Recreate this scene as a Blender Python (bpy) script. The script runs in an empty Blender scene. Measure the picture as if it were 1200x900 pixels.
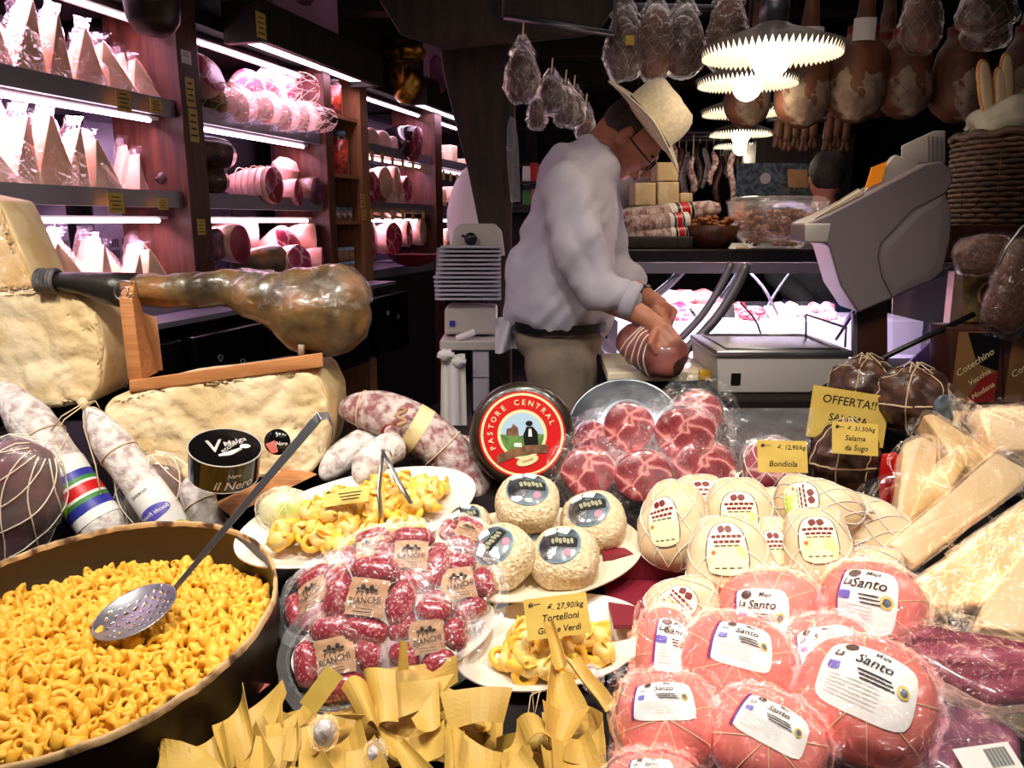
import bpy, bmesh, math, random
from mathutils import Vector as V3, Matrix, Euler, noise
from math import sin, cos, pi, radians as R, atan2, sqrt
sc = bpy.context.scene
col = sc.collection
rnd = random.Random(7)

# ------------------------------------------------------------ camera
F, PITCH, EYE = 900.0, R(12), 1.4
cd = bpy.data.cameras.new('camera'); cd.sensor_width = 36; cd.lens = 27; cd.clip_start = .02
cam = bpy.data.objects.new('camera', cd); col.objects.link(cam)
cam.location = (0, 0, EYE); cam.rotation_euler = (R(90)-PITCH, 0, 0)
sc.camera = cam
# ------------------------------------------------------------ world, exposure
w = bpy.data.worlds.new('world'); sc.world = w; w.use_nodes = True
w.node_tree.nodes['Background'].inputs[0].default_value = (.55, .5, .6, 1)
w.node_tree.nodes['Background'].inputs[1].default_value = .055
vs = sc.view_settings; vs.view_transform = 'Standard'; vs.look = 'None'; vs.gamma = 1; vs.exposure = 0; vs.use_curve_mapping = False
sc.cycles.transparent_max_bounces = 24
sc.cycles.max_bounces = 6
# ------------------------------------------------------------ lights of the shop window and hall
def area(name, loc, target, size, watts, colr, sy=None, spread=180):
    l = bpy.data.lights.new(name, 'AREA'); l.energy = watts; l.color = colr; l.size = size
    if sy: l.shape = 'RECTANGLE'; l.size_y = sy
    l.spread = R(spread)
    o = bpy.data.objects.new(name, l); col.objects.link(o); o.location = loc
    o.rotation_euler = (V3(target)-V3(loc)).to_track_quat('-Z', 'Y').to_euler()
    return o
WARM = (1, .93, .83)
area('window_spot', (-.5, .75, 2.35), (-.45, 1.15, .8), .16, 5.8, WARM, spread=95)
area('window_spot', (.15, .8, 2.35), (.1, 1.35, .8), .16, 5.8, WARM, spread=95)
area('window_spot', (.75, .75, 2.35), (.55, 1.25, .8), .16, 4.9, WARM, spread=95)
area('window_spot', (-1.0, .95, 2.3), (-.9, 1.75, 1.1), .16, 5, WARM, spread=90)
area('window_fill', (0, .1, 2.3), (0, 1.4, .9), 1.2, 2.6, (1, .93, .86), .4)
area('hall_light', (1.2, 3.6, 2.55), (1.0, 3.4, 0), 1.2, 3.6, (1, .84, .76), 2.5)
area('counter_light', (.55, 1.75, 2.5), (.5, 2.5, 1.0), .3, 1.5, (1, .82, .72), spread=120)

# ------------------------------------------------------------ coordinates
def ray(px, py):
    x, u = (px-600)/F, (450-py)/F
    return V3((x, cos(PITCH)+u*sin(PITCH), -sin(PITCH)+u*cos(PITCH)))
def P(px, py, d):                      # world point seen at px,py whose depth along y is d
    r = ray(px, py); t = d/r.y
    return V3((r.x*t, d, EYE+r.z*t))
SA, SB = .456, .23
def G(px, py, h=0):                    # point on the sloping display, raised by h
    r = ray(px, py); t = (EYE-SA-h)/(SB*r.y-r.z)
    return V3((r.x*t, r.y*t, EYE+r.z*t))
def mpp(p): return max(.01, (p-V3((0, 0, EYE))).dot(V3((0, cos(PITCH), -sin(PITCH)))))/F   # metres per pixel there
WA = R(15.5); WD = V3((sin(WA), cos(WA), 0)); WN = V3((-cos(WA), sin(WA), 0)); W0 = V3((-1.57, 2.36, 0))
def W(u, v, z): return W0+WD*u+WN*v+V3((0, 0, z))
def PW(px, py, v=0):                   # pixel -> (u, z) on the plane at v in the wall
    r = ray(px, py); o = W0+WN*v; t = o.dot(WN)/r.dot(WN); p = r*t
    return (p-W0).dot(WD), EYE+p.z
UP = V3((0, 0, 1))

# ------------------------------------------------------------ materials
def C(r, g, b):
    f = lambda c: ((c/255+.055)/1.055)**2.4 if c > 10 else c/255/12.92
    return (f(r), f(g), f(b), 1)
MT = {}
def mat(name, c1, c2=None, scale=12, rough=.5, metal=0, bump=0, bs=60, sss=0, kind='noise', lo=.4, hi=.6, coat=0, emit=0, stretch=None, c3=None, spec=None, detail=4):
    m = bpy.data.materials.new(name); m.use_nodes = True; nt = m.node_tree; b = nt.nodes['Principled BSDF']
    N = nt.nodes.new; L = nt.links.new
    b.inputs['Base Color'].default_value = c1; b.inputs['Roughness'].default_value = rough; b.inputs['Metallic'].default_value = metal
    if sss: b.inputs['Subsurface Weight'].default_value = sss; b.inputs['Subsurface Radius'].default_value = (.02, .008, .004); b.inputs['Subsurface Scale'].default_value = .5
    if coat: b.inputs['Coat Weight'].default_value = coat; b.inputs['Coat Roughness'].default_value = .08
    if spec is not None: b.inputs['Specular IOR Level'].default_value = spec
    if emit: b.inputs['Emission Color'].default_value = c1; b.inputs['Emission Strength'].default_value = emit
    tc = N('ShaderNodeTexCoord'); src = tc.outputs['Object']
    if stretch:
        mp = N('ShaderNodeMapping'); mp.inputs['Scale'].default_value = stretch; L(src, mp.inputs['Vector']); src = mp.outputs[0]
    if c2:
        if kind == 'noise':
            t = N('ShaderNodeTexNoise'); t.inputs['Detail'].default_value = detail; out = t.outputs['Fac']
        elif kind == 'cell':
            t = N('ShaderNodeTexVoronoi'); t.feature = 'DISTANCE_TO_EDGE'; out = t.outputs['Distance']
        elif kind == 'speck':
            t = N('ShaderNodeTexVoronoi'); out = t.outputs['Distance']
        elif kind == 'wave':
            t = N('ShaderNodeTexWave'); t.inputs['Distortion'].default_value = 4; t.inputs['Detail'].default_value = 3; out = t.outputs['Fac']
        t.inputs['Scale'].default_value = scale
        if kind in ('cell', 'speck'):
            n2 = N('ShaderNodeTexNoise'); n2.inputs['Scale'].default_value = scale*.8; n2.inputs['Detail'].default_value = 2
            L(src, n2.inputs['Vector'])
            mx = N('ShaderNodeMix'); mx.data_type = 'VECTOR'; mx.inputs['Factor'].default_value = .25*min(1, 8/scale)+.02
            L(src, mx.inputs['A']); L(n2.outputs['Color'], mx.inputs['B']); L(mx.outputs['Result'], t.inputs['Vector'])
        else: L(src, t.inputs['Vector'])
        r = N('ShaderNodeValToRGB'); e = r.color_ramp.elements
        e[0].position = lo; e[0].color = c1; e[1].position = hi; e[1].color = c2
        if c3: q = e.new(min(.99, hi+.15)); q.color = c3
        L(out, r.inputs[0]); L(r.outputs[0], b.inputs['Base Color'])
    if bump:
        t2 = N('ShaderNodeTexNoise'); t2.inputs['Scale'].default_value = bs; t2.inputs['Detail'].default_value = 4; L(src, t2.inputs['Vector'])
        bp = N('ShaderNodeBump'); bp.inputs['Strength'].default_value = bump; bp.inputs['Distance'].default_value = .004
        L(t2.outputs['Fac'], bp.inputs['Height']); L(bp.outputs[0], b.inputs['Normal'])
    MT[name] = m; return m
def film(name, tint, haze, rough=.12, bump=.6, bs=22, gloss=1.0):     # thin clear plastic
    m = bpy.data.materials.new(name); m.use_nodes = True; nt = m.node_tree; N = nt.nodes.new; L = nt.links.new
    nt.nodes.remove(nt.nodes['Principled BSDF']); out = nt.nodes['Material Output']
    tr = N('ShaderNodeBsdfTransparent'); tr.inputs[0].default_value = tint
    df = N('ShaderNodeBsdfDiffuse'); df.inputs[0].default_value = (.8, .8, .82, 1)
    gl = N('ShaderNodeBsdfGlossy'); gl.inputs['Roughness'].default_value = rough; gl.inputs[0].default_value = (1, 1, 1, 1)
    tc = N('ShaderNodeTexCoord'); nz = N('ShaderNodeTexNoise'); nz.inputs['Scale'].default_value = bs; nz.inputs['Detail'].default_value = 3; nz.inputs['Distortion'].default_value = 1.2
    bp = N('ShaderNodeBump'); bp.inputs['Strength'].default_value = bump; bp.inputs['Distance'].default_value = .02
    L(tc.outputs['Object'], nz.inputs['Vector']); L(nz.outputs['Fac'], bp.inputs['Height']); L(bp.outputs[0], gl.inputs['Normal'])
    fr = N('ShaderNodeFresnel'); fr.inputs[0].default_value = 1.45; L(bp.outputs[0], fr.inputs['Normal'])
    ml = N('ShaderNodeMath'); ml.operation = 'MULTIPLY'; ml.inputs[1].default_value = gloss; ml.use_clamp = True; L(fr.outputs[0], ml.inputs[0])
    a = N('ShaderNodeMixShader'); a.inputs[0].default_value = haze; L(tr.outputs[0], a.inputs[1]); L(df.outputs[0], a.inputs[2])
    mn = N('ShaderNodeMath'); mn.operation = 'MINIMUM'; mn.inputs[1].default_value = .6; L(ml.outputs[0], mn.inputs[0]); L(mn.outputs[0], gl.inputs[0])
    c = N('ShaderNodeAddShader'); L(a.outputs[0], c.inputs[0]); L(gl.outputs[0], c.inputs[1])
    L(c.outputs[0], out.inputs['Surface']); MT[name] = m; return m
CL = (.97, .97, .98, 1)
film('film', CL, .015, gloss=1.7, bump=1.0, bs=30, rough=.1); film('hazy', (.95, .95, .96, 1), .1, gloss=.9); film('glass', (.97, .98, .98, 1), .015, .03, 0, gloss=1.0); film('hazyglass', (.95, .95, .96, 1), .07, .1, .1)
mat('wood_dark', C(40, 27, 22), C(22, 15, 12), 6, .6, bump=.5, bs=30, stretch=(6, 6, 1))
mat('wood_post', C(58, 38, 28), C(36, 24, 19), 5, .6, bump=.6, bs=25, stretch=(5, 5, .8))
mat('wood_red', C(92, 50, 32), C(66, 36, 24), 5, .45, stretch=(8, 8, 1))
mat('wood_light', C(196, 134, 82), C(176, 114, 66), 7, .5, stretch=(1.2, 14, 14))
mat('wood_tan', C(160, 110, 70), C(140, 95, 60), 7, .5, stretch=(8, 8, 1))
mat('black', C(16, 13, 15), rough=.35); mat('black_gloss', C(12, 10, 11), rough=.15); mat('ink', C(25, 20, 15), rough=.8)
mat('dark', C(28, 22, 22), rough=.85, spec=.2); mat('darkwall', C(34, 25, 22), C(20, 15, 14), 2, .8)
mat('steel', C(176, 176, 180), rough=.36, metal=1); mat('steel_dark', C(120, 118, 125), rough=.35, metal=.9)
mat('steel_scratched', C(150, 158, 165), C(110, 116, 124), 14, .3, metal=.85, bump=.2, bs=20)
mat('alu', C(150, 146, 156), rough=.4, metal=.7); mat('shelf_grey', C(120, 118, 130), rough=.4, metal=.3)
mat('panel', C(120, 115, 125), C(96, 92, 104), 3, .35, metal=.4)
mat('white', C(235, 230, 222), rough=.5); mat('white_gloss', C(238, 228, 214), rough=.18, coat=.3); mat('paper_white', C(236, 232, 226), rough=.6)
mat('ivory_plate', C(232, 216, 188), rough=.2, coat=.3)
mat('grey_plastic', C(132, 120, 124), rough=.45); mat('grey_light', C(190, 182, 176), rough=.4); mat('seam', C(60, 52, 56), rough=.6)
mat('red', C(196, 22, 24), rough=.35); mat('red_dark', C(120, 18, 22), rough=.5); mat('cream', C(236, 214, 160), rough=.5)
mat('blue', C(45, 50, 150), rough=.4); mat('purple', C(90, 80, 175), rough=.4); mat('green', C(60, 130, 60), rough=.5); mat('lime', C(150, 195, 50), rough=.5)
mat('skyblue', C(165, 195, 215), rough=.5); mat('grass', C(96, 140, 60), C(70, 110, 50), 60, .6); mat('brownprint', C(130, 90, 55), C(90, 60, 40), 60, .6)
mat('yellow_card', C(216, 184, 88), C(206, 172, 78), 20, .55); mat('sage', C(150, 150, 120), rough=.6)
mat('orange_screen', C(225, 130, 30), rough=.3, emit=.35); mat('orange', C(235, 110, 30), rough=.5)
mat('yellow', C(225, 170, 30), rough=.5); mat('pinkdot', C(236, 120, 140), rough=.5)
mat('paper_yellow', C(206, 168, 80), C(190, 150, 66), 9, .55, bump=.25, bs=25)
mat('pasta', C(236, 176, 52), C(244, 194, 74), 30, .5, bump=.25, bs=120)
mat('pasta_fresh', C(240, 182, 50), C(246, 196, 76), 30, .5, bump=.3, bs=90, sss=.1); mat('pasta_pale', C(242, 216, 150), C(236, 192, 92), 40, .5, bump=.3, bs=90, sss=.1)
mat('pan_tin', C(52, 36, 22), C(38, 26, 17), 8, .42, metal=.3, bump=.3, bs=20); mat('pan_edge', C(210, 170, 120), C(80, 52, 30), 26, .6, bump=.4, bs=60, lo=.45, hi=.62)
mat('pan_in', C(60, 42, 20), C(190, 135, 80), 7, .4, metal=.2, bump=.3, bs=20, lo=.6, hi=.72)
mat('parm_rind', C(222, 196, 148), C(206, 172, 118), 16, .5, bump=.3); mat('parmesan', C(234, 214, 174), C(216, 188, 138), 9, .65, bump=.9, bs=55, sss=.05); mat('parmesan_in', C(228, 198, 148), C(208, 170, 112), 12, .55, bump=.5, bs=50, sss=.1)
mat('cheese_pale', C(232, 206, 168), C(220, 190, 146), 8, .45, bump=.15, bs=40, sss=.1); mat('cheese_wedge', C(238, 198, 160), C(226, 180, 140), 10, .5, bump=.3, bs=60); mat('rind', C(196, 150, 90), C(170, 120, 66), 14, .5, bump=.3)
mat('salami', C(204, 188, 182), C(140, 84, 86), 44, .75, bump=.9, bs=90, lo=.42, hi=.62); mat('salami_white', C(222, 214, 208), C(172, 150, 146), 46, .85, bump=1.0, bs=90, lo=.46, hi=.66)
mat('sausage', C(120, 22, 40), C(196, 116, 116), 120, .25, kind='speck', lo=.0, hi=.9, coat=.5)
_s = MT['sausage'].node_tree
for n in _s.nodes:
    if n.type == 'VALTORGB': n.color_ramp.elements[0].color = C(214, 126, 128); n.color_ramp.elements[0].position = .16; n.color_ramp.elements[1].position = .34; n.color_ramp.elements[1].color = C(134, 26, 44)
mat('coppa', C(210, 142, 134), C(150, 50, 58), 15, .28, kind='cell', lo=.012, hi=.075, coat=.4, c3=C(118, 26, 38)); mat('ham_fat', C(232, 190, 170), C(216, 160, 140), 10, .4, coat=.2)
mat('ham_cut', C(240, 190, 190), C(176, 60, 84), 9, .3, kind='cell', lo=.01, hi=.07, coat=.3, c3=C(160, 44, 70)); mat('ham_red', C(176, 66, 84), C(140, 40, 60), 8, .35, coat=.3)
mat('prosciutto', C(92, 28, 44), C(150, 70, 88), 13, .25, coat=.5, stretch=(.5, 2.2, 2.2), lo=.35, hi=.58, c3=C(238, 196, 196)); mat('speck', C(84, 42, 62), C(134, 80, 98), 16, .3, coat=.5, bump=.3, bs=60, lo=.4, hi=.62, c3=C(214, 160, 172))
mat('mortadella', C(226, 128, 116), C(208, 106, 96), 7, .45, bump=.12, bs=40); mat('mould', C(88, 74, 50), C(150, 120, 70), 22, .8, bump=.7, bs=50)
mat('ham_leg', C(52, 42, 28), C(98, 76, 44), 12, .38, bump=1.0, bs=34, lo=.36, hi=.54, c3=C(132, 88, 46), coat=.2); mat('hoof', C(26, 22, 20), C(40, 34, 28), 12, .35, bump=.4)
mat('ham_hang', C(128, 80, 54), C(86, 54, 40), 9, .55, bump=.4, bs=30); mat('ham_lard', C(164, 144, 122), C(122, 98, 82), 18, .7, bump=.5, bs=40)
mat('dark_salame', C(62, 38, 32), C(112, 74, 58), 26, .4, bump=.8, bs=30, coat=.3, kind='noise', lo=.45, hi=.7); mat('string', C(214, 190, 150), rough=.8); mat('net', C(236, 226, 206), rough=.7); mat('rope', C(60, 58, 60), C(110, 104, 100), 40, .7)
mat('ecorce', C(30, 22, 16), C(48, 36, 26), 12, .3, bump=.5, bs=40, coat=.35); mat('pecorino', C(240, 222, 186), C(214, 186, 142), 130, .7, bump=1.6, bs=170)
mat('kraft', C(176, 136, 100), C(160, 120, 86), 20, .6); mat('shirt', C(186, 180, 192), C(170, 164, 178), 4, .85, bump=.5, bs=14); mat('roast', C(160, 92, 84), C(122, 66, 62), 12, .4, coat=.3, bump=.4, bs=30); mat('trouser', C(128, 112, 96), C(104, 92, 80), 8, .85, bump=.3, bs=14)
mat('skin', C(186, 122, 96), C(170, 104, 82), 14, .5, sss=.1); mat('hair', C(30, 22, 18), C(50, 36, 28), 60, .6, bump=.6, bs=120); mat('straw', C(226, 214, 186), C(212, 198, 168), 90, .7, bump=.3, bs=220)
mat('wicker', C(96, 62, 36), C(60, 38, 22), 40, .5, bump=.4); mat('bread', C(214, 160, 96), C(190, 128, 70), 16, .6, bump=.3); mat('clothpaper', C(196, 190, 168), C(150, 148, 130), 6, .6, bump=.6, bs=18)
mat('lentil', C(120, 76, 44), C(70, 44, 28), 130, .5, kind='speck', lo=.2, hi=.6); mat('fried', C(176, 106, 46), C(120, 70, 32), 40, .5, bump=.4)
mat('lamp_shade', C(120, 112, 108), rough=.25, metal=.6); mat('lamp_under', C(245, 238, 220), rough=.4); mat('bulb', (1, .86, .66, 1), emit=7); mat('tube', (1, .8, .97, 1), emit=8)
mat('tube_panel', (1, .82, .97, 1), emit=3.2); mat('jeans', C(40, 56, 96), rough=.9); mat('jacket', C(46, 48, 40), C(34, 36, 32), 12, .9)
mat('gold', C(190, 140, 50), C(90, 60, 20), 12, .3, metal=.7, bump=.8, bs=20); mat('pinkposter', C(206, 150, 190), rough=.6); mat('poster_ham', C(120, 50, 84), C(150, 84, 110), 8, .6)
mat('peppers', C(214, 70, 30), C(120, 24, 16), 34, .3, coat=.3, lo=.45, hi=.6); mat('greyblue', C(104, 120, 128), C(66, 74, 82), 40, .25, coat=.6); mat('label_rim', C(96, 132, 156), rough=.4, coat=.4)
mat('silverfoil', C(190, 188, 190), C(120, 116, 122), 30, .25, metal=.9, bump=.9, bs=40); mat('labelgreen', C(238, 232, 190), C(190, 206, 90), 22, .5, lo=.5, hi=.62); mat('labelcream', C(240, 234, 214), rough=.5); mat('maroon', C(124, 26, 44), rough=.5)
mat('box_a', C(84, 44, 34), C(60, 30, 26), 5, .35, coat=.3); mat('box_tan', C(150, 106, 62), C(124, 84, 48), 6, .4, coat=.3); mat('box_red', C(150, 36, 40), rough=.35, coat=.3); mat('floor_tile', C(60, 52, 50), C(46, 40, 38), 2, .5)
mat('acrylic', C(120, 90, 170), rough=.2); mat('case_white', C(222, 216, 226), rough=.35); mat('offal', C(190, 90, 96), C(226, 190, 186), 16, .4, coat=.2)
mat('dark_meat', C(104, 34, 40), C(74, 24, 30), 9, .4, coat=.2)

# ------------------------------------------------------------ geometry collector
def rot(rx=0, ry=0, rz=0): return Euler((R(rx), R(ry), R(rz))).to_matrix().to_4x4()
def T(p, m=None):
    t = Matrix.Translation(V3(p)); return t @ m if m else t
def frame(loc, Z, X=None):             # matrix whose z axis is Z and whose x axis leans to X
    Z = V3(Z).normalized(); X = V3(X or (1, 0, 0)); X = (X-Z*X.dot(Z)).normalized(); Y = Z.cross(X)
    m = Matrix((X, Y, Z)).transposed().to_4x4(); m.translation = V3(loc); return m
class Geo:
    def __init__(s): s.v = []; s.f = []
    def add(s, v, f, m=None):
        n = len(s.v); s.v += [tuple(m @ V3(p)) if m else tuple(p) for p in v]; s.f += [tuple(i+n for i in q) for q in f]; return s
    def box(s, c, d, m=None):
        x, y, z = (k/2 for k in d); c = V3(c)
        v = [c+V3((a*x, b*y, e*z)) for a in (-1, 1) for b in (-1, 1) for e in (-1, 1)]
        return s.add(v, [(0, 1, 3, 2), (4, 6, 7, 5), (0, 4, 5, 1), (2, 3, 7, 6), (0, 2, 6, 4), (1, 5, 7, 3)], m)
    def bar(s, a, b, wx, wy, up=(0, 0, 1)):
        a, b = V3(a), V3(b); d = b-a; u = V3(up)
        if abs(d.normalized().dot(u)) > .99: u = V3((0, 1, 0))
        return s.box((0, 0, 0), (wx, wy, d.length), frame((a+b)/2, d, d.cross(u)))
    def lathe(s, prof, n=32, m=None, sx=1, sy=1, fn=None):
        v = []; f = []; k = len(prof)
        for i in range(n):
            t = 2*pi*i/n
            for j, (r, z) in enumerate(prof):
                q = fn(t, r, z) if fn else (r, z); v.append((q[0]*cos(t)*sx, q[0]*sin(t)*sy, q[1]))
        for i in range(n):
            a, b = i*k, (i+1) % n*k
            for j in range(k-1): f.append((a+j, b+j, b+j+1, a+j+1))
        return s.add(v, f, m)
    def tube(s, pts, r, n=8, m=None, closed=False, cap=True, flat=1):
        pts = [V3(p) for p in pts]; k = len(pts); rr = r if isinstance(r, (list, tuple)) else [r]*k
        v = []; f = []; prev = None
        for i, p in enumerate(pts):
            d = (pts[(i+1) % k]-pts[i-1]) if closed else (pts[min(i+1, k-1)]-pts[max(i-1, 0)])
            d = d.normalized() if d.length > 1e-9 else V3((0, 0, 1))
            if prev is None: prev = d.orthogonal().normalized()
            a = (prev-d*prev.dot(d)); a = a.normalized() if a.length > 1e-6 else d.orthogonal().normalized(); prev = a; b = d.cross(a)
            for j in range(n):
                t = 2*pi*j/n; v.append(p+a*cos(t)*rr[i]+b*sin(t)*rr[i]*flat)
        for i in range(k if closed else k-1):
            a, b = i*n, (i+1) % k*n
            for j in range(n): f.append((a+j, a+(j+1) % n, b+(j+1) % n, b+j))
        if cap and not closed: f.append(tuple(range(n))[::-1]); f.append(tuple(range((k-1)*n, k*n)))
        return s.add(v, f, m)
    def caps(s, a, b, ra, rb, n=14):   # tapered capsule
        a, b = V3(a), V3(b); d = (b-a).normalized() if (b-a).length > 1e-6 else V3((0, 0, 1)); L = (b-a).length
        pr = [(max(1e-4, ra*sin(t)), -ra*cos(t)) for t in [R(q) for q in (2, 22, 45, 68, 90)]]+[(max(1e-4, rb*sin(t)), L-rb*cos(t)) for t in [R(q) for q in (90, 112, 135, 158, 178)]]
        s.lathe(pr, n, frame(a, d, d.orthogonal())); 
        return s
    def ell(s, c, r, n=24, k=16, nz=0, ns=8, m=None, p=2, seed=0):
        v = []; f = []
        for j in range(k+1):
            th = pi*j/k
            for i in range(n):
                ph = 2*pi*i/n; d = V3((sin(th)*cos(ph), sin(th)*sin(ph), cos(th)))
                q = (abs(d.x)**p+abs(d.y)**p+abs(d.z)**p)**(-1/p); d = d*q
                if nz: d = d*(1+nz*noise.noise(d*ns*.25+V3((seed, 0, 0))))
                v.append((c[0]+d.x*r[0], c[1]+d.y*r[1], c[2]+d.z*r[2]))
        for j in range(k):
            for i in range(n): f.append((j*n+i, (j+1)*n+i, (j+1)*n+(i+1) % n, j*n+(i+1) % n))
        return s.add(v, f, m)
    def grid(s, fn, nu, nv, m=None, cu=False):
        v = [fn(i/(nu if cu else nu-1), j/(nv-1)) for i in range(nu) for j in range(nv)]
        f = [(i*nv+j, (i+1) % nu*nv+j, (i+1) % nu*nv+j+1, i*nv+j+1) for i in range(nu if cu else nu-1) for j in range(nv-1)]
        return s.add(v, f, m)
    def prism(s, poly, z0, z1, m=None):
        n = len(poly); v = [(x, y, z0) for x, y in poly]+[(x, y, z1) for x, y in poly]
        return s.add(v, [tuple(range(n))[::-1], tuple(range(n, 2*n))]+[(i, (i+1) % n, (i+1) % n+n, i+n) for i in range(n)], m)
    def extr(s, pts, off):             # polygon of world points pushed by a vector
        n = len(pts); v = [V3(p) for p in pts]+[V3(p)+V3(off) for p in pts]
        return s.add(v, [tuple(range(n)), tuple(range(n, 2*n))[::-1]]+[(i, i+n, (i+1) % n+n, (i+1) % n) for i in range(n)])
def tomesh(name, g, weld=False):
    me = bpy.data.meshes.new(name); me.from_pydata([tuple(p) for p in g.v], [], g.f)
    bm = bmesh.new(); bm.from_mesh(me)
    if weld: bmesh.ops.remove_doubles(bm, verts=bm.verts, dist=1e-5)
    bmesh.ops.recalc_face_normals(bm, faces=bm.faces); bm.to_mesh(me); bm.free(); return me
def link(o, parent=None):
    col.objects.link(o)
    if parent: o.parent = parent
    return o
def M(name, g, m, parent=None, smooth=True, bevel=0, weld=True, sub=0):
    me = g if isinstance(g, bpy.types.Mesh) else tomesh(name, g, weld)
    if len(me.materials) == 0: me.materials.append(MT[m] if isinstance(m, str) else m)
    if smooth and not isinstance(g, bpy.types.Mesh):
        for p in me.polygons: p.use_smooth = True
        if smooth == 'auto' or bevel:
            try: me.set_sharp_from_angle(angle=R(38))
            except Exception: pass
    elif not smooth:
        for p in me.polygons: p.use_smooth = False
    o = bpy.data.objects.new(name, me)
    if bevel:
        b = o.modifiers.new('bevel', 'BEVEL'); b.width = bevel; b.segments = 2; b.limit_method = 'ANGLE'; b.angle_limit = R(35)
    if sub:
        b = o.modifiers.new('sub', 'SUBSURF'); b.levels = sub; b.render_levels = sub
    return link(o, parent)
def tag(o, label, cat, group=None, kind=None):
    if label: o['label'] = label
    if cat: o['category'] = cat
    if group: o['group'] = group
    if kind: o['kind'] = kind
    return o
def E(name, label, cat, m=None, group=None):
    o = bpy.data.objects.new(name, None); o.empty_display_size = .02; col.objects.link(o)
    if m is not None: o.matrix_world = m if isinstance(m, Matrix) else Matrix.Translation(V3(m))
    return tag(o, label, cat, group)
def S(name, g, m, smooth=False, bevel=0, parent=None):
    o = M(name, g, m, parent, smooth, bevel)
    if not parent: o['kind'] = 'structure'
    return o
def cpt(src, m, label=None, group=None):    # copy a thing with its parts and sub-parts
    c = src.copy(); col.objects.link(c); c.matrix_world = m
    if label: c['label'] = label
    if group: c['group'] = group
    for ch in list(src.children):
        k = ch.copy(); col.objects.link(k); k.parent = c
        for g2 in list(ch.children):
            h = g2.copy(); col.objects.link(h); h.parent = k
    return c
def blob(g, voxel=.006, smooth=6, name='b'):     # fuse overlapping closed shapes into one skin
    me = tomesh(name, g); o = bpy.data.objects.new(name, me); col.objects.link(o)
    r = o.modifiers.new('r', 'REMESH'); r.mode = 'VOXEL'; r.voxel_size = voxel
    if smooth: s = o.modifiers.new('s', 'SMOOTH'); s.iterations = smooth; s.factor = .6
    dg = bpy.context.evaluated_depsgraph_get(); n = bpy.data.meshes.new_from_object(o.evaluated_get(dg))
    bpy.data.objects.remove(o); n.name = name
    for p in n.polygons: p.use_smooth = True
    return n
def displace(me, amp, ns, seed=0):
    for v in me.vertices:
        v.co = v.co + v.normal*amp*noise.noise(v.co*ns+V3((seed, seed, 0)))
    return me
def hull(pts, bev=.006, cuts=0, nz=0, ns=12, seed=0, lim=.016):
    bm = bmesh.new()
    for p in pts: bm.verts.new(V3(p))
    r = bmesh.ops.convex_hull(bm, input=bm.verts)
    bmesh.ops.delete(bm, geom=[x for x in set(r['geom_interior']+r['geom_unused']) if isinstance(x, bmesh.types.BMVert)], context='VERTS')
    bmesh.ops.dissolve_limit(bm, angle_limit=R(4), verts=bm.verts, edges=bm.edges)
    if bev: bmesh.ops.bevel(bm, geom=list(bm.edges), offset=bev, segments=3, profile=.5, affect='EDGES')
    if cuts:
        bmesh.ops.triangulate(bm, faces=bm.faces)
        for _ in range(cuts):
            L = [e for e in bm.edges if e.calc_length() > lim]
            if L: bmesh.ops.subdivide_edges(bm, edges=L, cuts=1)
            bmesh.ops.triangulate(bm, faces=bm.faces)
    bmesh.ops.recalc_face_normals(bm, faces=bm.faces)
    if nz:
        bm.normal_update()
        for v in bm.verts: v.co = v.co+v.normal*nz*(noise.noise(v.co*ns+V3((seed, 0, 0)))+.4*noise.noise(v.co*ns*3))
    me = bpy.data.meshes.new('h'); bm.to_mesh(me); bm.free()
    for p in me.polygons: p.use_smooth = True
    try: me.set_sharp_from_angle(angle=R(40))
    except Exception: pass
    return me
_tx = {}
def textgeo(s, size=1, shear=0):
    k = (s, shear)
    if k not in _tx:
        c = bpy.data.curves.new('t', 'FONT'); c.body = s; c.align_x = 'CENTER'; c.align_y = 'CENTER'; c.resolution_u = 2; c.shear = shear; c.offset = .012
        o = bpy.data.objects.new('t', c); col.objects.link(o); dg = bpy.context.evaluated_depsgraph_get(); me = bpy.data.meshes.new_from_object(o.evaluated_get(dg))
        _tx[k] = ([(v.co.x, v.co.y) for v in me.vertices], [tuple(p.vertices) for p in me.polygons]); bpy.data.objects.remove(o); bpy.data.meshes.remove(me)
    v, f = _tx[k]; return [(x*size, y*size) for x, y in v], f
def flat(g, s, size, x, y, z=.0006, shear=0, a=0, sx=1):
    v, f = textgeo(s, size, shear); ca, sa = cos(a), sin(a)
    return g.add([(x+p*sx*ca-q*sa, y+p*sx*sa+q*ca, z) for p, q in v], f)
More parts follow.
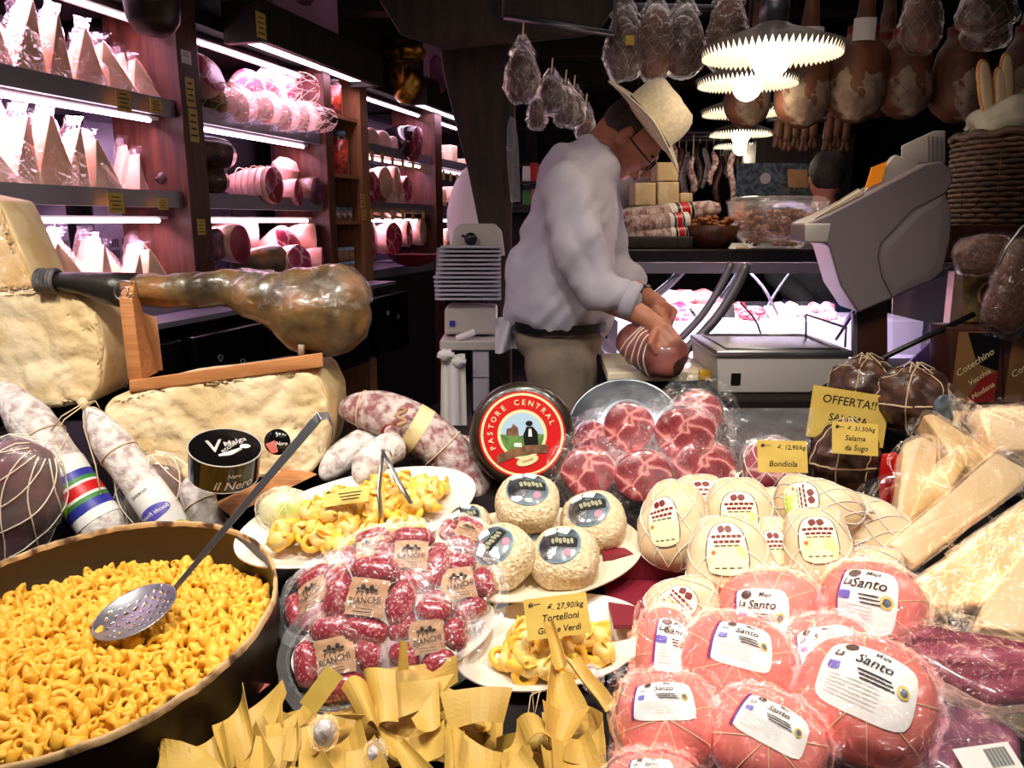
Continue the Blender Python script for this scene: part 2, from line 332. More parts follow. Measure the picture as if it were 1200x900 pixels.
# rounded body described by its radius in every direction; labels, nets, strings and film follow it
class Lump:
    def __init__(s, a, b, c, p=2, nz=0, ns=3, seed=0, tap=0, taz=0): s.r = (a, b, c); s.p = p; s.nz = nz; s.ns = ns; s.seed = seed; s.tap = tap
    def pt(s, d, off=0):
        d = V3(d).normalized(); a, b, c = s.r; p = s.p
        k = (abs(d.x/a)**p+abs(d.y/b)**p+abs(d.z/c)**p)**(-1/p)
        if s.nz: k *= 1+s.nz*noise.noise(d*s.ns+V3((s.seed*3.1, 0, 0)))
        q = d*(k+off); t = 1-s.tap*q.z/c; return V3((q.x*t, q.y*t, q.z))
    def geo(s, off=0, n=36, k=24, jit=0, g=None):
        g = g or Geo()
        def fn(u, v):
            th = pi*v; d = V3((sin(th)*cos(2*pi*u), sin(th)*sin(2*pi*u), cos(th)))
            return s.pt(d, off+(jit*abs(noise.noise(d*9+V3((s.seed, 5, 0)))) if jit else 0))
        return g.grid(fn, n, k, cu=True)
    def dirs(s, D, U):
        D = V3(D).normalized(); U = V3(U); U = (U-D*U.dot(D)).normalized(); return D, U.cross(D), U
    def patch(s, D, U, w, h, p=8, off=.001, x0=0, y0=0, g=None, a=0):
        D, Rt, U = s.dirs(D, U); rr = s.pt(D).length; g = g or Geo()
        def fn(u, v):
            t = 2*pi*u; c_, s_ = cos(t), sin(t); k = (abs(c_)**p+abs(s_)**p)**(-1/p)*v
            X, Y = w/2*c_*k, h/2*s_*k; x = x0+X*cos(a)-Y*sin(a); y = y0+X*sin(a)+Y*cos(a)
            return s.pt(D*rr+Rt*x+U*y, off)
        return g.grid(fn, 40, 8, cu=True)
    def text(s, D, U, st, size, x, y, off=.002, g=None, shear=0, a=0, sx=1):
        D, Rt, U = s.dirs(D, U); rr = s.pt(D).length; g = g or Geo(); v, f = textgeo(st, size, shear)
        return g.add([s.pt(D*rr+Rt*(x+p*sx*cos(a)-q*sin(a))+U*(y+p*sx*sin(a)+q*cos(a)), off) for p, q in v], f)
    def net(s, n=6, tw=1.2, r=.0012, off=.002, axis=None, th0=.1, th1=.95, g=None, seg=18):
        g = g or Geo(); q = V3((0, 0, 1)).rotation_difference(V3(axis or (0, 0, 1)))
        for sg in (1, -1):
            for i in range(n):
                pts = []
                for j in range(seg+1):
                    v = th0+(th1-th0)*j/seg; th = pi*v; ph = 2*pi*i/n+sg*tw*v
                    pts.append(s.pt(q @ V3((sin(th)*cos(ph), sin(th)*sin(ph), cos(th))), off))
                g.tube(pts, r, 5)
        return g
    def belt(s, N, r=.0015, off=.001, g=None, tilt=0, n=36):   # string round the body in the plane normal to N
        g = g or Geo(); N = V3(N).normalized(); a = N.orthogonal().normalized(); b = N.cross(a)
        return g.tube([s.pt(a*cos(2*pi*i/n)+b*sin(2*pi*i/n)+N*tilt, off) for i in range(n)], r, 5, closed=True)
def skirt(g, lump, D, U, w, h, amp=.008, seed=0, n=48, inner=.55):       # sealed crinkled edge of a vacuum bag
    D, Rt, U = lump.dirs(D, U)
    def fn(u, v):
        t = 2*pi*u; c_, s_ = cos(t), sin(t); k = (abs(c_)**5+abs(s_)**5)**(-1/5); q = inner+(1-inner)*v
        k *= 1+.07*noise.noise(V3((c_*2, s_*2, seed)))
        return Rt*(w*c_*k*q)+U*(h*s_*k*q)+D*(amp*noise.noise(V3((c_*4*q+seed, s_*4*q, q*3)))*2*v)
    return g.grid(fn, n, 6, cu=True)
def sheet(g, a, b, c, d, nz=.006, ns=14, bulge=0, seed=0, n=7, bv=None):     # creased sheet between four corners
    a, b, c, d = map(V3, (a, b, c, d)); nm = (b-a).cross(d-a).normalized(); bv = V3(bv) if bv else nm
    def fn(u, v):
        p = (a*(1-u)+b*u)*(1-v)+(d*(1-u)+c*u)*v
        return p+bv*(bulge*4*u*(1-u))+nm*nz*2*noise.noise(p*ns+V3((seed*7.7, 0, 0)))
    return g.grid(fn, n, n)
def ribbon(pts, w, th, view=None):
    g = Geo(); v = []; f = []; pts = [V3(p) for p in pts]; prev = None
    for i, p in enumerate(pts):
        d = (pts[min(i+1, len(pts)-1)]-pts[max(i-1, 0)]).normalized(); vw = view or toCam(p); a = d.cross(vw).normalized() if prev is None else (prev-d*prev.dot(d)).normalized(); prev = a; n_ = a.cross(d)
        ww = w[i] if isinstance(w, (list, tuple)) else w; v += [p+a*ww/2+n_*th/2, p-a*ww/2+n_*th/2, p-a*ww/2-n_*th/2, p+a*ww/2-n_*th/2]
    for i in range(len(pts)-1):
        for j in range(4): f.append((i*4+j, i*4+(j+1) % 4, i*4+4+(j+1) % 4, i*4+4+j))
    n = len(v); f += [(0, 1, 2, 3), (n-1, n-2, n-3, n-4)]; return g.add(v, f)
def toCam(p): return (V3((0, 0, EYE))-V3(p)).normalized()
def card(label, p, w, h, lines, yaw=0, tiltb=15, roll=0, group=None, name='price_card', cat='price card', m='yellow_card', size=None, sprig=True, d=None):
    n = d or (rot(0, 0, yaw) @ rot(-tiltb, 0, 0)).to_3x3() @ V3((0, -1, 0))
    fr = frame(p, n, V3((cos(R(yaw)), sin(R(yaw)), 0))) @ rot(0, 0, roll)
    o = E(name, label, cat, fr, group); M('card', Geo().box((0, 0, -.0006), (w, h, .0012)), m, o, False)
    g = Geo()
    for s, x, y, sz, sh in lines: flat(g, s, sz, x, y, .0005, sh)
    if sprig:
        for k in range(3): g.tube([(-w*.42+k*w*.022, h*.30, .0008), (-w*.41+k*w*.026, h*.38+.0015*(k % 2), .0008)], .0011, 4)
        g.tube([(-w*.35, h*.34, .0006), (-w*.24, h*.35, .0006)], .0005, 4)
    if g.v: M('lettering', g, 'ink', o, False)
    return o

def lett(s, size, fr, shear=0, sx=1):
    g = Geo(); flat(g, s, size, 0, 0, 0, shear, 0, sx); return Geo().add(g.v, g.f, fr)
# ============================================================ SETTING
S('floor', Geo().box((.8, 4, -.05), (8, 9.4, .1)), 'floor_tile')
S('ceiling', Geo().box((.8, 4, 2.85), (8, 9.4, .1)), 'darkwall')
S('wall_back', Geo().box((1.0, 8.2, 1.4), (7, .12, 2.9)), 'darkwall')
S('wall_right', Geo().box((3.6, 4.2, 1.4), (.12, 8, 2.9)), 'darkwall')
_m = frame(W(2.5, .78, 1.4), UP, WD)
S('wall_left', Geo().box((0, 0, 0), (8.4, .1, 2.9), _m), 'darkwall')
# old timber: thick leaning post and the beams it carries
g = Geo()
D0 = 3.2
for (x0, x1, y) in ((514, 606, 52), (522, 606, 100), (540, 604, 180), (556, 602, 240), (566, 600, 300), (578, 598, 700)): pass
prof = [(514, 606, 50), (520, 605, 90), (532, 604, 140), (548, 602, 200), (560, 600, 260), (570, 600, 330), (574, 600, 500), (576, 600, 760)]
v = []; f = []
for (a, b, y) in prof:
    v += [P(a, y, D0), P(b, y, D0), P(b, y, D0)+V3((0, .26, 0)), P(a, y, D0)+V3((.02, .26, 0))]
for i in range(len(prof)-1):
    for j in range(4): f.append((i*4+j, i*4+(j+1) % 4, i*4+4+(j+1) % 4, i*4+4+j))
f += [(0, 1, 2, 3), (28, 31, 30, 29)]; g.add(v, f)
S('trim_post', g, 'wood_post', bevel=.01)
g = Geo(); a = [P(425, -30, 2.9), P(470, 42, 2.9), P(520, 58, 2.95), P(700, 40, 3.0), P(745, -30, 3.0)]
g.extr(a, (0, .5, .1)); S('trim_beam', g, 'wood_post', bevel=.01)
g = Geo()
for d_, z_ in ((4.6, 2.62), (5.8, 2.62), (7.0, 2.62)): g.box((.9, d_, z_), (5.4, .16, .2))
S('trim_joists', g, 'wood_dark', bevel=.01)
g = Geo()      # boarding above the fridge front
g.box((0, 0, 0), (6.6, .06, .62), frame(W(2.2, .1, 2.52), UP, WD)); S('trim_fascia', g, 'wood_dark')
g = Geo()
for k in range(7): g.box((.2+k*.5, 8.1, 1.6), (.12, .06, 2.2))
for z_ in (1.5, 1.95, 2.3): g.box((1.6, 8.08, z_), (3.6, .2, .035))
S('trim_back_shelving', g, 'wood_dark')

# ============================================================ REFRIGERATED WALL UNITS
ORD = ['first', 'second', 'third', 'fourth', 'fifth', 'sixth', 'seventh', 'eighth', 'ninth', 'tenth', 'eleventh', 'twelfth', 'thirteenth', 'fourteenth', 'fifteenth', 'sixteenth']
def uat(px, py=200, v=0): return PW(px, py, v)[0]
ZS = (1.855, 1.505, 1.085)         # shelf tops
TINT = (1, .55, .95)
def fridge(u0, u1, label, tubes=(2.14, 1.785, 1.4), power=4.2):
    o = E('refrigerated_cabinet', label, 'refrigerated shelving', frame(W(u0, 0, 0), UP, WD), 'refrigerated wall cabinets')
    L = u1-u0
    # local: x along, y into the wall (UP x WD gives WN)
    M('carcass', Geo().box((L/2, .31, .52), (L, .62, 1.04)).box((L/2, .6, 1.6), (L, .03, 1.2)).box((L/2, .3, 2.22), (L, .6, .06)), 'dark', o, False)
    g = Geo()
    for k in range(int(L/.016)):
        if k % 9: 
            for r_ in range(3): g.box((k*.016+.008, .583, 1.2+r_*.05), (.006, .003, .036))
    M('air_grille', g, 'black', o, False)
    M('back_panel', Geo().box((L/2, .588, 1.63), (L-.02, .006, 1.08)), 'panel', o, False)
    for k, z in enumerate(ZS):
        s_ = M('shelf', Geo().box((L/2, .3, z-.012), (L-.01, .56, .024)), 'shelf_grey', o, False)
        M('shelf_front', Geo().box((L/2, .012, z-.022), (L-.01, .024, .064)), 'alu', s_, False)
    for z in tubes:
        t = M('tube_light', Geo().tube([(.03, .07, z), (L-.07, .07, z)], .0085, 8), 'tube', o)
        M('tube_housing', Geo().box((L/2, .1, z+.012), (L-.03, .06, .012)), 'white', t, False)
        l = bpy.data.lights.new('tube_glow', 'AREA'); l.shape = 'RECTANGLE'; l.size = L-.1; l.size_y = .03; l.energy = power*L; l.color = TINT
        lo = bpy.data.objects.new('tube_glow', l); col.objects.link(lo); lo.matrix_world = frame(W(u0+L/2, .1, z-.015), (.5*WN*-1+UP*1.0), WD)
    return o
UA, UB, UC, UD, UE_, UF = uat(212), uat(236), uat(378), uat(428), uat(506), uat(514)
fridge(-1.15, UA, 'nearest bay of the pink lit wall cabinet, full of cheese wedges', power=4.6)
fridge(UB, UC, 'middle bay of the pink lit wall cabinet, full of netted hams', power=4.6)
fridge(UD, UE_, 'third bay of the wall cabinet, cooked hams behind the jar column', power=4.2)
fridge(UF, uat(514)+1.5, 'farthest bay of the wall cabinet holding pale cheeses beside the timber post', power=3.2)
def post(u0, u1, label, m='wood_red', w=.05):
    o = E('cabinet_post', label, 'post', frame(W((u0+u1)/2, -.01, 0), UP, WD))
    M('post_board', Geo().box((0, .15, 1.15), (u1-u0, .34, 2.3)), m, o, False, bevel=.003); return o
post(UA, UB, 'reddish wooden post with price notes between the cheese bay and the ham bay')
post(UE_, UF, 'narrow wooden post between the third bay and the farthest bay')
# column of small shelves with jars
o = E('jar_rack', 'narrow wooden rack of jars between two fridge bays', 'shelf rack', frame(W(UC, 0, 0), UP, WD)); L = UD-UC
M('upright', Geo().box((.04, .14, 1.12), (.08, .34, 2.24)), 'wood_red', o, False, bevel=.003)
M('upright', Geo().box((L-.05, .14, 1.12), (.1, .34, 2.24)), 'wood_tan', o, False, bevel=.003)
M('back_board', Geo().box((L/2, .3, 1.12), (L, .02, 2.24)), 'steel_dark', o, False)
JZ = [1.07, 1.40, 1.66, 1.98]
for z in JZ: M('rack_shelf', Geo().box((L/2, .13, z-.01), (L-.14, .28, .02)), 'wood_tan', o, False)
def jar(u, v, z, r, h, label, lid='steel', m='peppers'):
    q = E('jar', label, 'jar', T(W(u, v, z))); M('contents', Geo().lathe([(0, .003), (r*.93, .003), (r*.95, h*.8), (0, h*.82)], 20), m, q)
    M('glass_jar', Geo().lathe([(0, 0), (r*.9, 0), (r, .01), (r, h*.82), (r*.72, h*.9), (r*.72, h*.93)], 20), 'glass', q)
    M('lid', Geo().lathe([(0, h), (r*.76, h), (r*.76, h*.9), (0, h*.9)], 20), lid, q)
um = (UC+UD)/2
jar(um+.05, .06, 1.66, .055, .245, 'tall glass jar of red peppers on the middle rack shelf', 'label_rim')
jar(um-.08, .1, 1.66, .05, .24, 'slimmer jar of dark red peppers beside the tall pepper jar')
jar(um, .06, 1.98, .055, .2, 'jar of orange peppers on the top rack shelf')
for k in range(4):
    q = E('small_jar', f'small capped sauce jar on the lower rack shelf, {ORD[k]} from left', 'jar', T(W(um-.12+k*.075, .05, 1.40)), 'small jars on the lower rack shelf')
    M('contents', Geo().lathe([(0, 0), (.028, 0), (.028, .06), (0, .06)], 14), 'salami', q); M('lid', Geo().lathe([(0, .06), (.03, .06), (.03, .078), (0, .078)], 14), 'label_rim', q)
for r_ in range(2):
    for k in range(4):
        q = E('small_jar', f'small blue lidded jar at the rack bottom, {ORD[k]} in the {("lower", "upper")[r_]} row', 'jar', T(W(um-.12+k*.075, .05, 1.085+r_*.085)), 'small jars at the bottom of the rack')
        M('contents', Geo().lathe([(0, 0), (.03, 0), (.03, .06), (0, .06)], 14), 'kraft', q); M('lid', Geo().lathe([(0, .06), (.032, .06), (.032, .078), (0, .078)], 14), 'skyblue', q)
# lit canopies above
def canopy(u0, u1, label):
    o = E('light_canopy', label, 'light box', frame(W(u0, -.2, 2.15), UP, WD)); L = u1-u0
    M('housing', Geo().box((L/2, .02, .08), (L, .04, .17)).box((L/2, .1, .15), (L, .19, .03)).box((.02, .1, .08), (.04, .19, .17)).box((L-.02, .1, .08), (.04, .19, .17)), 'wood_dark', o, False, bevel=.004)
    M('light_panel', Geo().box((L/2, .115, .03), (L-.1, .14, .01)), 'tube_panel', o, False)
    l = bpy.data.lights.new('canopy_glow', 'AREA'); l.shape = 'RECTANGLE'; l.size = L-.1; l.size_y = .16; l.energy = 2*L; l.color = TINT
    lo = bpy.data.objects.new('canopy_glow', l); col.objects.link(lo); lo.matrix_world = frame(W(u0+L/2, -.06, 2.16), UP, WD)
canopy(1.22, 2.42, 'black canopy with bright pink light panel above the ham bay')
canopy(3.09, 4.6, 'smaller black canopy with light panel beside the leaning timber post')
q = M('ham_box', Geo().box((0, 0, .15), (.62, .2, .34), frame(W(1.78, .0, 2.335), UP, WD)), 'pinkposter', None, False); tag(q, 'large pale carton printed with a dark ham on top of the canopy', 'box')
M('ham_print', Geo().ell((0, 0, 0), (.16, .004, .1), 20, 12, .2, 8, frame(W(1.72, -.104, 2.52), UP, WD)), 'poster_ham', q)
q = tag(M('ham_poster', Geo().extr([P(495, 48, 5.45), P(512, 56, 5.6), P(541, 126, 6.1), P(497, 103, 5.45)], (.01, .02, 0)), 'pinkposter', None, False), 'lilac poster with a ham picture on the farther canopy', 'poster')
M('ham_print', Geo().ell((0, 0, 0), (.085, .006, .12), 20, 12, .15, 8, T(P(513, 88, 5.52))), 'poster_ham', q)
me = displace(blob(Geo().ell((0, 0, 0), (.12, .09, .17), 24, 18).ell((0, 0, .16), (.14, .09, .07), 20, 12), .012, 1), .02, 18); me.materials.append(MT['gold'])
q = tag(M('gift_parcel', me, 'gold'), 'gold foil gift parcel standing on the farther canopy', 'gift'); q.location = P(474, 90, 5.3)
M('ribbon', Geo().box((0, -.095, .05), (.02, .01, .2)).box((0, -.1, .08), (.14, .01, .02)), 'gold', q)
# price notes fixed to the wood
def note(px, py, w, h, label, v=-.03, m='yellow_card', n=4):
    u, z = PW(px, py, v); o = E('price_note', label, 'price card', frame(W(u, v, z), -WN, WD)); M('card', Geo().box((0, 0, 0), (w, h, .001)), m, o, False)
    g = Geo()
    for k in range(n): g.box((0, h*(.3-.2*k), .0008), (w*(.7 if k % 2 else .5), h*.05, .0004))
    M('lettering', g, 'ink', o, False)
for a in ((223, 108, .055, .11, 'upper of the notes pinned on the reddish post'), (227, 147, .055, .13, 'lower note pinned on the reddish post'), (236, 266, .05, .065, 'small note low on the reddish post'),
          (136, 238, .075, .07, 'yellow price note on the middle cheese shelf edge'), (191, 239, .055, .045, 'second yellow note further right on the middle cheese shelf edge'), (145, 118, .07, .075, 'yellow price note on the upper cheese shelf edge'), (183, 124, .06, .05, 'small crate tag on the upper cheese shelf near the post'),
          (425, 235, .06, .075, 'upper note on the jar rack upright'), (427, 252, .06, .06, 'lower note on the jar rack upright')): note(*a)
note(218, 67, .06, .05, 'white note at the top of the reddish post', m='paper_white', n=2)
note(306, 30, .07, .1, 'yellow note stuck on the canopy above the hams', v=-.24)
for sh, py, n_ in ((0, 183, 6), (1, 252, 6)):
    for k in range(n_): note(436+k*12, py+k*3*(1-sh), .05, .06, f'small price tag on the third bay, {ORD[k]} along its {("upper", "lower")[sh]} shelf', v=-.035, n=1)
for k in range(5): note(520+k*8, 205+k*2, .05, .07, f'small price tag on the farthest bay, {ORD[k]} along the shelf', v=-.035, n=1)

# ---- wedges of cheese in film
def wedge_proto(label, w, h, t, m='cheese_wedge', sk=0.0):
    o = E('cheese_wedge', label, 'cheese')
    pts = [(-w/2, 0, 0), (w/2, 0, 0), (-w/2, t, 0), (w/2, t, 0), (w*sk-.004, 0, h), (w*sk+.004, 0, h), (w*sk-.004, t*.7, h*.97), (w*sk+.004, t*.7, h*.97)]
    M('wedge', hull(pts, .003, 0), m, o, False)
    M('rind', hull([(-w/2-.001, -.001, 0), (w/2+.001, -.001, 0), (-w/2-.001, t+.001, 0), (w/2+.001, t+.001, 0), (-w/2+.006, -.001, .012), (w/2-.006, -.001, .012), (-w/2+.006, t, .012), (w/2-.006, t, .012)], .003), 'rind', o)
    g = Geo()
    def fn(a, b):
        th = 2*pi*a; k = 1-b*.93; n_ = noise.noise(V3((a*9, b*5, w*80)))*.018
        return V3(((w*.62*k+.01+n_)*cos(th)+w*sk*b, t/2+(t*.75*k+.01+n_)*sin(th), h*1.12*b+abs(n_)))
    g.grid(fn, 28, 12, cu=True)
    for k in range(1): sheet(g, (w*sk-.03, t*.3, h*.98), (w*sk+.02, t*.3, h*.98), (w*sk+.05-k*.09, t*.3, h*1.22), (w*sk-.03-k*.06, t*.4, h*1.2), .01, 20, seed=k, n=5)
    M('wrap', g, 'film', o)
    return o
WP = [wedge_proto('x', .15, .24, .09), wedge_proto('x', .13, .21, .08, 'cheese_wedge', .35), wedge_proto('x', .17, .2, .1, 'cheese_pale', -.3), wedge_proto('x', .11, .22, .07, 'cheese_wedge', .15)]
used = set()
def put_wedge(px, py, k, s, shelf, n_, extra, row=0, yaw=0):
    v = .07+.11*row; u, z = PW(px, py, v); u = min(u, UA-.06)
    m = T(W(u, v, ZS[shelf]+.003), rot(0, 0, -15.5+90-90)) ; m = frame(W(u, v, ZS[shelf]+.003), UP, WD) @ rot(0, 0, yaw) @ Matrix.Diagonal((s, s, s, 1))
    lab = f'{extra} cheese wedge in clear wrap, {ORD[n_]} from the left on the {("top", "middle", "bottom")[shelf]} shelf'
    if k not in used: used.add(k); o = WP[k]; o.matrix_world = m; o['label'] = lab; o['group'] = 'wrapped cheese wedges in the fridge'; return
    cpt(WP[k], m, lab, 'wrapped cheese wedges in the fridge')
AD = ['pale', 'tall', 'leaning', 'broad', 'pinkish', 'narrow', 'creamy', 'pointed']
for i, (px, k, s, row) in enumerate([(-12, 0, 1.15, 0), (12, 2, 1.1, 1), (36, 1, 1.15, 0), (55, 0, .9, 1), (72, 3, 1.0, 0), (88, 1, .85, 1), (106, 0, .85, 0), (124, 1, .8, 1), (140, 2, .9, 0), (160, 3, .85, 1), (176, 2, .75, 0)]):
    put_wedge(px, 85, k, s, 0, i, AD[i % 8], row, rnd.uniform(-25, 25))
for i, (px, k, s, row) in enumerate([(-10, 2, 1.15, 0), (14, 0, 1.15, 1), (34, 1, 1.1, 0), (52, 3, 1.05, 1), (70, 0, 1.0, 0), (92, 1, 1.0, 0), (112, 0, .85, 1), (130, 2, .9, 0), (150, 3, .85, 1), (168, 0, .6, 0), (184, 1, .75, 1)]):
    put_wedge(px, 220, k, s, 1, i, AD[(i+3) % 8], row, rnd.uniform(-25, 25))
for i, (px, k, s, row) in enumerate([(38, 2, .8, 0), (55, 1, .9, 0), (72, 0, .85, 1), (92, 2, .95, 0), (106, 3, .9, 1), (126, 0, .75, 0), (142, 2, .8, 1), (158, 1, .7, 0), (176, 0, .75, 1), (190, 2, .8, 0), (203, 3, .8, 1)]):
    put_wedge(px, 318, k, s*1.25, 2, i, AD[(i+5) % 8], row, rnd.uniform(-25, 25))

# ---- meat pieces with a cut face
def cutmeat(label, p, r, L, dr, face='ham_cut', body='ham_fat', sx=1.0, up=UP, strings=0, net=False, film_=False, group=None, name='cut_ham', cat='ham', seed=0, bulge=.12, taper=.55):
    dr = V3(dr).normalized(); X = V3(up).cross(dr); o = E(name, label, cat, frame(p, dr, X), group)
    def fn(t, q, z):
        n_ = 1+.09*noise.noise(V3((cos(t)*1.4+seed, sin(t)*1.4, z*5)))
        return q*n_, z
    prof = [(.001, -L), (r*.35, -L*.97), (r*taper, -L*.85), (r*.85, -L*.55), (r, -L*.2), (r*1.0, -.006), (r*.985, 0)]
    M('meat', Geo().lathe(prof, 30, sx=sx, fn=fn), body, o)
    M('cut_face', Geo().lathe([(r*.985, 0), (r*.93, .003), (r*.6, r*bulge*.6), (.001, r*bulge*.75)], 30, sx=sx, fn=fn), face, o)
    if strings:
        g = Geo()
        for k in range(strings): 
            z = -L*(.08+.7*k/strings); rr = r*(1.02 if z > -L*.4 else .9)
            g.tube([(rr*1.03*sx*cos(a)*(1+.09*noise.noise(V3((cos(a)*1.4+seed, sin(a)*1.4, z*5)))), rr*1.03*sin(a)*(1+.09*noise.noise(V3((cos(a)*1.4+seed, sin(a)*1.4, z*5)))), z) for a in [2*pi*i/28 for i in range(28)]], .0022 if r > .05 else .0012, 5, closed=True)
        M('string', g, 'string', o)
    if net:
        lp = Lump(r*1.04*sx, r*1.04, L*.9, 2.6, seed=seed); g = Geo(); lp.net(8, 2.4, .0012, .001, th0=.08, th1=.92, g=g, seg=22)
        M('netting', g, 'net', o)
    if film_:
        g = Geo().lathe([(r*.3, -L*1.1), (r*.8, -L*.9), (r*1.08, -L*.4), (r*1.07, -.004), (r*1.04, r*bulge+.006), (r*.5, r*bulge+.01), (.001, r*bulge+.01)], 36, sx=sx, fn=lambda t, q, z: (q*(1+.05*noise.noise(V3((cos(t)*3+seed, sin(t)*3, z*20)))), z))
        g.grid(lambda a, b: V3(((r*1.05+.035*b)*sx*cos(2*pi*a)*(1+.05*noise.noise(V3((a*12, seed, 0)))), (r*1.05+.035*b)*sin(2*pi*a)*(1+.04*noise.noise(V3((a*14, seed, 2)))), -.01+.012*noise.noise(V3((a*20, b*3, seed))))), 48, 4, cu=True)
        M('wrap', g, 'film', o)
    return o
RM = -WN      # direction out of the cabinet into the shop
def hp(px, py, v): u, z = PW(px, py, v); return W(u, v, z)
HG = 'hams in the middle fridge bay'
# top shelf of the middle bay: cut ham, netted hams
cutmeat('cut raw ham with thick pale rind at the upper left of the middle bay', hp(246, 85, .0), .088, .2, RM*1-WD*.1+UP*.5, group=HG, sx=.9, seed=1)
cutmeat('half ham leaning beside the upper left cut ham', hp(292, 98, .12), .075, .2, RM-WD*.5+UP*.3, group=HG, seed=2)
for i, (px, py, r_, v_) in enumerate([(318, 104, .085, .12), (340, 106, .085, .12), (358, 112, .08, .14)]):
    cutmeat(f'netted ham in the back row of the upper ham shelf, {ORD[i]} from the left', hp(px, py, v_), r_, .17, RM+WD*.2+UP*.1, 'ham_red', net=True, film_=True, group=HG, seed=3+i, bulge=.5)
for i, (px, py, r_, v_) in enumerate([(252, 118, .07, .02), (278, 124, .072, .0), (308, 127, .07, .0), (330, 135, .072, .0), (352, 137, .07, .0), (368, 141, .062, .02)]):
    cutmeat(f'rolled netted ham in the front row of the upper ham shelf, {ORD[i]} from the left', hp(px, py, v_), r_, .16, RM-WD*.25, 'mould' if i == 0 else 'ham_fat', 'mould' if i == 0 else 'ham_fat', net=True, film_=i > 0, group=HG, seed=8+i, bulge=.6)
# middle shelf
cutmeat('dark aged ham tip hanging over the middle shelf beside the post, upper one', hp(262, 182, .02), .07, .3, RM*.3+WD*1+UP*-.1, 'speck', 'dark_salame', group=HG, seed=20, bulge=.9)
cutmeat('dark aged ham tip beside the post, lower one', hp(256, 212, .02), .06, .3, RM*.3+WD*1, 'speck', 'dark_salame', group=HG, seed=21, bulge=.9)
cutmeat('large cut ham tied with string in the centre of the middle ham shelf', hp(322, 217, -.03), .088, .26, RM+WD*.1, strings=5, group=HG, sx=1.1, seed=22)
cutmeat('upright ham end standing behind the tied ham', hp(335, 195, .14), .075, .2, UP+RM*.4, 'ham_fat', 'ham_fat', group=HG, seed=23, bulge=.8)
cutmeat('small cut ham between the tied ham and the dark ham', hp(350, 226, -.01), .065, .2, RM+WD*.2, group=HG, seed=24)
cutmeat('dark skinned cut ham at the right end of the middle ham shelf', hp(373, 224, -.01), .075, .22, RM+WD*.1, 'speck', 'ham_leg', group=HG, sx=1.2, seed=25)
# bottom
cutmeat('small dark cut ham at the left end of the bottom ham shelf', hp(254, 287, .0), .072, .2, RM, 'speck', 'ham_fat', group=HG, seed=30)
cutmeat('cut ham showing dark red meat at lower left of the bay', hp(282, 286, -.03), .085, .24, RM+WD*.05, 'ham_red', group=HG, seed=31)
cutmeat('ham with pale rind lying behind the dark red cut ham', hp(300, 275, .16), .09, .25, RM+WD*.9, 'ham_fat', 'ham_fat', group=HG, seed=32)
cutmeat('bright pink cut ham in the middle of the bottom shelf', hp(338, 282, .06), .09, .22, RM+UP*.5, 'ham_cut', group=HG, sx=1.15, seed=33)
cutmeat('cut ham turned aside at the right of the bottom shelf', hp(368, 280, .06), .09, .2, RM+WD*.8, 'ham_red', group=HG, seed=34)
cutmeat('big cut ham with marbled face at the lower right', hp(352, 310, -.06), .1, .24, RM+UP*.1, group=HG, sx=1.2, seed=35)
cutmeat('dark cut ham beside the big marbled one', hp(378, 308, -.04), .085, .2, RM+WD*.5, 'ham_red', group=HG, seed=36)
cutmeat('smooth grey brown ham lying low in the middle bay', hp(325, 305, .02), .075, .3, RM*.2+WD, 'ham_leg', 'ham_leg', group=HG, seed=37, bulge=.9)
cutmeat('small ham slice lying at the front right of the deck', hp(402, 318, -.1), .05, .14, RM+WD*.3+UP*.4, 'ham_red', group=HG, seed=38)
# third bay
CG = 'cooked hams in the third bay'
lst = [(436, 165, .08, 'ham_fat'), (450, 168, .08, 'ham_fat'), (462, 172, .07, 'ham_fat'), (478, 178, .07, 'ham_fat'),
       (438, 222, .11, 'ham_cut'), (452, 214, .1, 'ham_fat'), (466, 213, .1, 'ham_fat'), (478, 222, .09, 'ham_cut'), (460, 238, .09, 'ham_fat'), (474, 240, .08, 'ham_fat'),
       (438, 282, .12, 'ham_cut'), (462, 280, .11, 'ham_cut'), (480, 274, .09, 'ham_cut'), (496, 272, .1, 'ham_fat')]
for i, (px, py, r_, fm) in enumerate(lst):
    cutmeat(f'pink cooked ham piece, {ORD[[0,1,2,3,0,1,2,3,4,5,0,1,2,3][i]]} from the left on the {("top","middle","bottom")[0 if i < 4 else 1 if i < 10 else 2]} shelf of the third bay', hp(px, py, .04), r_, .24, RM+WD*rnd.uniform(-.3, .5), fm, 'ham_fat', group=CG, name='cooked_ham', seed=50+i, strings=0)
o = cutmeat('dark rinded ham with pink underside at the right of the third bay top shelf', hp(488, 170, -.04), .12, .26, RM+WD*.1+UP*-.2, 'ham_cut', 'black_gloss', group=CG, name='cooked_ham', seed=70, sx=1.3)
g = Geo().grid(lambda a, b: V3(((.17*b+.02)*cos(2*pi*a), (.17*b+.02)*sin(2*pi*a)*.75, .08*b*b+.006*noise.noise(V3((a*9, b, 0))))), 30, 6, cu=True)
q = tag(M('plastic_tray', g, 'maroon'), 'red plastic bowl with wrap at the front of the third bay', 'bowl'); q.location = hp(484, 312, -.12)
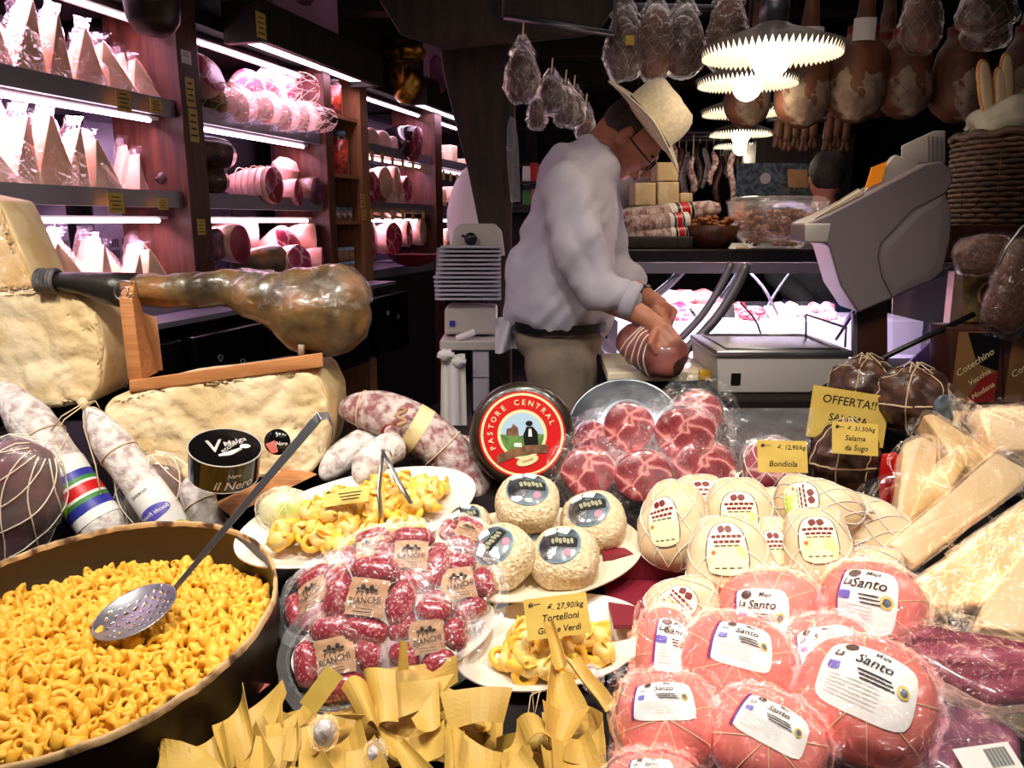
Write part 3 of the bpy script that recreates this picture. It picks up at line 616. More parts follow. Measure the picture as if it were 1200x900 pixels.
# farthest bay: boxy cheeses
for i, (px, py, w_, h_) in enumerate([(518, 188, .13, .15), (533, 185, .14, .2), (549, 196, .12, .14), (520, 232, .14, .16), (538, 228, .13, .13), (556, 232, .14, .12), (528, 278, .2, .14)]):
    u, z = PW(px, py, .1); zz = [2-.13, 1.52, 1.1][0 if i < 3 else 1 if i < 6 else 2]
    zz = z-h_/2
    o = E('cheese_block', f'pale cheese block in the farthest bay, {ORD[i % 3]} from the left on its {("upper", "middle", "bottom")[i//3]} shelf', 'cheese', frame(W(u, .1, zz), UP, WD), 'cheese blocks in the farthest bay')
    M('block', hull([(a, b, c) for a in (-w_/2, w_/2) for b in (0, .14) for c in (0, h_)], .01), 'cheese_pale', o); M('rind_band', Geo().box((0, .07, h_*.2), (w_+.003, .145, .02)), 'rind', o, False)
u, z = PW(562, 250, -.1)
q = tag(M('white_bag', Geo().ell((0, 0, 0), (.17, .1, .3), 24, 16, .15, 5), 'paper_white'), 'pale blue white bag half hidden by the timber post', 'bag'); q.location = P(562, 262, 4.2)
q = tag(M('dark_stool', Geo().box(P(562, 262, 4.2)-V3((0, 0, .3)), (.3, .25, .05)).box((P(562, 262, 4.2).x, 4.2, (P(562, 262, 4.2).z-.3)/2), (.1, .1, P(562, 262, 4.2).z-.3)), 'dark', None, False), 'dark stand under the pale bag beside the timber post', 'stand')
# dark boxes and lower deck in front of the fridge base
for i, (u0, z0) in enumerate([(.25, .64), (.75, .64), (1.25, .64), (1.75, .64), (2.3, .64)]):
    o = E('dark_box', f'black glossy carton under the fridge deck, {ORD[i]} from the left', 'box', frame(W(u0, -.16, z0), UP, WD), 'black cartons under the fridge')
    M('carton', Geo().box((0, 0, .17), (.44, .22, .34)), 'black_gloss', o, False, bevel=.006)
    g = Geo()
    for k, (xx, zz) in enumerate(((-.08, .24), (.06, .2))): g.tube([(xx+.012*cos(t)*(1+.4*sin(3*t)), -.1115, zz+.012*sin(t)) for t in [j*2*pi/14 for j in range(15)]], .0012, 4)
    M('emblem', g, 'grey_light', o, False)
for u0, u1 in ((-1.15, 2.5),):
    o = tag(M('deck_rail', Geo().box(((u0+u1)/2, 0, 0), (u1-u0, .2, .02), frame(W(0, -.1, 1.03), UP, WD)), 'shelf_grey', None, False), 'grey steel rail along the foot of the fridge bays', 'rail')
# ============================================================ LAMPS, HAMS AND SAUSAGES OVERHEAD
def pendant(label, c, r, watts):
    o = E('pendant_lamp', label, 'lamp', T(c), 'fluted pendant lamps over the counter'); n = 144
    def fn(t, q, z): return (q*(1+.022*(q/r)*(1 if int(t/(2*pi)*n+.5) % 2 else -1)), z+.011*(q/r)**3*(1 if int(t/(2*pi)*n+.5) % 2 else -1))
    M('shade', Geo().lathe([(.03, r*.44), (.034, r*.40), (r*.3, r*.33), (r*.62, r*.2), (r, 0)], n, fn=fn), 'lamp_shade', o)
    M('shade_lining', Geo().lathe([(.028, r*.42), (r*.29, r*.31), (r*.61, r*.18), (r*.985, -.003)], n, fn=fn), 'lamp_under', o)
    M('socket', Geo().lathe([(0, r*.4+.1), (.018, r*.4+.1), (.024, r*.4+.07), (.036, r*.4+.05), (.038, r*.4), (0, r*.4)], 24), 'steel_dark', o)
    M('bulb', Geo().lathe([(.001, -.062)]+[(.05*sin(a), -.012-.05*cos(a)) for a in [R(q) for q in (15, 30, 50, 70, 90, 110, 130)]]+[(.02, .06), (.018, .08)], 24), 'bulb', o)
    M('cord', Geo().tube([(0, 0, r*.4+.1), (.004, .003, r*.4+.4), (0, 0, 2.8-c[2])], .004, 6), 'black', o)
    l = bpy.data.lights.new('lamp_bulb', 'POINT'); l.energy = watts; l.color = (1, .82, .62); l.shadow_soft_size = .05; lo = bpy.data.objects.new('lamp_bulb', l); col.objects.link(lo); lo.location = V3(c)-V3((0, 0, .075))
LN = ['nearest and largest fluted glass pendant lamp, its bulb glowing', 'second pendant lamp behind the nearest one', 'third pendant lamp in the row, in the middle', 'fourth pendant lamp, small with distance', 'farthest pendant lamp in the row']
for i, (px, py, d) in enumerate([(904, 62, 2.1), (876, 97, 2.85), (870, 132, 3.6), (868, 157, 4.5), (868, 171, 5.3)]):
    c = P(px, py, d); pendant(LN[i], c, (.178, .175, .18, .175, .175)[i], (2.6, 2.2, 2.2, 2.6, 2.6)[i])
# rail for the hanging pieces
def hp_rail(a, b, label): return tag(M('hanging_rail', Geo().tube([a, b], .012, 8).tube([a, (a[0], a[1], 2.81)], .006, 6).tube([b, (b[0], b[1], 2.81)], .006, 6), 'steel_dark'), label, 'rail')
hp_rail(P(690, 6, 3.05), P(860, 10, 3.05), 'dark rail with three netted hams hanging near the beam'); hp_rail(P(880, -18, 3.1), P(1290, -18, 3.1), 'dark rail above the row of hanging raw hams')
hp_rail(P(590, 20, 2.9), P(720, 40, 2.9), 'short rail holding the netted salami bunch beside the post')
# raw hams hanging by the shank
def hanging_ham():
    o = E('hanging_ham', 'x', 'ham')
    g = Geo().caps((0, 0, .0), (.0, 0, -.1), .03, .024).caps((0, 0, -.1), (0, 0, -.2), .024, .036).caps((0, 0, -.2), (.005, 0, -.33), .036, .08).caps((0, 0, -.33), (-.005, 0, -.43), .085, .1).ell((0, 0, -.44), (.105, .075, .1), 24, 18).ell((.04, -.01, -.36), (.06, .05, .1), 20, 14)
    me = blob(g, .009, 6); displace(me, .006, 14); me.materials.append(MT['ham_hang']); M('leg', me, 'ham_hang', o)
    g = Geo().ell((-.006, -.036, -.435), (.088, .06, .098), 26, 18, .14, 12); M('lard_face', g, 'ham_lard', o)
    g = Geo().grid(lambda a, b: V3((.058*cos(a*pi*.42-pi*.8), .058*sin(a*pi*.42-pi*.8)-.008-.01*b, -.205-b*.075)), 10, 4); M('tag', g, 'paper_white', o)
    g = Geo().grid(lambda a, b: V3((.052*cos(a*2*pi), .052*sin(a*2*pi), -.22-b*.06)), 20, 4, cu=True); M('red_band', g, 'red_dark', o)
    M('cord', Geo().tube([(0, 0, .02), (.012, 0, .12), (0, 0, .2)], .003, 5), 'string', o)
    return o
hh = hanging_ham(); HL = ['raw ham hanging left, partly behind the nearest lamp', 'raw ham with round pale fat face, second of the hanging row', 'raw ham with white tag, third of the hanging row', 'raw ham hanging just left of the basket, orange skin', 'raw ham at the right edge above the basket', 'raw ham low behind the lamps', 'rear raw ham between the second and third hanging hams']
for i, (px, py, d, s, yaw) in enumerate([(942, 152, 3.0, 1.02, 10), (1006, 147, 3.0, 1.05, -8), (1052, 142, 3.02, 1.0, 20), (1118, 146, 3.0, 1.05, 38), (1192, 136, 3.1, 1.0, 0), (877, 152, 3.3, .95, 25), (1030, 140, 3.35, 1.0, 60)]):
    c = P(px, py, d)+V3((0, 0, .545*s)); m = T(c, rot(rnd.uniform(-2, 2), rnd.uniform(-3, 3), yaw) @ Matrix.Diagonal((s, s, s, 1)))
    if i == 0: hh.matrix_world = m; hh['label'] = HL[0]; hh['group'] = 'raw hams hanging over the counter'
    else: cpt(hh, m, HL[i], 'raw hams hanging over the counter')
# netted cured pieces in clear film
def netted(name, label, cat, p, rx, rz, body='ham_red', group=None, ry=None, film_='film', n=7, tall=True, mm=None):
    lp = Lump(rx, ry or rx*.8, rz, 2.2, .12, 2.5, rnd.randint(1, 99), tap=.25); o = E(name, label, cat, mm if mm is not None else T(p), group)
    M('meat', lp.geo(), body, o); M('netting', lp.net(n, 2.6, rx*.011, .001, seg=20), 'ham_lard', o)
    g = lp.geo(.008, 30, 22, .012)
    if tall: g.grid(lambda a, b: V3(((rx*.75*(1-b)**1.2+.012)*cos(2*pi*a)*(1+.15*noise.noise(V3((a*12, b*3, rx*90)))), (rx*.6*(1-b)**1.2+.012)*sin(2*pi*a), rz*.78+rz*.75*b)), 24, 10, cu=True); 
    M('wrap', g, film_, o)
    if tall: M('cord', Geo().tube([(0, 0, rz*1.3), (.004, 0, rz*1.7+.02)], .003, 5), 'string', o)
    return o
NG = 'netted cured hams hanging from the rail'
netted('netted_ham', 'netted cured ham with yellow tag, left of three on the rail', 'ham', P(732, 52, 3.0), .062, .12, 'dark_salame', NG)
netted('netted_ham', 'netted cured ham showing orange fat, middle of three on the rail', 'ham', P(767, 50, 3.0), .065, .12, 'ham_hang', NG)
netted('netted_ham', 'dark netted cured ham, right of three on the rail', 'ham', P(801, 50, 3.0), .065, .12, 'dark_salame', NG)
netted('netted_ham', 'netted cured ham half hidden behind the nearest lamp', 'ham', P(852, 40, 3.0), .068, .13, 'ham_hang', NG)
netted('netted_ham', 'shiny wrapped cured ham between the third and fourth hanging raw hams', 'ham', P(1080, 22, 2.9), .058, .11, 'ham_hang', NG)
netted('netted_ham', 'large netted purple salame at top right, upper one', 'salame', P(1157, 8, 2.8), .08, .08, 'dark_salame', NG, tall=False); netted('netted_ham', 'netted purple salame at top right, lower one', 'salame', P(1156, 34, 2.85), .07, .06, 'dark_salame', NG, tall=False)
q = card('small yellow tag on the left netted ham', P(738, 47, 2.93), .03, .035, [], name='yellow_tag', cat='tag', sprig=False)
NB = 'netted salami bunch beside the timber post'
for i, (px, py, rx, rz) in enumerate([(612, 88, .05, .085), (629, 133, .025, .05), (646, 112, .042, .06), (662, 125, .036, .06), (672, 128, .034, .055), (686, 146, .026, .05)]):
    netted('netted_salame', ['wide netted salame nearest the timber post', 'small glinting netted salame hanging lowest left of the bunch', 'dark netted salame in the middle of the bunch', 'slim netted salame right of the middle', 'netted salame overlapping its neighbour on the right', 'rightmost small netted salame above the shoulder'][i], 'salame', P(px, py, 2.75+.03*i), rx, rz, 'dark_salame', NB)
# reflection-free extras: hanging pot, white paddle
o = E('hanging_pot', 'old brown copper pot hanging in the upper left corner', 'pot', T(P(178, 4, 2.5)))
M('pot', Geo().lathe([(.001, -.09), (.05, -.085), (.075, -.05), (.08, 0), (.075, .1), (.07, .1), (.075, 0)], 32), 'pan_tin', o); M('handle', Geo().tube([(.08*cos(t), 0, .09+.08*sin(t)) for t in [pi*k/12 for k in range(13)]], .004, 6), 'steel_dark', o)
q = tag(M('wooden_paddle', hull([P(598, 136, 3.187), P(604, 140, 3.187), P(607, 165, 3.187), P(607, 205, 3.187), P(610, 236, 3.187), P(599, 237, 3.187), P(594, 190, 3.187), P(594, 150, 3.187)]+[x+V3((0, .012, 0)) for x in (P(598, 136, 3.187), P(604, 140, 3.187), P(607, 165, 3.187), P(610, 236, 3.187), P(599, 237, 3.187), P(594, 190, 3.187), P(594, 150, 3.187))], .002), 'hazy'), 'long pale translucent plaque hanging on the timber post', 'plaque')
# far background: sausages on the back rail, feet, mirror panel, bottles
for i in range(16):
    px = 788+i*8; d = 5.6+.25*(i % 3); top = P(px, 168+(i % 4)*5, d); g = Geo(); h = rnd.uniform(.2, .42)
    pts = [top+V3((.02*sin(k*.9+i), 0, -h*k/7)) for k in range(8)]; g.tube(pts, [.012]+[rnd.uniform(.022, .032)]*6+[.01], 10)
    o = E('hanging_sausage', f'greyish cured sausage on the far rail, {ORD[i]} from the left', 'sausage', None, 'sausages on the far rail'); M('sausage', g, ('salami', 'dark_salame', 'salami_white')[i % 3], o); M('cord', Geo().tube([top, V3((top.x, top.y, P(850, 158, 5.75).z+.01))], .004, 5), 'string', o)
_z = P(850, 158, 5.75).z
for k, dd in enumerate((5.6, 5.85, 6.1)): hp_rail(V3((.95, dd, _z)), V3((2.2, dd, _z)), ('nearest', 'middle', 'farthest')[k]+' of three far rails carrying the row of small sausages')
for i in range(8):
    c = P(912+i*10+(8 if i > 4 else 0), 158+(i % 2)*4, 3.9); o = E('cured_trotter', f'small pale pig trotter hanging behind the raw hams, {ORD[i]} from the left', 'trotter', T(c), 'trotters behind the hams')
    M('foot', Geo().caps((0, 0, .1), (0, 0, 0), .018, .026).caps((0, 0, 0), (-.012, 0, -.05), .02, .014).caps((0, 0, 0), (.014, 0, -.05), .02, .014), 'ham_hang', o)
hp_rail(P(900, 140, 3.9), P(1010, 140, 3.9), 'thin rail holding the trotters')
# dark cabinet with NEW, lit purple strip
o = E('back_cabinet', 'dark cabinet with a purple lit strip and small NEW lettering in the back', 'cabinet', T(P(945, 200, 5.0)))
M('body', Geo().box((0, .2, -.15), (.62, .3, .75)), 'wood_dark', o, False); M('lit_window', Geo().box((.04, .04, -.11), (.32, .01, .12)), 'panel', o, False); M('strip_light', Geo().box((.02, .03, -.035), (.26, .012, .02)), 'tube_panel', o, False)
M('lettering', lett('NEW', .045, frame((.12, .04, .06), (0, -1, 0), (1, 0, 0))), 'grey_light', o, False)
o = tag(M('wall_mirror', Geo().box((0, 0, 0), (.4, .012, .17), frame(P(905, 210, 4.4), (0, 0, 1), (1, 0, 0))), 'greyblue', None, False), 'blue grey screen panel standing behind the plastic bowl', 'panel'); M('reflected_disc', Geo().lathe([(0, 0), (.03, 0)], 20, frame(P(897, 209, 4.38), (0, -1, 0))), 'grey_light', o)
q = tag(M('copper_hood', hull([P(866, 195, 5.6), P(912, 180, 5.6), P(912, 206, 5.6), P(866, 206, 5.6), P(866, 195, 5.8), P(912, 180, 5.8), P(912, 206, 5.8), P(866, 206, 5.8)], .01), 'wood_red'), 'reddish hood glimpsed under the farthest lamp', 'hood')
# shelf with coloured packets left of the clerk's back
S('trim_side_shelf', Geo().box(P(630, 215, 5.3), (.5, .25, .02)).box(P(630, 242, 5.3), (.5, .25, .02)), 'wood_dark')
for i, (px, py, m_) in enumerate([(617, 206, 'paper_white'), (626, 202, 'red'), (636, 204, 'skyblue'), (644, 205, 'orange'), (617, 234, 'green'), (627, 233, 'mortadella'), (638, 234, 'paper_white')]):
    o = tag(M('packet', hull([P(px, py, 5.25)+V3((a, b, c)) for a in (-.027, .027) for b in (-.03, .03) for c in (-.06, .05)], .008), m_), f'{("white", "red", "light blue", "orange", "green", "pink", "cream white")[i]} packet on the far shelf behind the clerk', 'packet', 'packets on the far shelf')
    M('packet_seal', Geo().box(P(px, py, 5.25)+V3((0, 0, .055)), (.05, .01, .012)), m_, o, False)
# ============================================================ WORK COUNTER, GLASS CASE
tag(M('work_counter', Geo().box((1.07, 2.3, .455), (1.4, .6, .91)).box((1.06, 2.3, .9225), (1.44, .64, .025)), 'dark', None, False, bevel=.004), 'dark work counter carrying the cutting board and the scale', 'counter')
o = E('cutting_board', 'white cutting board with a yellow corner in front of the clerk', 'board', T((0, 0, 0)))
a = [P(703, 420, 2.46), P(800, 405, 2.5), P(832, 432, 2.16), P(712, 446, 2.14)]
for p in a: p.z = .978
M('board', hull(a+[p-V3((0, 0, .028)) for p in a], .003), 'ivory_plate', o); M('corner_guard', hull([V3((x, y, z)) for x in (.535, .575) for y in (2.145, 2.17) for z in (.955, .982)], .002), 'yellow', o)
# roast being tied
dr = (P(795, 424, 2.1)-P(735, 392, 2.24)).normalized()
lp = Lump(.062, .068, .115, 2.5, .14, 2, 5, tap=-.12); o = E('tied_roast', 'string tied cured roast held by the clerk on the cutting board', 'meat', frame(P(763, 409, 2.14), dr, UP))
M('meat', lp.geo(), 'roast', o); M('cut_end', lp.patch((0, 0, 1), (1, 0, 0), .07, .05, 2, .002), 'dark_salame', o)
g = Geo()
for k in range(5): lp.belt((.1*k-.2, .1, 1), .0022, .001, g, -.6+.3*k)
g.tube([lp.pt((0, -.3, .1), .002), lp.pt((.3, -1, .1), .01), lp.pt((-.8, -1.4, .5), .03)], .002, 5)
M('string', g, 'net', o)
# glass service case behind
o = E('glass_case', 'glass service case with curved steel arms, lit lilac inside', 'display case'); XD = WD
M('top_slab', Geo().box((1.5, 3.3, 1.272), (2.2, .8, .05)), 'black', o, False, bevel=.006); M('under_rail', Geo().box((1.5, 2.88, 1.228), (2.2, .05, .036)), 'alu', o, False)
M('deck', Geo().box((1.45, 3.2, .82), (2.1, 1.0, .04)), 'case_white', o, False); M('case_base', Geo().box((1.45, 3.2, .4), (2.1, 1.0, .8)), 'dark', o, False)
M('inner_shelf', Geo().box((.95, 3.5, 1.02), (.9, .3, .012)), 'glass', o, False)
M('strip_light', Geo().tube([P(778, 313, 2.95), P(812, 313, 2.95)], .008, 8), 'tube', o)
M('strip_light', Geo().tube([(1.0, 3.5, 1.235), (2.2, 3.5, 1.235)], .008, 8), 'tube', o)
l = area('case_glow', (.95, 3.2, 1.22), (.95, 3.25, .8), .9, 20, (.86, .72, 1), .3); 
def arc(pts, d, w, m='alu', thick=.01, ext=None):
    q = [P(x, y, d) for x, y in pts]; r_ = []
    for i in range(len(q)-1):
        for k in range(4):
            t = k/4; a, b, c, e = q[max(i-1, 0)], q[i], q[i+1], q[min(i+2, len(q)-1)]
            r_.append(.5*((2*b)+(-a+c)*t+(2*a-5*b+4*c-e)*t*t+(-a+3*b-3*c+e)*t**3))
    r_.append(q[-1]); g = Geo()
    L = []
    for i, p in enumerate(r_):
        dd = (r_[min(i+1, len(r_)-1)]-r_[max(i-1, 0)]).normalized(); n_ = dd.cross(V3((0, 1, 0))).normalized(); L.append((p+n_*w/2, p-n_*w/2))
    e = ext or V3((0, thick, 0)); v = []
    for a, b in L: v += [a, b, b+e, a+e]
    f = []
    for i in range(len(L)-1):
        for j in range(4): f.append((i*4+j, i*4+(j+1) % 4, i*4+4+(j+1) % 4, i*4+4+j))
    n = len(L)*4; f += [(0, 1, 2, 3), (n-4, n-3, n-2, n-1)]
    return g.add(v, f)
A1 = [(876, 310), (862, 340), (838, 376), (803, 412), (775, 436)]
M('curved_arm', arc(A1, 2.62, .03, thick=.02), 'alu', o); M('curved_arm', arc([(x-18, y-2) for x, y in A1], 2.66, .022, thick=.02), 'alu', o)
M('curved_arm', arc([(803, 314), (785, 333), (764, 350)], 2.9, .028, thick=.02), 'alu', o)
M('curved_glass', arc([(x+3, y) for x, y in A1], 2.66, .006, ext=WD*.95), 'glass', o)
M('thin_arm', arc([(935, 306), (905, 350), (880, 400), (860, 440)], 3.5, .012, 'steel'), 'steel_dark', o); M('thin_arm', arc([(868, 355), (888, 380), (898, 420)], 2.9, .006), 'black', o)
M('thin_arm', arc([(880, 320), (900, 345), (925, 400)], 3.3, .01), 'steel_dark', o); M('side_glass', Geo().box((2.52, 3.2, 1.03), (.01, .8, .36)), 'glass', o, False)
# trays of meat in the case
M('stepped_deck', Geo().box((1.1, 3.42, .91), (1.3, .34, .14)), 'case_white', o, False)
for i, (x, m_) in enumerate([(.56, 'offal'), (.72, 'ham_cut'), (.88, 'mortadella'), (1.04, 'coppa'), (1.2, 'ham_fat'), (1.36, 'offal')]):
    q = E('meat_dish', ('leftmost', 'second', 'third', 'fourth', 'fifth', 'rightmost')[i]+' meat dish on the raised step inside the glass case', 'tray', T((x, 3.36, .983), rot(18, 0, 0))); M('dish', Geo().box((0, 0, .008), (.14, .2, .012)), 'white_gloss', q, False, bevel=.004)
    g = Geo()
    for k in range(6): g.ell((rnd.uniform(-.04, .04), rnd.uniform(-.07, .07), .03), (.032, .034, .02), 12, 8, .25, 9, seed=k+i)
    M('meat_pieces', g, m_, q)['kind'] = 'stuff'
tr = [(775, 436, 2.85, 'offal', 'white tray of pink meat near the cutting board'), (815, 428, 2.9, 'white_gloss', 'wide white plate in the glass case'), (850, 440, 2.85, 'coppa', 'tray of red slices at the right front of the case'), (795, 385, 3.2, 'white_gloss', 'white dish further back in the case'), (845, 398, 3.25, 'offal', 'tray with pale cuts behind the steel arm'), (885, 430, 3.0, 'mortadella', 'tray of pink slices near the case corner'), (880, 395, 3.4, 'ham_fat', 'tray of pale meat at the back of the case')]
for i, (px, py, d, m_, lb) in enumerate(tr):
    p = P(px, py, d); p.z = .842; q = E('meat_tray', lb, 'tray', T(p, rot(0, 0, i*23))); M('dish', Geo().box((0, 0, .008), (.2, .15, .016)), 'white_gloss', q, False, bevel=.005)
    g = Geo()
    for k in range(7): g.ell((rnd.uniform(-.06, .06), rnd.uniform(-.045, .045), .03), (.035, .028, .018), 12, 8, .2, 9, seed=k)
    M('meat_pieces', g, m_, q)['kind'] = 'stuff'
for i, (px, py, m_, lb) in enumerate([(800, 335, 'offal', 'pink roast on the inner glass shelf'), (825, 325, 'mortadella', 'small red packet stack on the inner glass shelf'), (783, 352, 'paper_white', 'white wrapped piece on the inner glass shelf')]):
    p = P(px, py, 3.5); p.z = 1.06; q = E('shelf_meat', lb, 'meat', T(p)); M('piece', Geo().ell((0, 0, .0), (.07, .05, .035), 18, 12, .2, 7, seed=i), m_, q); M('plate', Geo().lathe([(0, -.035), (.075, -.034), (.08, -.025), (.075, -.03), (0, -.03)], 20), 'paper_white', q)
tag(M('orange_packet', hull([P(x, y, 2.78+dz) for dz in (0, .05) for x, y in ((846, 357), (860, 355), (862, 372), (847, 373))], .004), 'paper_white'), 'small white packet seen through the curved glass', 'packet')
# things on top of the case
CT = 1.297
def on(px, d): p = P(px, 280, d); return V3((p.x, p.y, CT))
q = tag(M('wooden_tray', hull([on(722, 2.92)+V3((a, b, c)) for a in (.0, .29) for b in (0, .3) for c in (.0, .045)], .006), 'wood_dark'), 'dark wooden tray under the stacked salami', 'tray')
def banded(a, b, r, label, band=(.62, .86)):
    a, b = V3(a), V3(b); L = (b-a).length; o = E('wrapped_salami', label, 'salami', frame(a, b-a, UP))
    lp = [(.001, 0), (r*.5, .006), (r*.9, .03), (r, .07), (r*1.02, L*.5), (r*.97, L-.05), (r*.6, L-.012), (.001, L)]
    M('salami', Geo().lathe(lp, 22, fn=lambda t, q, z: (q*(1+.05*noise.noise(V3((cos(t), sin(t), z*22)))), z)), 'salami', o)
    for k, (f0, f1, m_) in enumerate(((band[0], band[1], 'paper_white'), (band[0]+.06, band[0]+.09, 'black'), (band[0]+.1, band[0]+.18, 'red'), (band[0]+.19, band[0]+.215, 'black'))):
        rr = r*(1.07+.015*k); M('label_band', Geo().lathe([(rr, L*f0), (rr, L*f1)], 22), m_, o)
    g = Geo()
    for k in range(4): g.tube([(r*1.06*cos(t), r*1.06*sin(t), L*(.12+.13*k)) for t in [2*pi*j/18 for j in range(18)]], .0015, 4, closed=True)
    M('string', g, 'string', o)
banded(P(722, 256, 2.98), P(845, 244, 3.1), .035, 'longest salami with red and black band, topmost on the tray', (.48, .7))
banded(P(728, 264, 2.95), P(806, 259, 3.02), .033, 'middle salami with red banded label on the tray', (.68, .98)); banded(P(722, 279, 2.95), P(810, 273, 3.0), .028, 'lowest salami on the wooden tray', (.7, .92))
def block(label, x0, x1, y0, y1, d, t=.16, m='parmesan', name='cheese_block', cat='cheese'):
    o = E(name, label, cat); c = [P(x, y, d) for x in (x0, x1) for y in (y0, y1)]
    M('block', hull(c+[p+V3((0, t, 0)) for p in c], .006, 1, .003, 30), m, o); M('rind', hull([p+V3((.0, t+.0, 0)) for p in c]+[p+V3((0, t+.01, 0)) for p in c], .002), 'rind', o)
block('pale cheese block left of two on the counter behind the clerk', 744, 769, 214, 241, 3.15); block('cheese block right of two on the counter', 771, 796, 213, 241, 3.14); block('tall cheese block on top of the right cheese block', 770, 795, 190, 212, 3.16); block('low cheese slab beside the two cheese blocks', 797, 812, 226, 240, 3.2)
tag(M('white_board', Geo().extr([P(722, 198, 3.4), P(768, 194, 3.4), V3((P(768, 246, 3.4).x, 3.4, CT)), V3((P(722, 246, 3.4).x, 3.4, CT))], (0, .02, 0)), 'shirt', None, False), 'plain white board standing behind the cheese blocks', 'board')
for i, (px, h, r_) in enumerate([(822, .07, .022), (836, .09, .02), (850, .075, .026)]):
    o = E('glass_jar', ('small glass jar left of the taller bottle on the case', 'slim glass bottle behind the brown bowl', 'squat glass jar beside the clear bowl')[i], 'jar', T(on(px, 3.3))); M('jar', Geo().lathe([(0, 0), (r_, 0), (r_, h), (r_*.7, h+.01), (r_*.7, h+.02)], 18), 'hazyglass', o); M('lid', Geo().lathe([(0, h+.032), (r_*.75, h+.032), (r_*.75, h+.018)], 16), 'steel', o)
o = E('brown_bowl', 'brown earthen bowl heaped with fried snacks on the case', 'bowl', T(on(832, 3.02)))
M('bowl', Geo().lathe([(0, 0), (.07, 0), (.1, .05), (.108, .085), (.1, .085), (.09, .05), (0, .03)], 32), 'wood_red', o)
g = Geo()
for k in range(60): g.ell((rnd.uniform(-.075, .075), rnd.uniform(-.06, .06), .08+rnd.uniform(0, .035)), (.014, .011, .008), 8, 6, .3, 9, seed=k)
M('snacks', g, 'fried', o)['kind'] = 'stuff'
o = E('clear_bowl', 'big clear plastic bowl of brown pasta with a lid on the case', 'bowl', T(on(908, 3.02)))
M('bowl', Geo().lathe([(0, 0), (.09, .0), (.14, .045), (.172, .11), (.184, .175), (.188, .175), (.178, .11), (.145, .04), (.092, -.004)], 40), 'hazyglass', o); M('lid', Geo().lathe([(0, .196), (.16, .192), (.192, .178), (.192, .172)], 40), 'hazyglass', o)
g = Geo()
for k in range(230):
    a, r_, z = rnd.uniform(0, 2*pi), rnd.random()**.5, rnd.random(); rr = (.08+.085*z**.6)*r_; c = (rr*cos(a), rr*sin(a), .012+z*.12+.02*(1-r_))
    g.tube([V3(c)+V3((.013*cos(t+k), .011*sin(t+k), .006*sin(2*t))) for t in (0, 1.2, 2.4, 3.8)], .006, 5)
M('pasta', g, 'fried', o)['kind'] = 'stuff'
card('brown card standing behind the clear bowl', P(935, 209, 3.25), .085, .075, [], m='kraft', sprig=False, yaw=8)
tag(M('price_strip', Geo().box(on(868, 2.9)+V3((0, 0, .004)), (.03, .02, .004)), 'yellow', None, False), 'small yellow slip at the foot of the clear bowl', 'slip')
# ============================================================ SCALE
o = E('counter_scale', 'grey shop scale head with orange display on a pole', 'scale')
out = [(943, 285), (944, 262), (972, 250), (1086, 191), (1104, 189), (1116, 199), (1117, 214), (1109, 226), (1116, 250), (1114, 282), (1105, 318), (1092, 330), (1006, 367), (985, 335), (972, 290), (966, 285)]
M('side_panel', Geo().extr([P(x, y, 2.05) for x, y in out], (0.02, .17, 0)), 'grey_plastic', o, True, bevel=.006)
M('seam', Geo().tube([P(x, y, 2.047) for x, y in ((1108, 226), (1070, 245), (1032, 285), (1029, 300), (1034, 325), (1046, 348))], .0011, 5), 'seam', o)
M('bulge_panel', hull([P(x, y, 2.048) for x, y in ((1106, 228), (1072, 247), (1034, 286), (1031, 300), (1036, 325), (1048, 347), (1090, 328), (1103, 315), (1112, 281), (1113, 252))]+[P(x, y, 2.043) for x, y in ((1100, 240), (1076, 255), (1044, 290), (1042, 302), (1047, 322), (1055, 335), (1086, 320), (1096, 310), (1104, 281), (1104, 255))], .003), 'grey_plastic', o)
M('keyboard', hull([P(x, y, 2.06) for x, y in ((948, 261), (950, 259), (1008, 222), (1012, 228))]+[P(x, y, 2.21) for x, y in ((948, 261), (950, 256), (1006, 220), (1012, 226))], .003), 'ivory_plate', o)
M('front_lip', hull([P(x, y, 2.04) for x, y in ((943, 262), (974, 262), (943, 284), (970, 284))]+[P(x, y, 2.24) for x, y in ((945, 260), (974, 258), (945, 280), (970, 280))], .004), 'grey_light', o)
q = M('display', hull([P(x, y, 2.1) for x, y in ((1012, 226), (1049, 181), (1079, 194), (1050, 208))]+[P(x, y, 2.25) for x, y in ((1010, 224), (1044, 183), (1074, 190))], .003), 'grey_light', o)
M('screen', Geo().extr([P(1014, 221, 2.094), P(1022, 196, 2.094), P(1040, 189, 2.094), P(1033, 213, 2.094)], (0, .004, 0)), 'orange_screen', q, False)
q = M('printer_box', hull([P(x, y, d) for d in (2.16, 2.3) for x, y in ((1056, 192), (1056, 171), (1095, 153), (1108, 153), (1108, 192))], .004), 'grey_light', o); g = Geo()
for k in range(4): g.bar(P(1088+k*5, 160, 2.157), P(1088+k*5, 190, 2.157), .003, .003)
M('ribs', g, 'grey_plastic', q, False)
M('pole', hull([P(x, y, 2.12) for x, y in ((1003, 362), (1040, 352), (1003, 448), (1040, 448))]+[P(x, y, 2.22) for x, y in ((1003, 362), (1040, 352), (1003, 440), (1040, 440))], .004), 'box_a', o); M('pole_edge', Geo().bar(P(1001, 368, 2.11), P(1001, 450, 2.11), .012, .012), 'alu', o, False)
o = E('weighing_platform', 'white weighing platform with steel tray beside the cutting board', 'scale')
b = [P(842, 458, 2.06), P(992, 455, 2.06)]; z0 = .936; zt = P(838, 411, 2.06).z
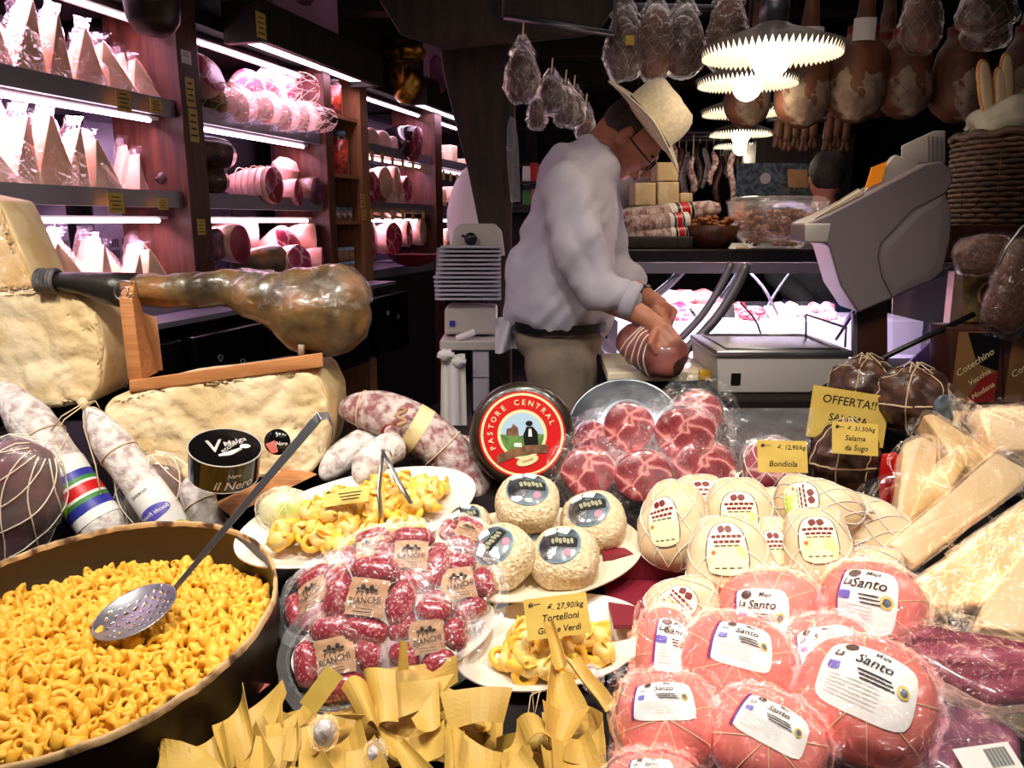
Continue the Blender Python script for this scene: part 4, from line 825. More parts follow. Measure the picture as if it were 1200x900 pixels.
v = [V3((b[0].x, 2.06, z0)), V3((b[1].x, 2.06, z0)), V3((b[0].x-.01, 2.06, zt-.018)), V3((b[1].x+.003, 2.06, zt-.018))]; M('housing', hull(v+[x+V3((0, .3, 0)) for x in v], .006), 'grey_light', o)
v = [V3((b[0].x-.014, 2.052, zt-.017)), V3((b[1].x+.008, 2.052, zt-.017)), V3((b[0].x-.014, 2.052, zt)), V3((b[1].x+.008, 2.052, zt))]; q = M('steel_tray', hull(v+[x+V3((0, .32, 0)) for x in v], .004), 'steel', o)
M('raised_rim', Geo().tube([(b[0].x+.02, 2.08, zt+.002), (b[1].x-.02, 2.08, zt+.002), (b[1].x-.02, 2.35, zt+.002), (b[0].x+.02, 2.35, zt+.002)], .003, 6, closed=True), 'steel', q)
M('level_window', Geo().box((P(862, 444, 2.06).x, 2.0585, P(862, 444, 2.06).z), (.026, .004, .032)), 'black', o, False)
M('guard_rail', Geo().tube([(b[1].x-.03, 2.3, zt), (b[1].x-.035, 2.3, zt+.07), (b[1].x+.01, 2.12, zt+.055), (b[1].x+.012, 2.12, zt)], .0035, 6), 'steel_dark', o)
tag(M('lit_rod', Geo().bar(P(978, 398, 2.55), P(1001, 364, 2.55), .018, .01), 'acrylic', None, False), 'lilac lit acrylic strip behind the weighing platform', 'strip'); tag(M('acrylic_panel', Geo().extr([P(1058, 432, 2.45), P(1108, 384, 2.45), P(1108, 420, 2.45), P(1088, 436, 2.45)], (0, .01, 0)), 'acrylic', None, False), 'purple acrylic panel behind the netted salame', 'panel')
tag(M('dark_rod', Geo().tube([P(950, 462, 1.98), P(1060, 407, 1.96), P(1142, 368, 1.94)], .0075, 8), 'black'), 'black rod running diagonally in front of the scale pole', 'rod')
o = E('side_case', 'low clear side case with pinkish metal posts right of the scale', 'display case'); M('corner_post', Geo().bar(P(1122, 318, 2.35), P(1106, 470, 2.35), .035, .035), 'ham_fat', o, False); M('side_pane', Geo().extr([P(1046, 345, 2.5), P(1120, 320, 2.5), P(1108, 450, 2.5), P(1046, 450, 2.5)], (0, .006, 0)), 'hazyglass', o, False); M('top_rail', Geo().bar(P(1046, 340, 2.48), P(1124, 312, 2.48), .02, .02), 'alu', o, False)
# ============================================================ SLICER AND TABLE AT THE LEFT OF THE CLERK
o = E('meat_slicer', 'white meat slicer with ribbed carriage and black knob left of the clerk', 'slicer'); d = 2.95
M('blade_guard', hull([P(x, y, d+e) for e in (0, .05) for x, y in ((527, 300), (532, 268), (540, 262), (580, 262), (588, 270), (592, 300))], .008), 'grey_light', o); M('knob', Geo().lathe([(0, 0), (.022, 0), (.024, -.02), (.012, -.028), (0, -.028)], 20, frame(P(552, 280, d-.01), (0, 1, 0))), 'black', o); M('knob_lever', Geo().bar(P(541, 276, d-.03), P(552, 280, d-.03), .012, .01), 'black', o)
g = Geo()
for k in range(13): g.bar(P(512-(.6*(12-k) if k > 6 else -.9*(6-k)), 289+k*5, d-.06), P(587, 289+k*5, d-.06), .1, .007, (0, 0, 1))
M('ribbed_carriage', g, 'shirt', o, False); M('carriage_body', hull([P(x, y, d+e) for e in (.0, .12) for x, y in ((512, 290), (586, 290), (586, 352), (509, 352))], .004), 'grey_plastic', o)
M('motor_base', hull([P(x, y, d+e) for e in (-.05, .2) for x, y in ((521, 362), (528, 354), (583, 356), (583, 392), (521, 392))], .012), 'grey_light', o); M('switch', Geo().box(P(530, 379, d-.055), (.02, .01, .02)), 'blue', o, False)
o = E('slicer_table', 'small white topped table under the meat slicer', 'table'); a = P(516, 400, 2.85); b = P(592, 400, 2.85); M('table_top', Geo().box(((a.x+b.x)/2, 3.0, a.z-.012), (b.x-a.x, .36, .035)), 'grey_light', o, False, bevel=.004)
for x in (a.x+.03, b.x-.03):
    for y in (2.85, 3.14): M('leg', Geo().box((x, y, (a.z-.03)/2), (.03, .03, a.z-.03)), 'dark', o, False)
tag(M('foil_roll', Geo().tube([P(535, 397, 2.84), P(556, 389, 2.84)], .012, 10), 'paper_white'), 'short white roll lying on the slicer table', 'roll')
lp = []
g = Geo().grid(lambda a, b: P(517+28*a+3*b*(a-.3), 415+95*b, 2.78)+V3((0, .03*sin(a*9)*(.4+b), 0)), 16, 10); q = tag(M('hanging_bag', g, 'paper_white'), 'long white plastic bag tied to the left leg of the slicer table', 'bag'); M('bag_knot', Geo().ell(P(522, 416, 2.77), (.03, .02, .02), 16, 10, .5, 9).ell(P(538, 424, 2.77), (.024, .02, .018), 16, 10, .5, 9), 'paper_white', q)
q = tag(M('paper_roll', Geo().box(P(564, 446, 2.85), (.062, .03, .24)), 'shirt', None, False, bevel=.006), 'white paper towel strip hanging under the slicer table', 'paper towel'); M('fold', Geo().box(P(564, 442, 2.832), (.064, .004, .003)), 'grey_plastic', q, False)
# ============================================================ CLERK
def clerk():
    o = E('person', 'person in white shirt and straw hat with black band bending over a roast', 'person')
    d = 2.42; hc = P(739, 160, d); U = V3((.74, -.26, .62)).normalized(); Fw = V3((.66, -.02, -.75)); Fw = (Fw-U*Fw.dot(U)).normalized(); Sd = Fw.cross(U)
    if Sd.y > 0: Sd = -Sd
    H = lambda f, u, s=0: hc+Fw*f+U*u+Sd*s
    hm = Matrix((Fw, Sd, U)).transposed().to_4x4(); hm.translation = hc
    g = Geo()
    g.ell((-.005, 0, .02), (.098, .078, .085), 24, 18, m=hm).ell((.03, 0, -.035), (.066, .06, .07), 20, 16, m=hm).ell((.05, 0, -.085), (.042, .04, .03), 16, 12, m=hm)
    g.caps(H(.088, .01), H(.118, -.03), .011, .015, 10).ell((.092, 0, -.058), (.02, .026, .012), 14, 10, m=hm).ell((.082, .03, .0), (.02, .02, .02), 12, 8, m=hm).ell((.085, 0, .022), (.02, .05, .012), 12, 8, m=hm)
    neck = P(700, 186, d+.02); g.caps(H(-.04, -.03), neck, .058, .066)
    sh = P(680, 205, d+.03)
    g.caps(neck, sh, .07, .11); g.ell(P(672, 235, d+.03), (.1, .15, .1)).ell(P(662, 290, d+.03), (.12, .14, .14)).ell(P(655, 350, d+.03), (.12, .14, .12)); hip = P(655, 400, d+.03); g.ell(hip, (.12, .15, .1))
    for s in (-1, 1):
        hj = hip+V3((0, s*.09, -.03)); kn = V3((hip.x+.03, hj.y+s*.02, .5)); an = V3((hip.x-.02, kn.y+s*.01, .09)); g.caps(hj, kn, .085, .055).caps(kn, an, .055, .036).caps(an+V3((-.02, 0, -.03)), an+V3((.13, 0, -.05)), .035, .03)
    # arms and hands: near (towards the viewer) and far
    nE, nW = P(697, 343, 2.2), P(757, 372, 2.14); g.caps(P(668, 222, 2.26), nE, .052, .042).caps(nE, nW, .044, .029)
    fE, fW = P(712, 318, 2.6), P(757, 346, 2.44); g.caps(P(690, 222, 2.62), fE, .05, .042).caps(fE, fW, .042, .028)
    def hand(wr, palm, tips, thumb, g):
        wr, palm = V3(wr), V3(palm); g.caps(wr, palm, .026, .03, 12); ax = (palm-wr).normalized()
        for kn, mid, tip in tips: g.caps(palm*.35+V3(kn)*.65, kn, .014, .0105, 10).caps(kn, mid, .0105, .0095, 10).caps(mid, tip, .0095, .0075, 10)
        a, b, c = map(V3, thumb); g.caps(a, b, .014, .011, 10).caps(b, c, .011, .009, 10)
    tp = []
    for k in range(4): tp.append((P(784-k*7, 384+k*5.5, 2.075+.0*k), P(795-k*7.5, 397+k*4.5, 2.055), P(795-k*8, 411+k*3, 2.065)))
    hand(nW, P(772, 384, 2.11), tp, (P(768, 388, 2.08), P(762, 402, 2.05), P(768, 414, 2.05)), g)
    tp = []
    for k in range(4): tp.append((P(782-k*3, 358+k*5, 2.33), P(791-k*2, 364+k*5.5, 2.28), P(788-k*2, 374+k*5.5, 2.25)))
    hand(fW, P(771, 357, 2.37), tp, (P(768, 362, 2.33), P(776, 374, 2.27), P(784, 381, 2.25)), g)
    me = blob(g, .0055, 3); me.materials.append(MT['skin']); M('body', me, 'skin', o)
    # ears
    for s in (1, -1):
        q = M('ear', Geo().ell((-.014, s*.083, -.004), (.019, .007, .031), 16, 10, .1, 12, m=hm).ell((-.016, s*.088, .004), (.012, .005, .02), 12, 8, m=hm), 'skin', o)
    # hair: back and sides of the head
    g = Geo(); 
    def hr(a, b):
        th = R(40)+b*R(92-26*abs(cos(pi*a))**2); ph = R(84)+a*R(192); n_ = 1+.03*noise.noise(V3((a*20, b*20, 0))); return V3((-.006+.102*n_*sin(th)*cos(ph), .08*n_*sin(th)*sin(ph), .016+.09*n_*cos(th)))
    g.grid(hr, 40, 18, hm); q = M('hair', g, 'hair', o); so = q.modifiers.new('s', 'SOLIDIFY'); so.thickness = .008
    M('eyebrow', Geo().tube([H(.088, .018, .018), H(.092, .022, .035), H(.084, .018, .05)], .004, 6), 'hair', o)
    for s in (1, -1): M('eye', Geo().ell((.084, s*.032, .0), (.01, .012, .008), 12, 8, m=hm), 'ink', o)
    M('lips', Geo().ell((.107, 0, -.056), (.008, .02, .004), 12, 8, m=hm).ell((.104, 0, -.065), (.008, .018, .005), 12, 8, m=hm), 'ham_red', o)
    g = Geo()
    for s in (1, -1):
        g.tube([H(.105+.004*cos(t), -.002+.019*sin(t), s*.034+.024*cos(t)) for t in [2*pi*k/20 for k in range(20)]], .0026, 6, closed=True); g.tube([H(.104, .004, s*.058), H(.06, .004, s*.081), H(.0, .004, s*.086), H(-.02, -.01, s*.084)], .0028, 6)
    g.tube([H(.108, .0, .01), H(.112, .003, 0), H(.108, 0, -.01)], .0022, 6); M('glasses', g, 'black', o)
    # hat
    bc = H(.004, .056); b = Matrix((Fw, Sd, U)).transposed().to_4x4(); b.translation = bc
    def br(a, t):
        r_ = .088+(.17-.088)*t; c_, s_ = cos(2*pi*a), sin(2*pi*a); return V3((r_*c_*1.0, r_*s_*.86, -.012*t*t*abs(c_)+.03*t*t*s_*s_-.0*t))
    ht = M('hat', Geo().lathe([(.094, -.004), (.094, .03), (.094, .06), (.09, .085), (.081, .105), (.064, .119), (.04, .122), (.018, .114), (.001, .11)], 40, b, 1.02, .86, fn=lambda t, r_, z: (r_*(1-.16*max(0, z-.04)/.07*max(0, cos(t))*abs(sin(t*1))*1.3), z-.022*(1-abs(sin(t)))*(r_ < .06)-.0)), 'straw', o)
    q = M('brim', Geo().grid(br, 56, 8, b, cu=True), 'straw', ht); so = q.modifiers.new('s', 'SOLIDIFY'); so.thickness = .004
    M('hat_band', Geo().lathe([(.0945, .001), (.0925, .036)], 40, b, 1.025, .87), 'black', ht)
    # shirt with rolled sleeves
    g = Geo(); g.ell(P(679, 208, d+.03), (.125, .185, .1)).caps(P(676, 215, d+.03), P(652, 360, d+.03), .13, .16, 24)
    for s in (-1, 1): g.caps(P(676, 222, d+.03)+V3((0, s*.08, 0)), P(656, 350, d+.03)+V3((0, s*.06, 0)), .11, .145, 20)
    g.caps(P(690, 192, d+.02), P(700, 182, d+.02), .085, .072).caps(P(668, 350, d+.03), P(690, 372, d), .15, .09, 20).caps(P(640, 330, d+.03), P(622, 372, d+.03), .14, .09, 20)
    g.caps(P(664, 222, 2.27), P(676, 285, 2.21), .08, .082).caps(P(676, 285, 2.21), P(695, 334, 2.19), .08, .066).caps(P(697, 336, 2.18), P(735, 351, 2.16), .062, .046)
    g.caps(P(695, 222, 2.62), P(712, 312, 2.6), .078, .068).caps(P(712, 312, 2.6), P(738, 330, 2.52), .064, .048)
    me = blob(g, .009, 26)
    bm = bmesh.new(); bm.from_mesh(me); bm.normal_update()
    for v in bm.verts:
        p = v.co; q = p.x*11+p.z*7+1.4*noise.noise(p*5); w_ = noise.noise(V3((q, p.y*3, p.z*2.0)))+.5*noise.noise(V3((p.x*24-p.z*18, p.y*6, p.z*9))); v.co = p+v.normal*(.02*w_-.005*abs(noise.noise(p*14)))
    bm.to_mesh(me); bm.free()
    me.materials.append(MT['shirt']); st = M('shirt', me, 'shirt', o)
    so = M('collar', Geo().lathe([(.066, .03), (.074, .01), (.09, -.02), (.1, -.035)], 30, frame(P(700, 184, d+.02), P(712, 172, d)-P(692, 196, d+.03))), 'shirt', st).modifiers.new('s', 'SOLIDIFY'); so.thickness = .003
    M('cuff', Geo().lathe([(.05, 0), (.056, .012), (.054, .035), (.046, .04)], 24, frame(P(731, 349, 2.165), P(757, 362, 2.14)-P(700, 340, 2.18))), 'shirt', st); M('cuff', Geo().lathe([(.05, 0), (.054, .012), (.05, .035), (.044, .04)], 24, frame(P(735, 328, 2.53), P(757, 346, 2.44)-P(712, 316, 2.6))), 'shirt', st)
    M('shirt_tail', Geo().grid(lambda a, t: P(580+32*a, 374+40*t-6*a, 2.42)+V3((0, .03*sin(a*8+t*3), 0)), 12, 10), 'shirt', st)
    g = Geo().ell(hip+V3((0, 0, .02)), (.15, .175, .1))
    for s in (-1, 1): hj = hip+V3((0, s*.085, -.06)); g.caps(hj, (hip.x+.03, hj.y+s*.02, .5), .115, .085).caps((hip.x+.03, hj.y+s*.02, .5), (hip.x-.02, hj.y+s*.03, .1), .085, .07)
    me = blob(g, .01, 6)
    for v in me.vertices: v.co = v.co+v.normal*.008*noise.noise(V3((v.co.x*20, v.co.y*8, v.co.z*5)))
    me.materials.append(MT['trouser']); tr_ = M('trousers', me, 'trouser', o); M('belt', Geo().lathe([(.158, 0), (.16, .03)], 36, T(hip+V3((0, 0, .045))), 1, 1.16), 'black', tr_)
    for s in (-1, 1): M('shoe', Geo().ell((hip.x+.04, hip.y+s*.115, .042), (.145, .05, .042), 20, 12, p=2.6), 'black', o)
    M('watch', Geo().lathe([(.031, -.008), (.034, 0), (.031, .008)], 20, frame(P(755, 345, 2.445), fW-fE)), 'black', o)
clerk()
def customer():
    o = E('person', 'person in dark jacket and blue jeans standing beyond the glass case', 'person'); x, y = 1.64, 4.15
    g = Geo().ell((x, y, 1.62), (.08, .095, .12)).caps((x, y, 1.5), (x, y, 1.4), .06, .08).ell((x, y, 1.25), (.2, .13, .2)).ell((x, y, 1.0), (.16, .12, .14))
    for s in (-1, 1): g.caps((x+s*.09, y, .95), (x+s*.1, y, .5), .085, .06).caps((x+s*.1, y, .5), (x+s*.1, y, .08), .06, .04).caps((x+s*.1, y, .05), (x+s*.1, y-.1, .04), .04, .035)
    hx = P(941, 372, 3.95); g.caps((x-.2, y, 1.38), (x-.22, y-.02, 1.12), .05, .042).caps((x-.22, y-.02, 1.12), hx+V3((.01, 0, .06)), .04, .026).caps((x+.2, y, 1.38), (x+.23, y, 1.1), .05, .042).caps((x+.23, y, 1.1), (x+.2, y-.15, .92), .04, .028)
    g.caps(hx+V3((0, 0, .03)), hx, .022, .028)
    for k in range(4): g.caps(hx+V3((-.022+k*.014, 0, -.01)), hx+V3((-.02+k*.014, -.01, -.05)), .01, .009, 8).caps(hx+V3((-.02+k*.014, -.01, -.05)), hx+V3((-.014+k*.012, -.02, -.075)), .009, .007, 8)
    g.caps(hx+V3((.02, -.01, .01)), hx+V3((.035, -.02, -.035)), .011, .008, 8); g.caps((x, y+.09, 1.62), (x, y+.11, 1.59), .01, .012, 8)
    for s in (-1, 1): g.ell((x+s*.08, y, 1.61), (.01, .018, .03), 10, 8)
    me = blob(g, .008, 3); me.materials.append(MT['skin']); M('body', me, 'skin', o)
    me = blob(Geo().ell((x, y, 1.3), (.24, .16, .18)).ell((x, y, 1.1), (.21, .155, .2)).caps((x-.2, y, 1.38), (x-.23, y-.02, 1.12), .075, .065).caps((x-.23, y-.02, 1.12), hx+V3((.01, 0, .08)), .062, .045).caps((x+.2, y, 1.38), (x+.24, y, 1.1), .075, .065).caps((x+.24, y, 1.1), (x+.2, y-.13, .95), .062, .045), .012, 4); me.materials.append(MT['jacket']); M('jacket', me, 'jacket', o)
    me = blob(Geo().ell((x, y, .95), (.18, .14, .1)).caps((x-.09, y, .92), (x-.1, y, .5), .11, .08).caps((x-.1, y, .5), (x-.1, y, .1), .08, .07).caps((x+.09, y, .92), (x+.1, y, .5), .11, .08).caps((x+.1, y, .5), (x+.1, y, .1), .08, .07), .012, 4); me.materials.append(MT['jeans']); M('jeans', me, 'jeans', o)
    M('hair', Geo().ell((x, y-.02, 1.65), (.092, .1, .115), 24, 16, .08, 20), 'hair', o)
customer()
# ============================================================ BASKET, BOXES AND BAGS AT THE RIGHT
o = E('wicker_basket', 'dark wicker basket lined with pale paper at the right edge', 'basket', T(P(1196, 268, 2.45)+V3((.03, 0, .0)))); r0 = .235
g = Geo(); nst = 44
for row in range(17):
    z = .008+row*.0155; rr = r0*(.93+.07*row/16)
    g.tube([((rr+.006*(1 if (k+row) % 2 else -1))*cos(2*pi*k/nst), (rr+.006*(1 if (k+row) % 2 else -1))*sin(2*pi*k/nst), z) for k in range(nst)], .0082, 6, closed=True)
M('weave', g, 'wicker', o); g = Geo()
for k in range(nst//2): a = 4*pi*k/nst; g.tube([(r0*.93*cos(a), r0*.93*sin(a), 0), (r0*cos(a), r0*sin(a), .27)], .004, 5)
M('stakes', g, 'wicker', o); g = Geo().tube([((r0+.008)*cos(2*pi*k/60), (r0+.008)*sin(2*pi*k/60), .275+.005*sin(k*1.6)) for k in range(60)], .012, 8, closed=True); M('rim', g, 'wicker', o); M('basket_bottom', Geo().lathe([(0, .002), (r0*.93, .002), (r0*.93, .03), (r0*.97, .24), (r0*.9, .24)], 30), 'black', o)
me = displace(blob(Geo().ell((0, 0, .31), (.22, .2, .09), 30, 20).ell((-.12, -.08, .31), (.1, .08, .07)), .01, 2), .045, 11, 3); me.materials.append(MT['clothpaper']); q = tag(M('paper_lining', me, 'clothpaper'), 'crumpled pale paper filling the wicker basket', 'paper'); q.matrix_world = o.matrix_world
for i, (x0, y0, x1, y1) in enumerate([(1158, 128, 1151, 70), (1168, 128, 1163, 92), (1180, 124, 1179, 62), (1186, 128, 1187, 98), (1172, 126, 1172, 78), (1197, 128, 1199, 104)]):
    a, b = P(x0, y0+8, 2.42+.03*(i % 2)), P(x1, y1, 2.42+.03*(i % 2)); q = E('bread_stick', f'flat toasted bread slice standing in the basket, {ORD[i]} in the bundle', 'bread', frame(a, b-a, (1, 0, 0)), 'bread slices in the basket'); L = (b-a).length
    def bs(t, r_, z): return (r_, z)
    M('crust', Geo().ell((0, 0, L/2), (.022, .009, L/2), 20, 16, .06, 9, p=3, seed=i), 'bread', q); M('crumb', Geo().ell((0, -.003, L/2), (.018, .0085, L*.46), 20, 16, .04, 9, p=3, seed=i), 'cheese_pale', q)
tag(M('dark_sill', Geo().box((1.62, 2.5, P(1150, 284, 2.3).z), (.75, .5, .1)), 'wood_red', None, False, bevel=.006), 'dark wooden ledge under the wicker basket', 'ledge')
def carton(label, x0, x1, y0, y1, d, side=None):
    a, b, c_, e = P(x0, y1, d), P(x1, y1, d), P(x0, y0, d), P(x1, y0, d); o = E('cotechino_box', label, 'box'); W_ = b.x-a.x; Hh = c_.z-a.z
    M('carton', hull([a, b, c_, e]+[p+V3((.0, .1, 0)) for p in (a, b, c_, e)], .003), 'box_a', o)
    fr = frame((a+e)/2+V3((0, -.002, 0)), (0, -1, 0), (1, 0, 0)); h2, w2 = Hh/2, W_/2
    M('print_panel', Geo().add([(-w2*.85, -h2*.9, 0), (w2*.85, -h2*.9, 0), (w2*.85, h2*.9, 0), (-w2*.85, h2*.9, 0)], [(0, 1, 2, 3)], fr), 'box_tan', o, False)
    M('print_panel', Geo().add([(w2*.84, h2*.88, .0006), (-w2*.5, h2*.88, .0006), (w2*.0, h2*.1, .0006), (w2*.84, -h2*.1, .0006)], [(0, 1, 2, 3)], fr), 'black', o, False)
    M('print_panel', Geo().add([(-w2*.3, -h2*.88, .0006), (w2*.84, -h2*.88, .0006), (w2*.84, -h2*.1, .0006), (w2*.3, -h2*.2, .0006)], [(0, 1, 2, 3)], fr), 'box_red', o, False)
    g = Geo(); flat(g, 'Cotechino', .025, -w2*.1, h2*.12, .0012, .2, .62); flat(g, 'Vecchia', .02, w2*.15, -h2*.25, .0012, .2, .62); flat(g, 'Modena', .02, w2*.35, -h2*.6, .0012, .2, .62)
    M('lettering', g.__class__().add(g.v, g.f, fr), 'cream', o, False)
    return o
carton('dark carton printed Cotechino standing left of its twin', 1114, 1174, 384, 476, 1.92); carton('second Cotechino carton cut by the right edge', 1177, 1240, 387, 476, 1.95)
o = E('photo_box', 'carton with a picture of a sliced salame above the cotechino cartons', 'box'); M('carton', hull([P(x, y, 2.0+e) for e in (0, .08) for x, y in ((1128, 318), (1182, 318), (1182, 378), (1128, 378))], .003), 'mould', o); M('salame_print', Geo().lathe([(0, 0), (.03, 0)], 26, frame(P(1162, 345, 1.995), (0, -1, 0))), 'dark_salame', o); M('print_rim', Geo().lathe([(.03, 0), (.037, 0)], 26, frame(P(1162, 345, 1.995), (0, -1, 0))), 'kraft', o)
def bag(label, c, rx, rz, ry=.03, rollr=0, d=1.95):
    p = P(*c, d); lp = Lump(rx, ry, rz, 3.2, .1, 3, int(c[0])); o = E('lentil_bag', label, 'bag', T(p, rot(0, rollr, 0))); M('lentils', lp.geo(), 'lentil', o)
    g = lp.geo(.004, 30, 20, .006); skirt(g, lp, (0, -1, 0), (0, 0, 1), rx*1.15, rz*1.2, .006, 3); M('film', g, 'film', o); M('clip', Geo().box((rx*.9, -ry*.8, 0), (.012, .012, rz*1.4)), 'grey_plastic', o, False)
bag('clear bag of brown lentils lying above the cartons', (1152, 299), .065, .045, rollr=-8); bag('tall clear bag of lentils at the right edge', (1190, 335), .055, .11, rollr=12, d=1.9)
tag(M('wire_loop', Geo().tube([P(1170, 312, 1.85), P(1180, 290, 1.85), P(1196, 268, 1.85), P(1212, 255, 1.85)], .003, 6), 'steel'), 'bent wire handle above the lentil bags', 'wire')
for (x0, x1, y, d) in ((1104, 1290, 478, 1.88),): tag(M('ledge', Geo().box(((P(x0, y, d).x+P(x1, y, d).x)/2, d+.2, P(x0, y, d).z-.02), (P(x1, y, d).x-P(x0, y, d).x, .42, .04)), 'box_a', None, False), 'dark ledge carrying the cotechino cartons', 'ledge')
# ============================================================ SHOP WINDOW DISPLAY
def Sz(y): return SA+SB*y
SN = V3((0, -SB, 1)).normalized(); SX = V3((1, 0, 0)); SY = V3((0, 1, SB)).normalized()
_z = .03
tag(M('display_table', Geo().extr([V3((-.34, .5, Sz(.5)-_z)), V3((1.7, .5, Sz(.5)-_z)), V3((1.7, 1.95, Sz(1.95)-_z)), V3((-.34, 1.95, Sz(1.95)-_z))], (0, 0, -.04)).box((.68, 1.25, .22), (2.0, 1.4, .44)), 'dark', None, False), 'dark sloping display table under the plates and packages', 'table')
tag(M('pan_table', Geo().box((-.98, 1.09, .3), (1.27, 1.26, .6)), 'dark', None, False), 'low dark table carrying the pasta pan and the salami at the left', 'table')
tag(M('left_stand', Geo().box((-.95, 1.93, .42), (.95, .4, .84)), 'dark', None, False), 'dark stand under the parmesan pieces at the left', 'stand')
tag(M('red_crate', Geo().box((.42, 1.35, Sz(1.35)-.0), (.5, .03, .05)).box((.42, 1.32, Sz(1.35)-.03), (.5, .3, .008)), 'maroon', None, False), 'dark red plastic crate showing between the plates', 'crate')
tag(M('cream_shelf', Geo().box((.2, 1.72, Sz(1.72)-.02), (.55, .06, .09)), 'ivory_plate', None, False, bevel=.01), 'cream ledge under the round cheese with the red label', 'ledge')
# ------------------------------------------------ pan of tortellini
pc, pn = V3((-.68, 1.105, .786)), V3((-.055, -.137, 1)).normalized(); PF = frame(pc, pn, (1, 0, 0)); PR = .3
o = E('tortellini_pan', 'huge worn dark tin pan full of tortellini at the left', 'pan', PF)
def pf(t, r, z): return (r*(1+.006*noise.noise(V3((cos(t)*6, sin(t)*6, z*20)))), z+.002*noise.noise(V3((cos(t)*9, sin(t)*9, 3))))
M('pan_body', Geo().lathe([(0, -.17), (PR*.93, -.17), (PR*.965, -.15), (PR*1.0, -.006)], 120, fn=pf), 'pan_tin', o); M('pan_inside', Geo().lathe([(PR*.985, -.004), (PR*.95, -.13), (0, -.15)], 96, fn=pf), 'pan_in', o)
M('rim', Geo().lathe([(PR*.983, -.006), (PR*.984, .002), (PR*.993, .005), (PR*1.003, .001), (PR*1.004, -.007)], 160, fn=lambda t, r, z: (r*(1+.006*noise.noise(V3((cos(t)*6, sin(t)*6, z*20)))+.004*noise.noise(V3((cos(t)*22, sin(t)*22, 0)))), z+.002*noise.noise(V3((cos(t)*9, sin(t)*9, 3)))+.0015*noise.noise(V3((cos(t)*30, sin(t)*30, 1))))), 'pan_edge', o)
def fillh(x, y): r2 = (x*x+y*y)/PR**2; return -.052-.042*(y/PR)+.022*(1-r2)+.008*noise.noise(V3((x*14, y*14, 0)))
def tgeo(seed):
    g = Geo(); rr = random.Random(seed); n, k = 18, 9; R0 = .0056; sq = rr.uniform(.75, 1.05); fl = rr.uniform(.6, 1.0)
    def fn(a, b):
        t = 2*pi*a; s_ = 2*pi*b; fat = .0054+.0022*cos(t)+.0012*noise.noise(V3((cos(t)*2, sin(t)*2, seed))); lift = .0022*sin(t)*fl
        r_ = R0+fat*.55*cos(s_)*1.1; crest = .0055*max(0, cos(t)-.45)*max(0, sin(s_))*1.6
        return V3((r_*cos(t)*1.15+crest*.4, r_*sin(t)*sq, fat*sin(s_)*1.05+lift+crest))
    v = [fn(i/n, j/k) for i in range(n) for j in range(k)]; f = [(i*k+j, (i+1) % n*k+j, (i+1) % n*k+(j+1) % k, i*k+(j+1) % k) for i in range(n) for j in range(k)]
    return g.add(v, f)
TV = [tomesh('tortellino', tgeo(i)) for i in range(6)]
for t_ in TV:
    t_.materials.append(MT['pasta'])
    for p in t_.polygons: p.use_smooth = True
rn = random.Random(3); spots = []
sp = .0212; iy = 0; y = -PR
while y < PR:
    x = -PR+(sp/2 if iy % 2 else 0)
    while x < PR:
        X, Y = x+rn.uniform(-.0045, .0045), y+rn.uniform(-.0045, .0045)
        if X*X+Y*Y < (PR*.945)**2: spots.append((X, Y))
        x += sp
    y += sp*.8; iy += 1
camp = V3((0, 0, EYE)); cand = []
for X, Y in spots:
    q = PF @ V3((X, Y, fillh(X, Y)+rn.uniform(.002, .009))); v_ = q-camp; dz = v_.y*cos(PITCH)-v_.z*sin(PITCH); px = 600+F*v_.x/dz; py = 450-F*(v_.y*sin(PITCH)+v_.z*cos(PITCH))/dz
    sk = (q-(PF @ V3((-.04, .03, 0)))).length
    cand.append((dz, px, py, q))
cand.sort(key=lambda c: c[0]); near = [c for c in cand if 4 < c[1] < 1196 and c[2] < 893][:300]; ids = {id(c) for c in near}
for i, c in enumerate(near):
    b = bpy.data.objects.new('tortellino', TV[i % 6]); col.objects.link(b); s_ = rn.uniform(1.08, 1.4); b.matrix_world = T(c[3], Euler((rn.uniform(-1, 1), rn.uniform(-1, 1), rn.uniform(0, 6.3))).to_matrix().to_4x4() @ Matrix.Diagonal((s_, s_, s_, 1)))
    tag(b, 'small ring shaped yellow tortellino lying in the near part of the big pan', 'pasta', 'tortellini in the big pan')
g = Geo(); TG = [tgeo(i) for i in range(6)]
for i, c in enumerate(cand):
    if id(c) in ids: continue
    s_ = rn.uniform(1.08, 1.4); m = T(c[3], Euler((rn.uniform(-1, 1), rn.uniform(-1, 1), rn.uniform(0, 6.3))).to_matrix().to_4x4() @ Matrix.Diagonal((s_, s_, s_, 1))); g.add(TG[i % 6].v, TG[i % 6].f, m)
for c in cand:      # lower layer
    m = T(c[3]+V3((rn.uniform(-.008, .008), rn.uniform(-.008, .008), -.012)), Euler((rn.uniform(-1, 1), rn.uniform(-1, 1), rn.uniform(0, 6.3))).to_matrix().to_4x4()); t_ = TG[rn.randint(0, 5)]; g.add(t_.v, t_.f, m)
def base(a, b): x, y_ = PR*.94*b*cos(2*pi*a), PR*.94*b*sin(2*pi*a); return PF @ V3((x, y_, fillh(x, y_)-.012))
g.grid(base, 60, 20, cu=True)
tag(M('tortellini', g, 'pasta', weld=False), 'heap of yellow tortellini filling the rest of the big pan', 'pasta', kind='stuff')
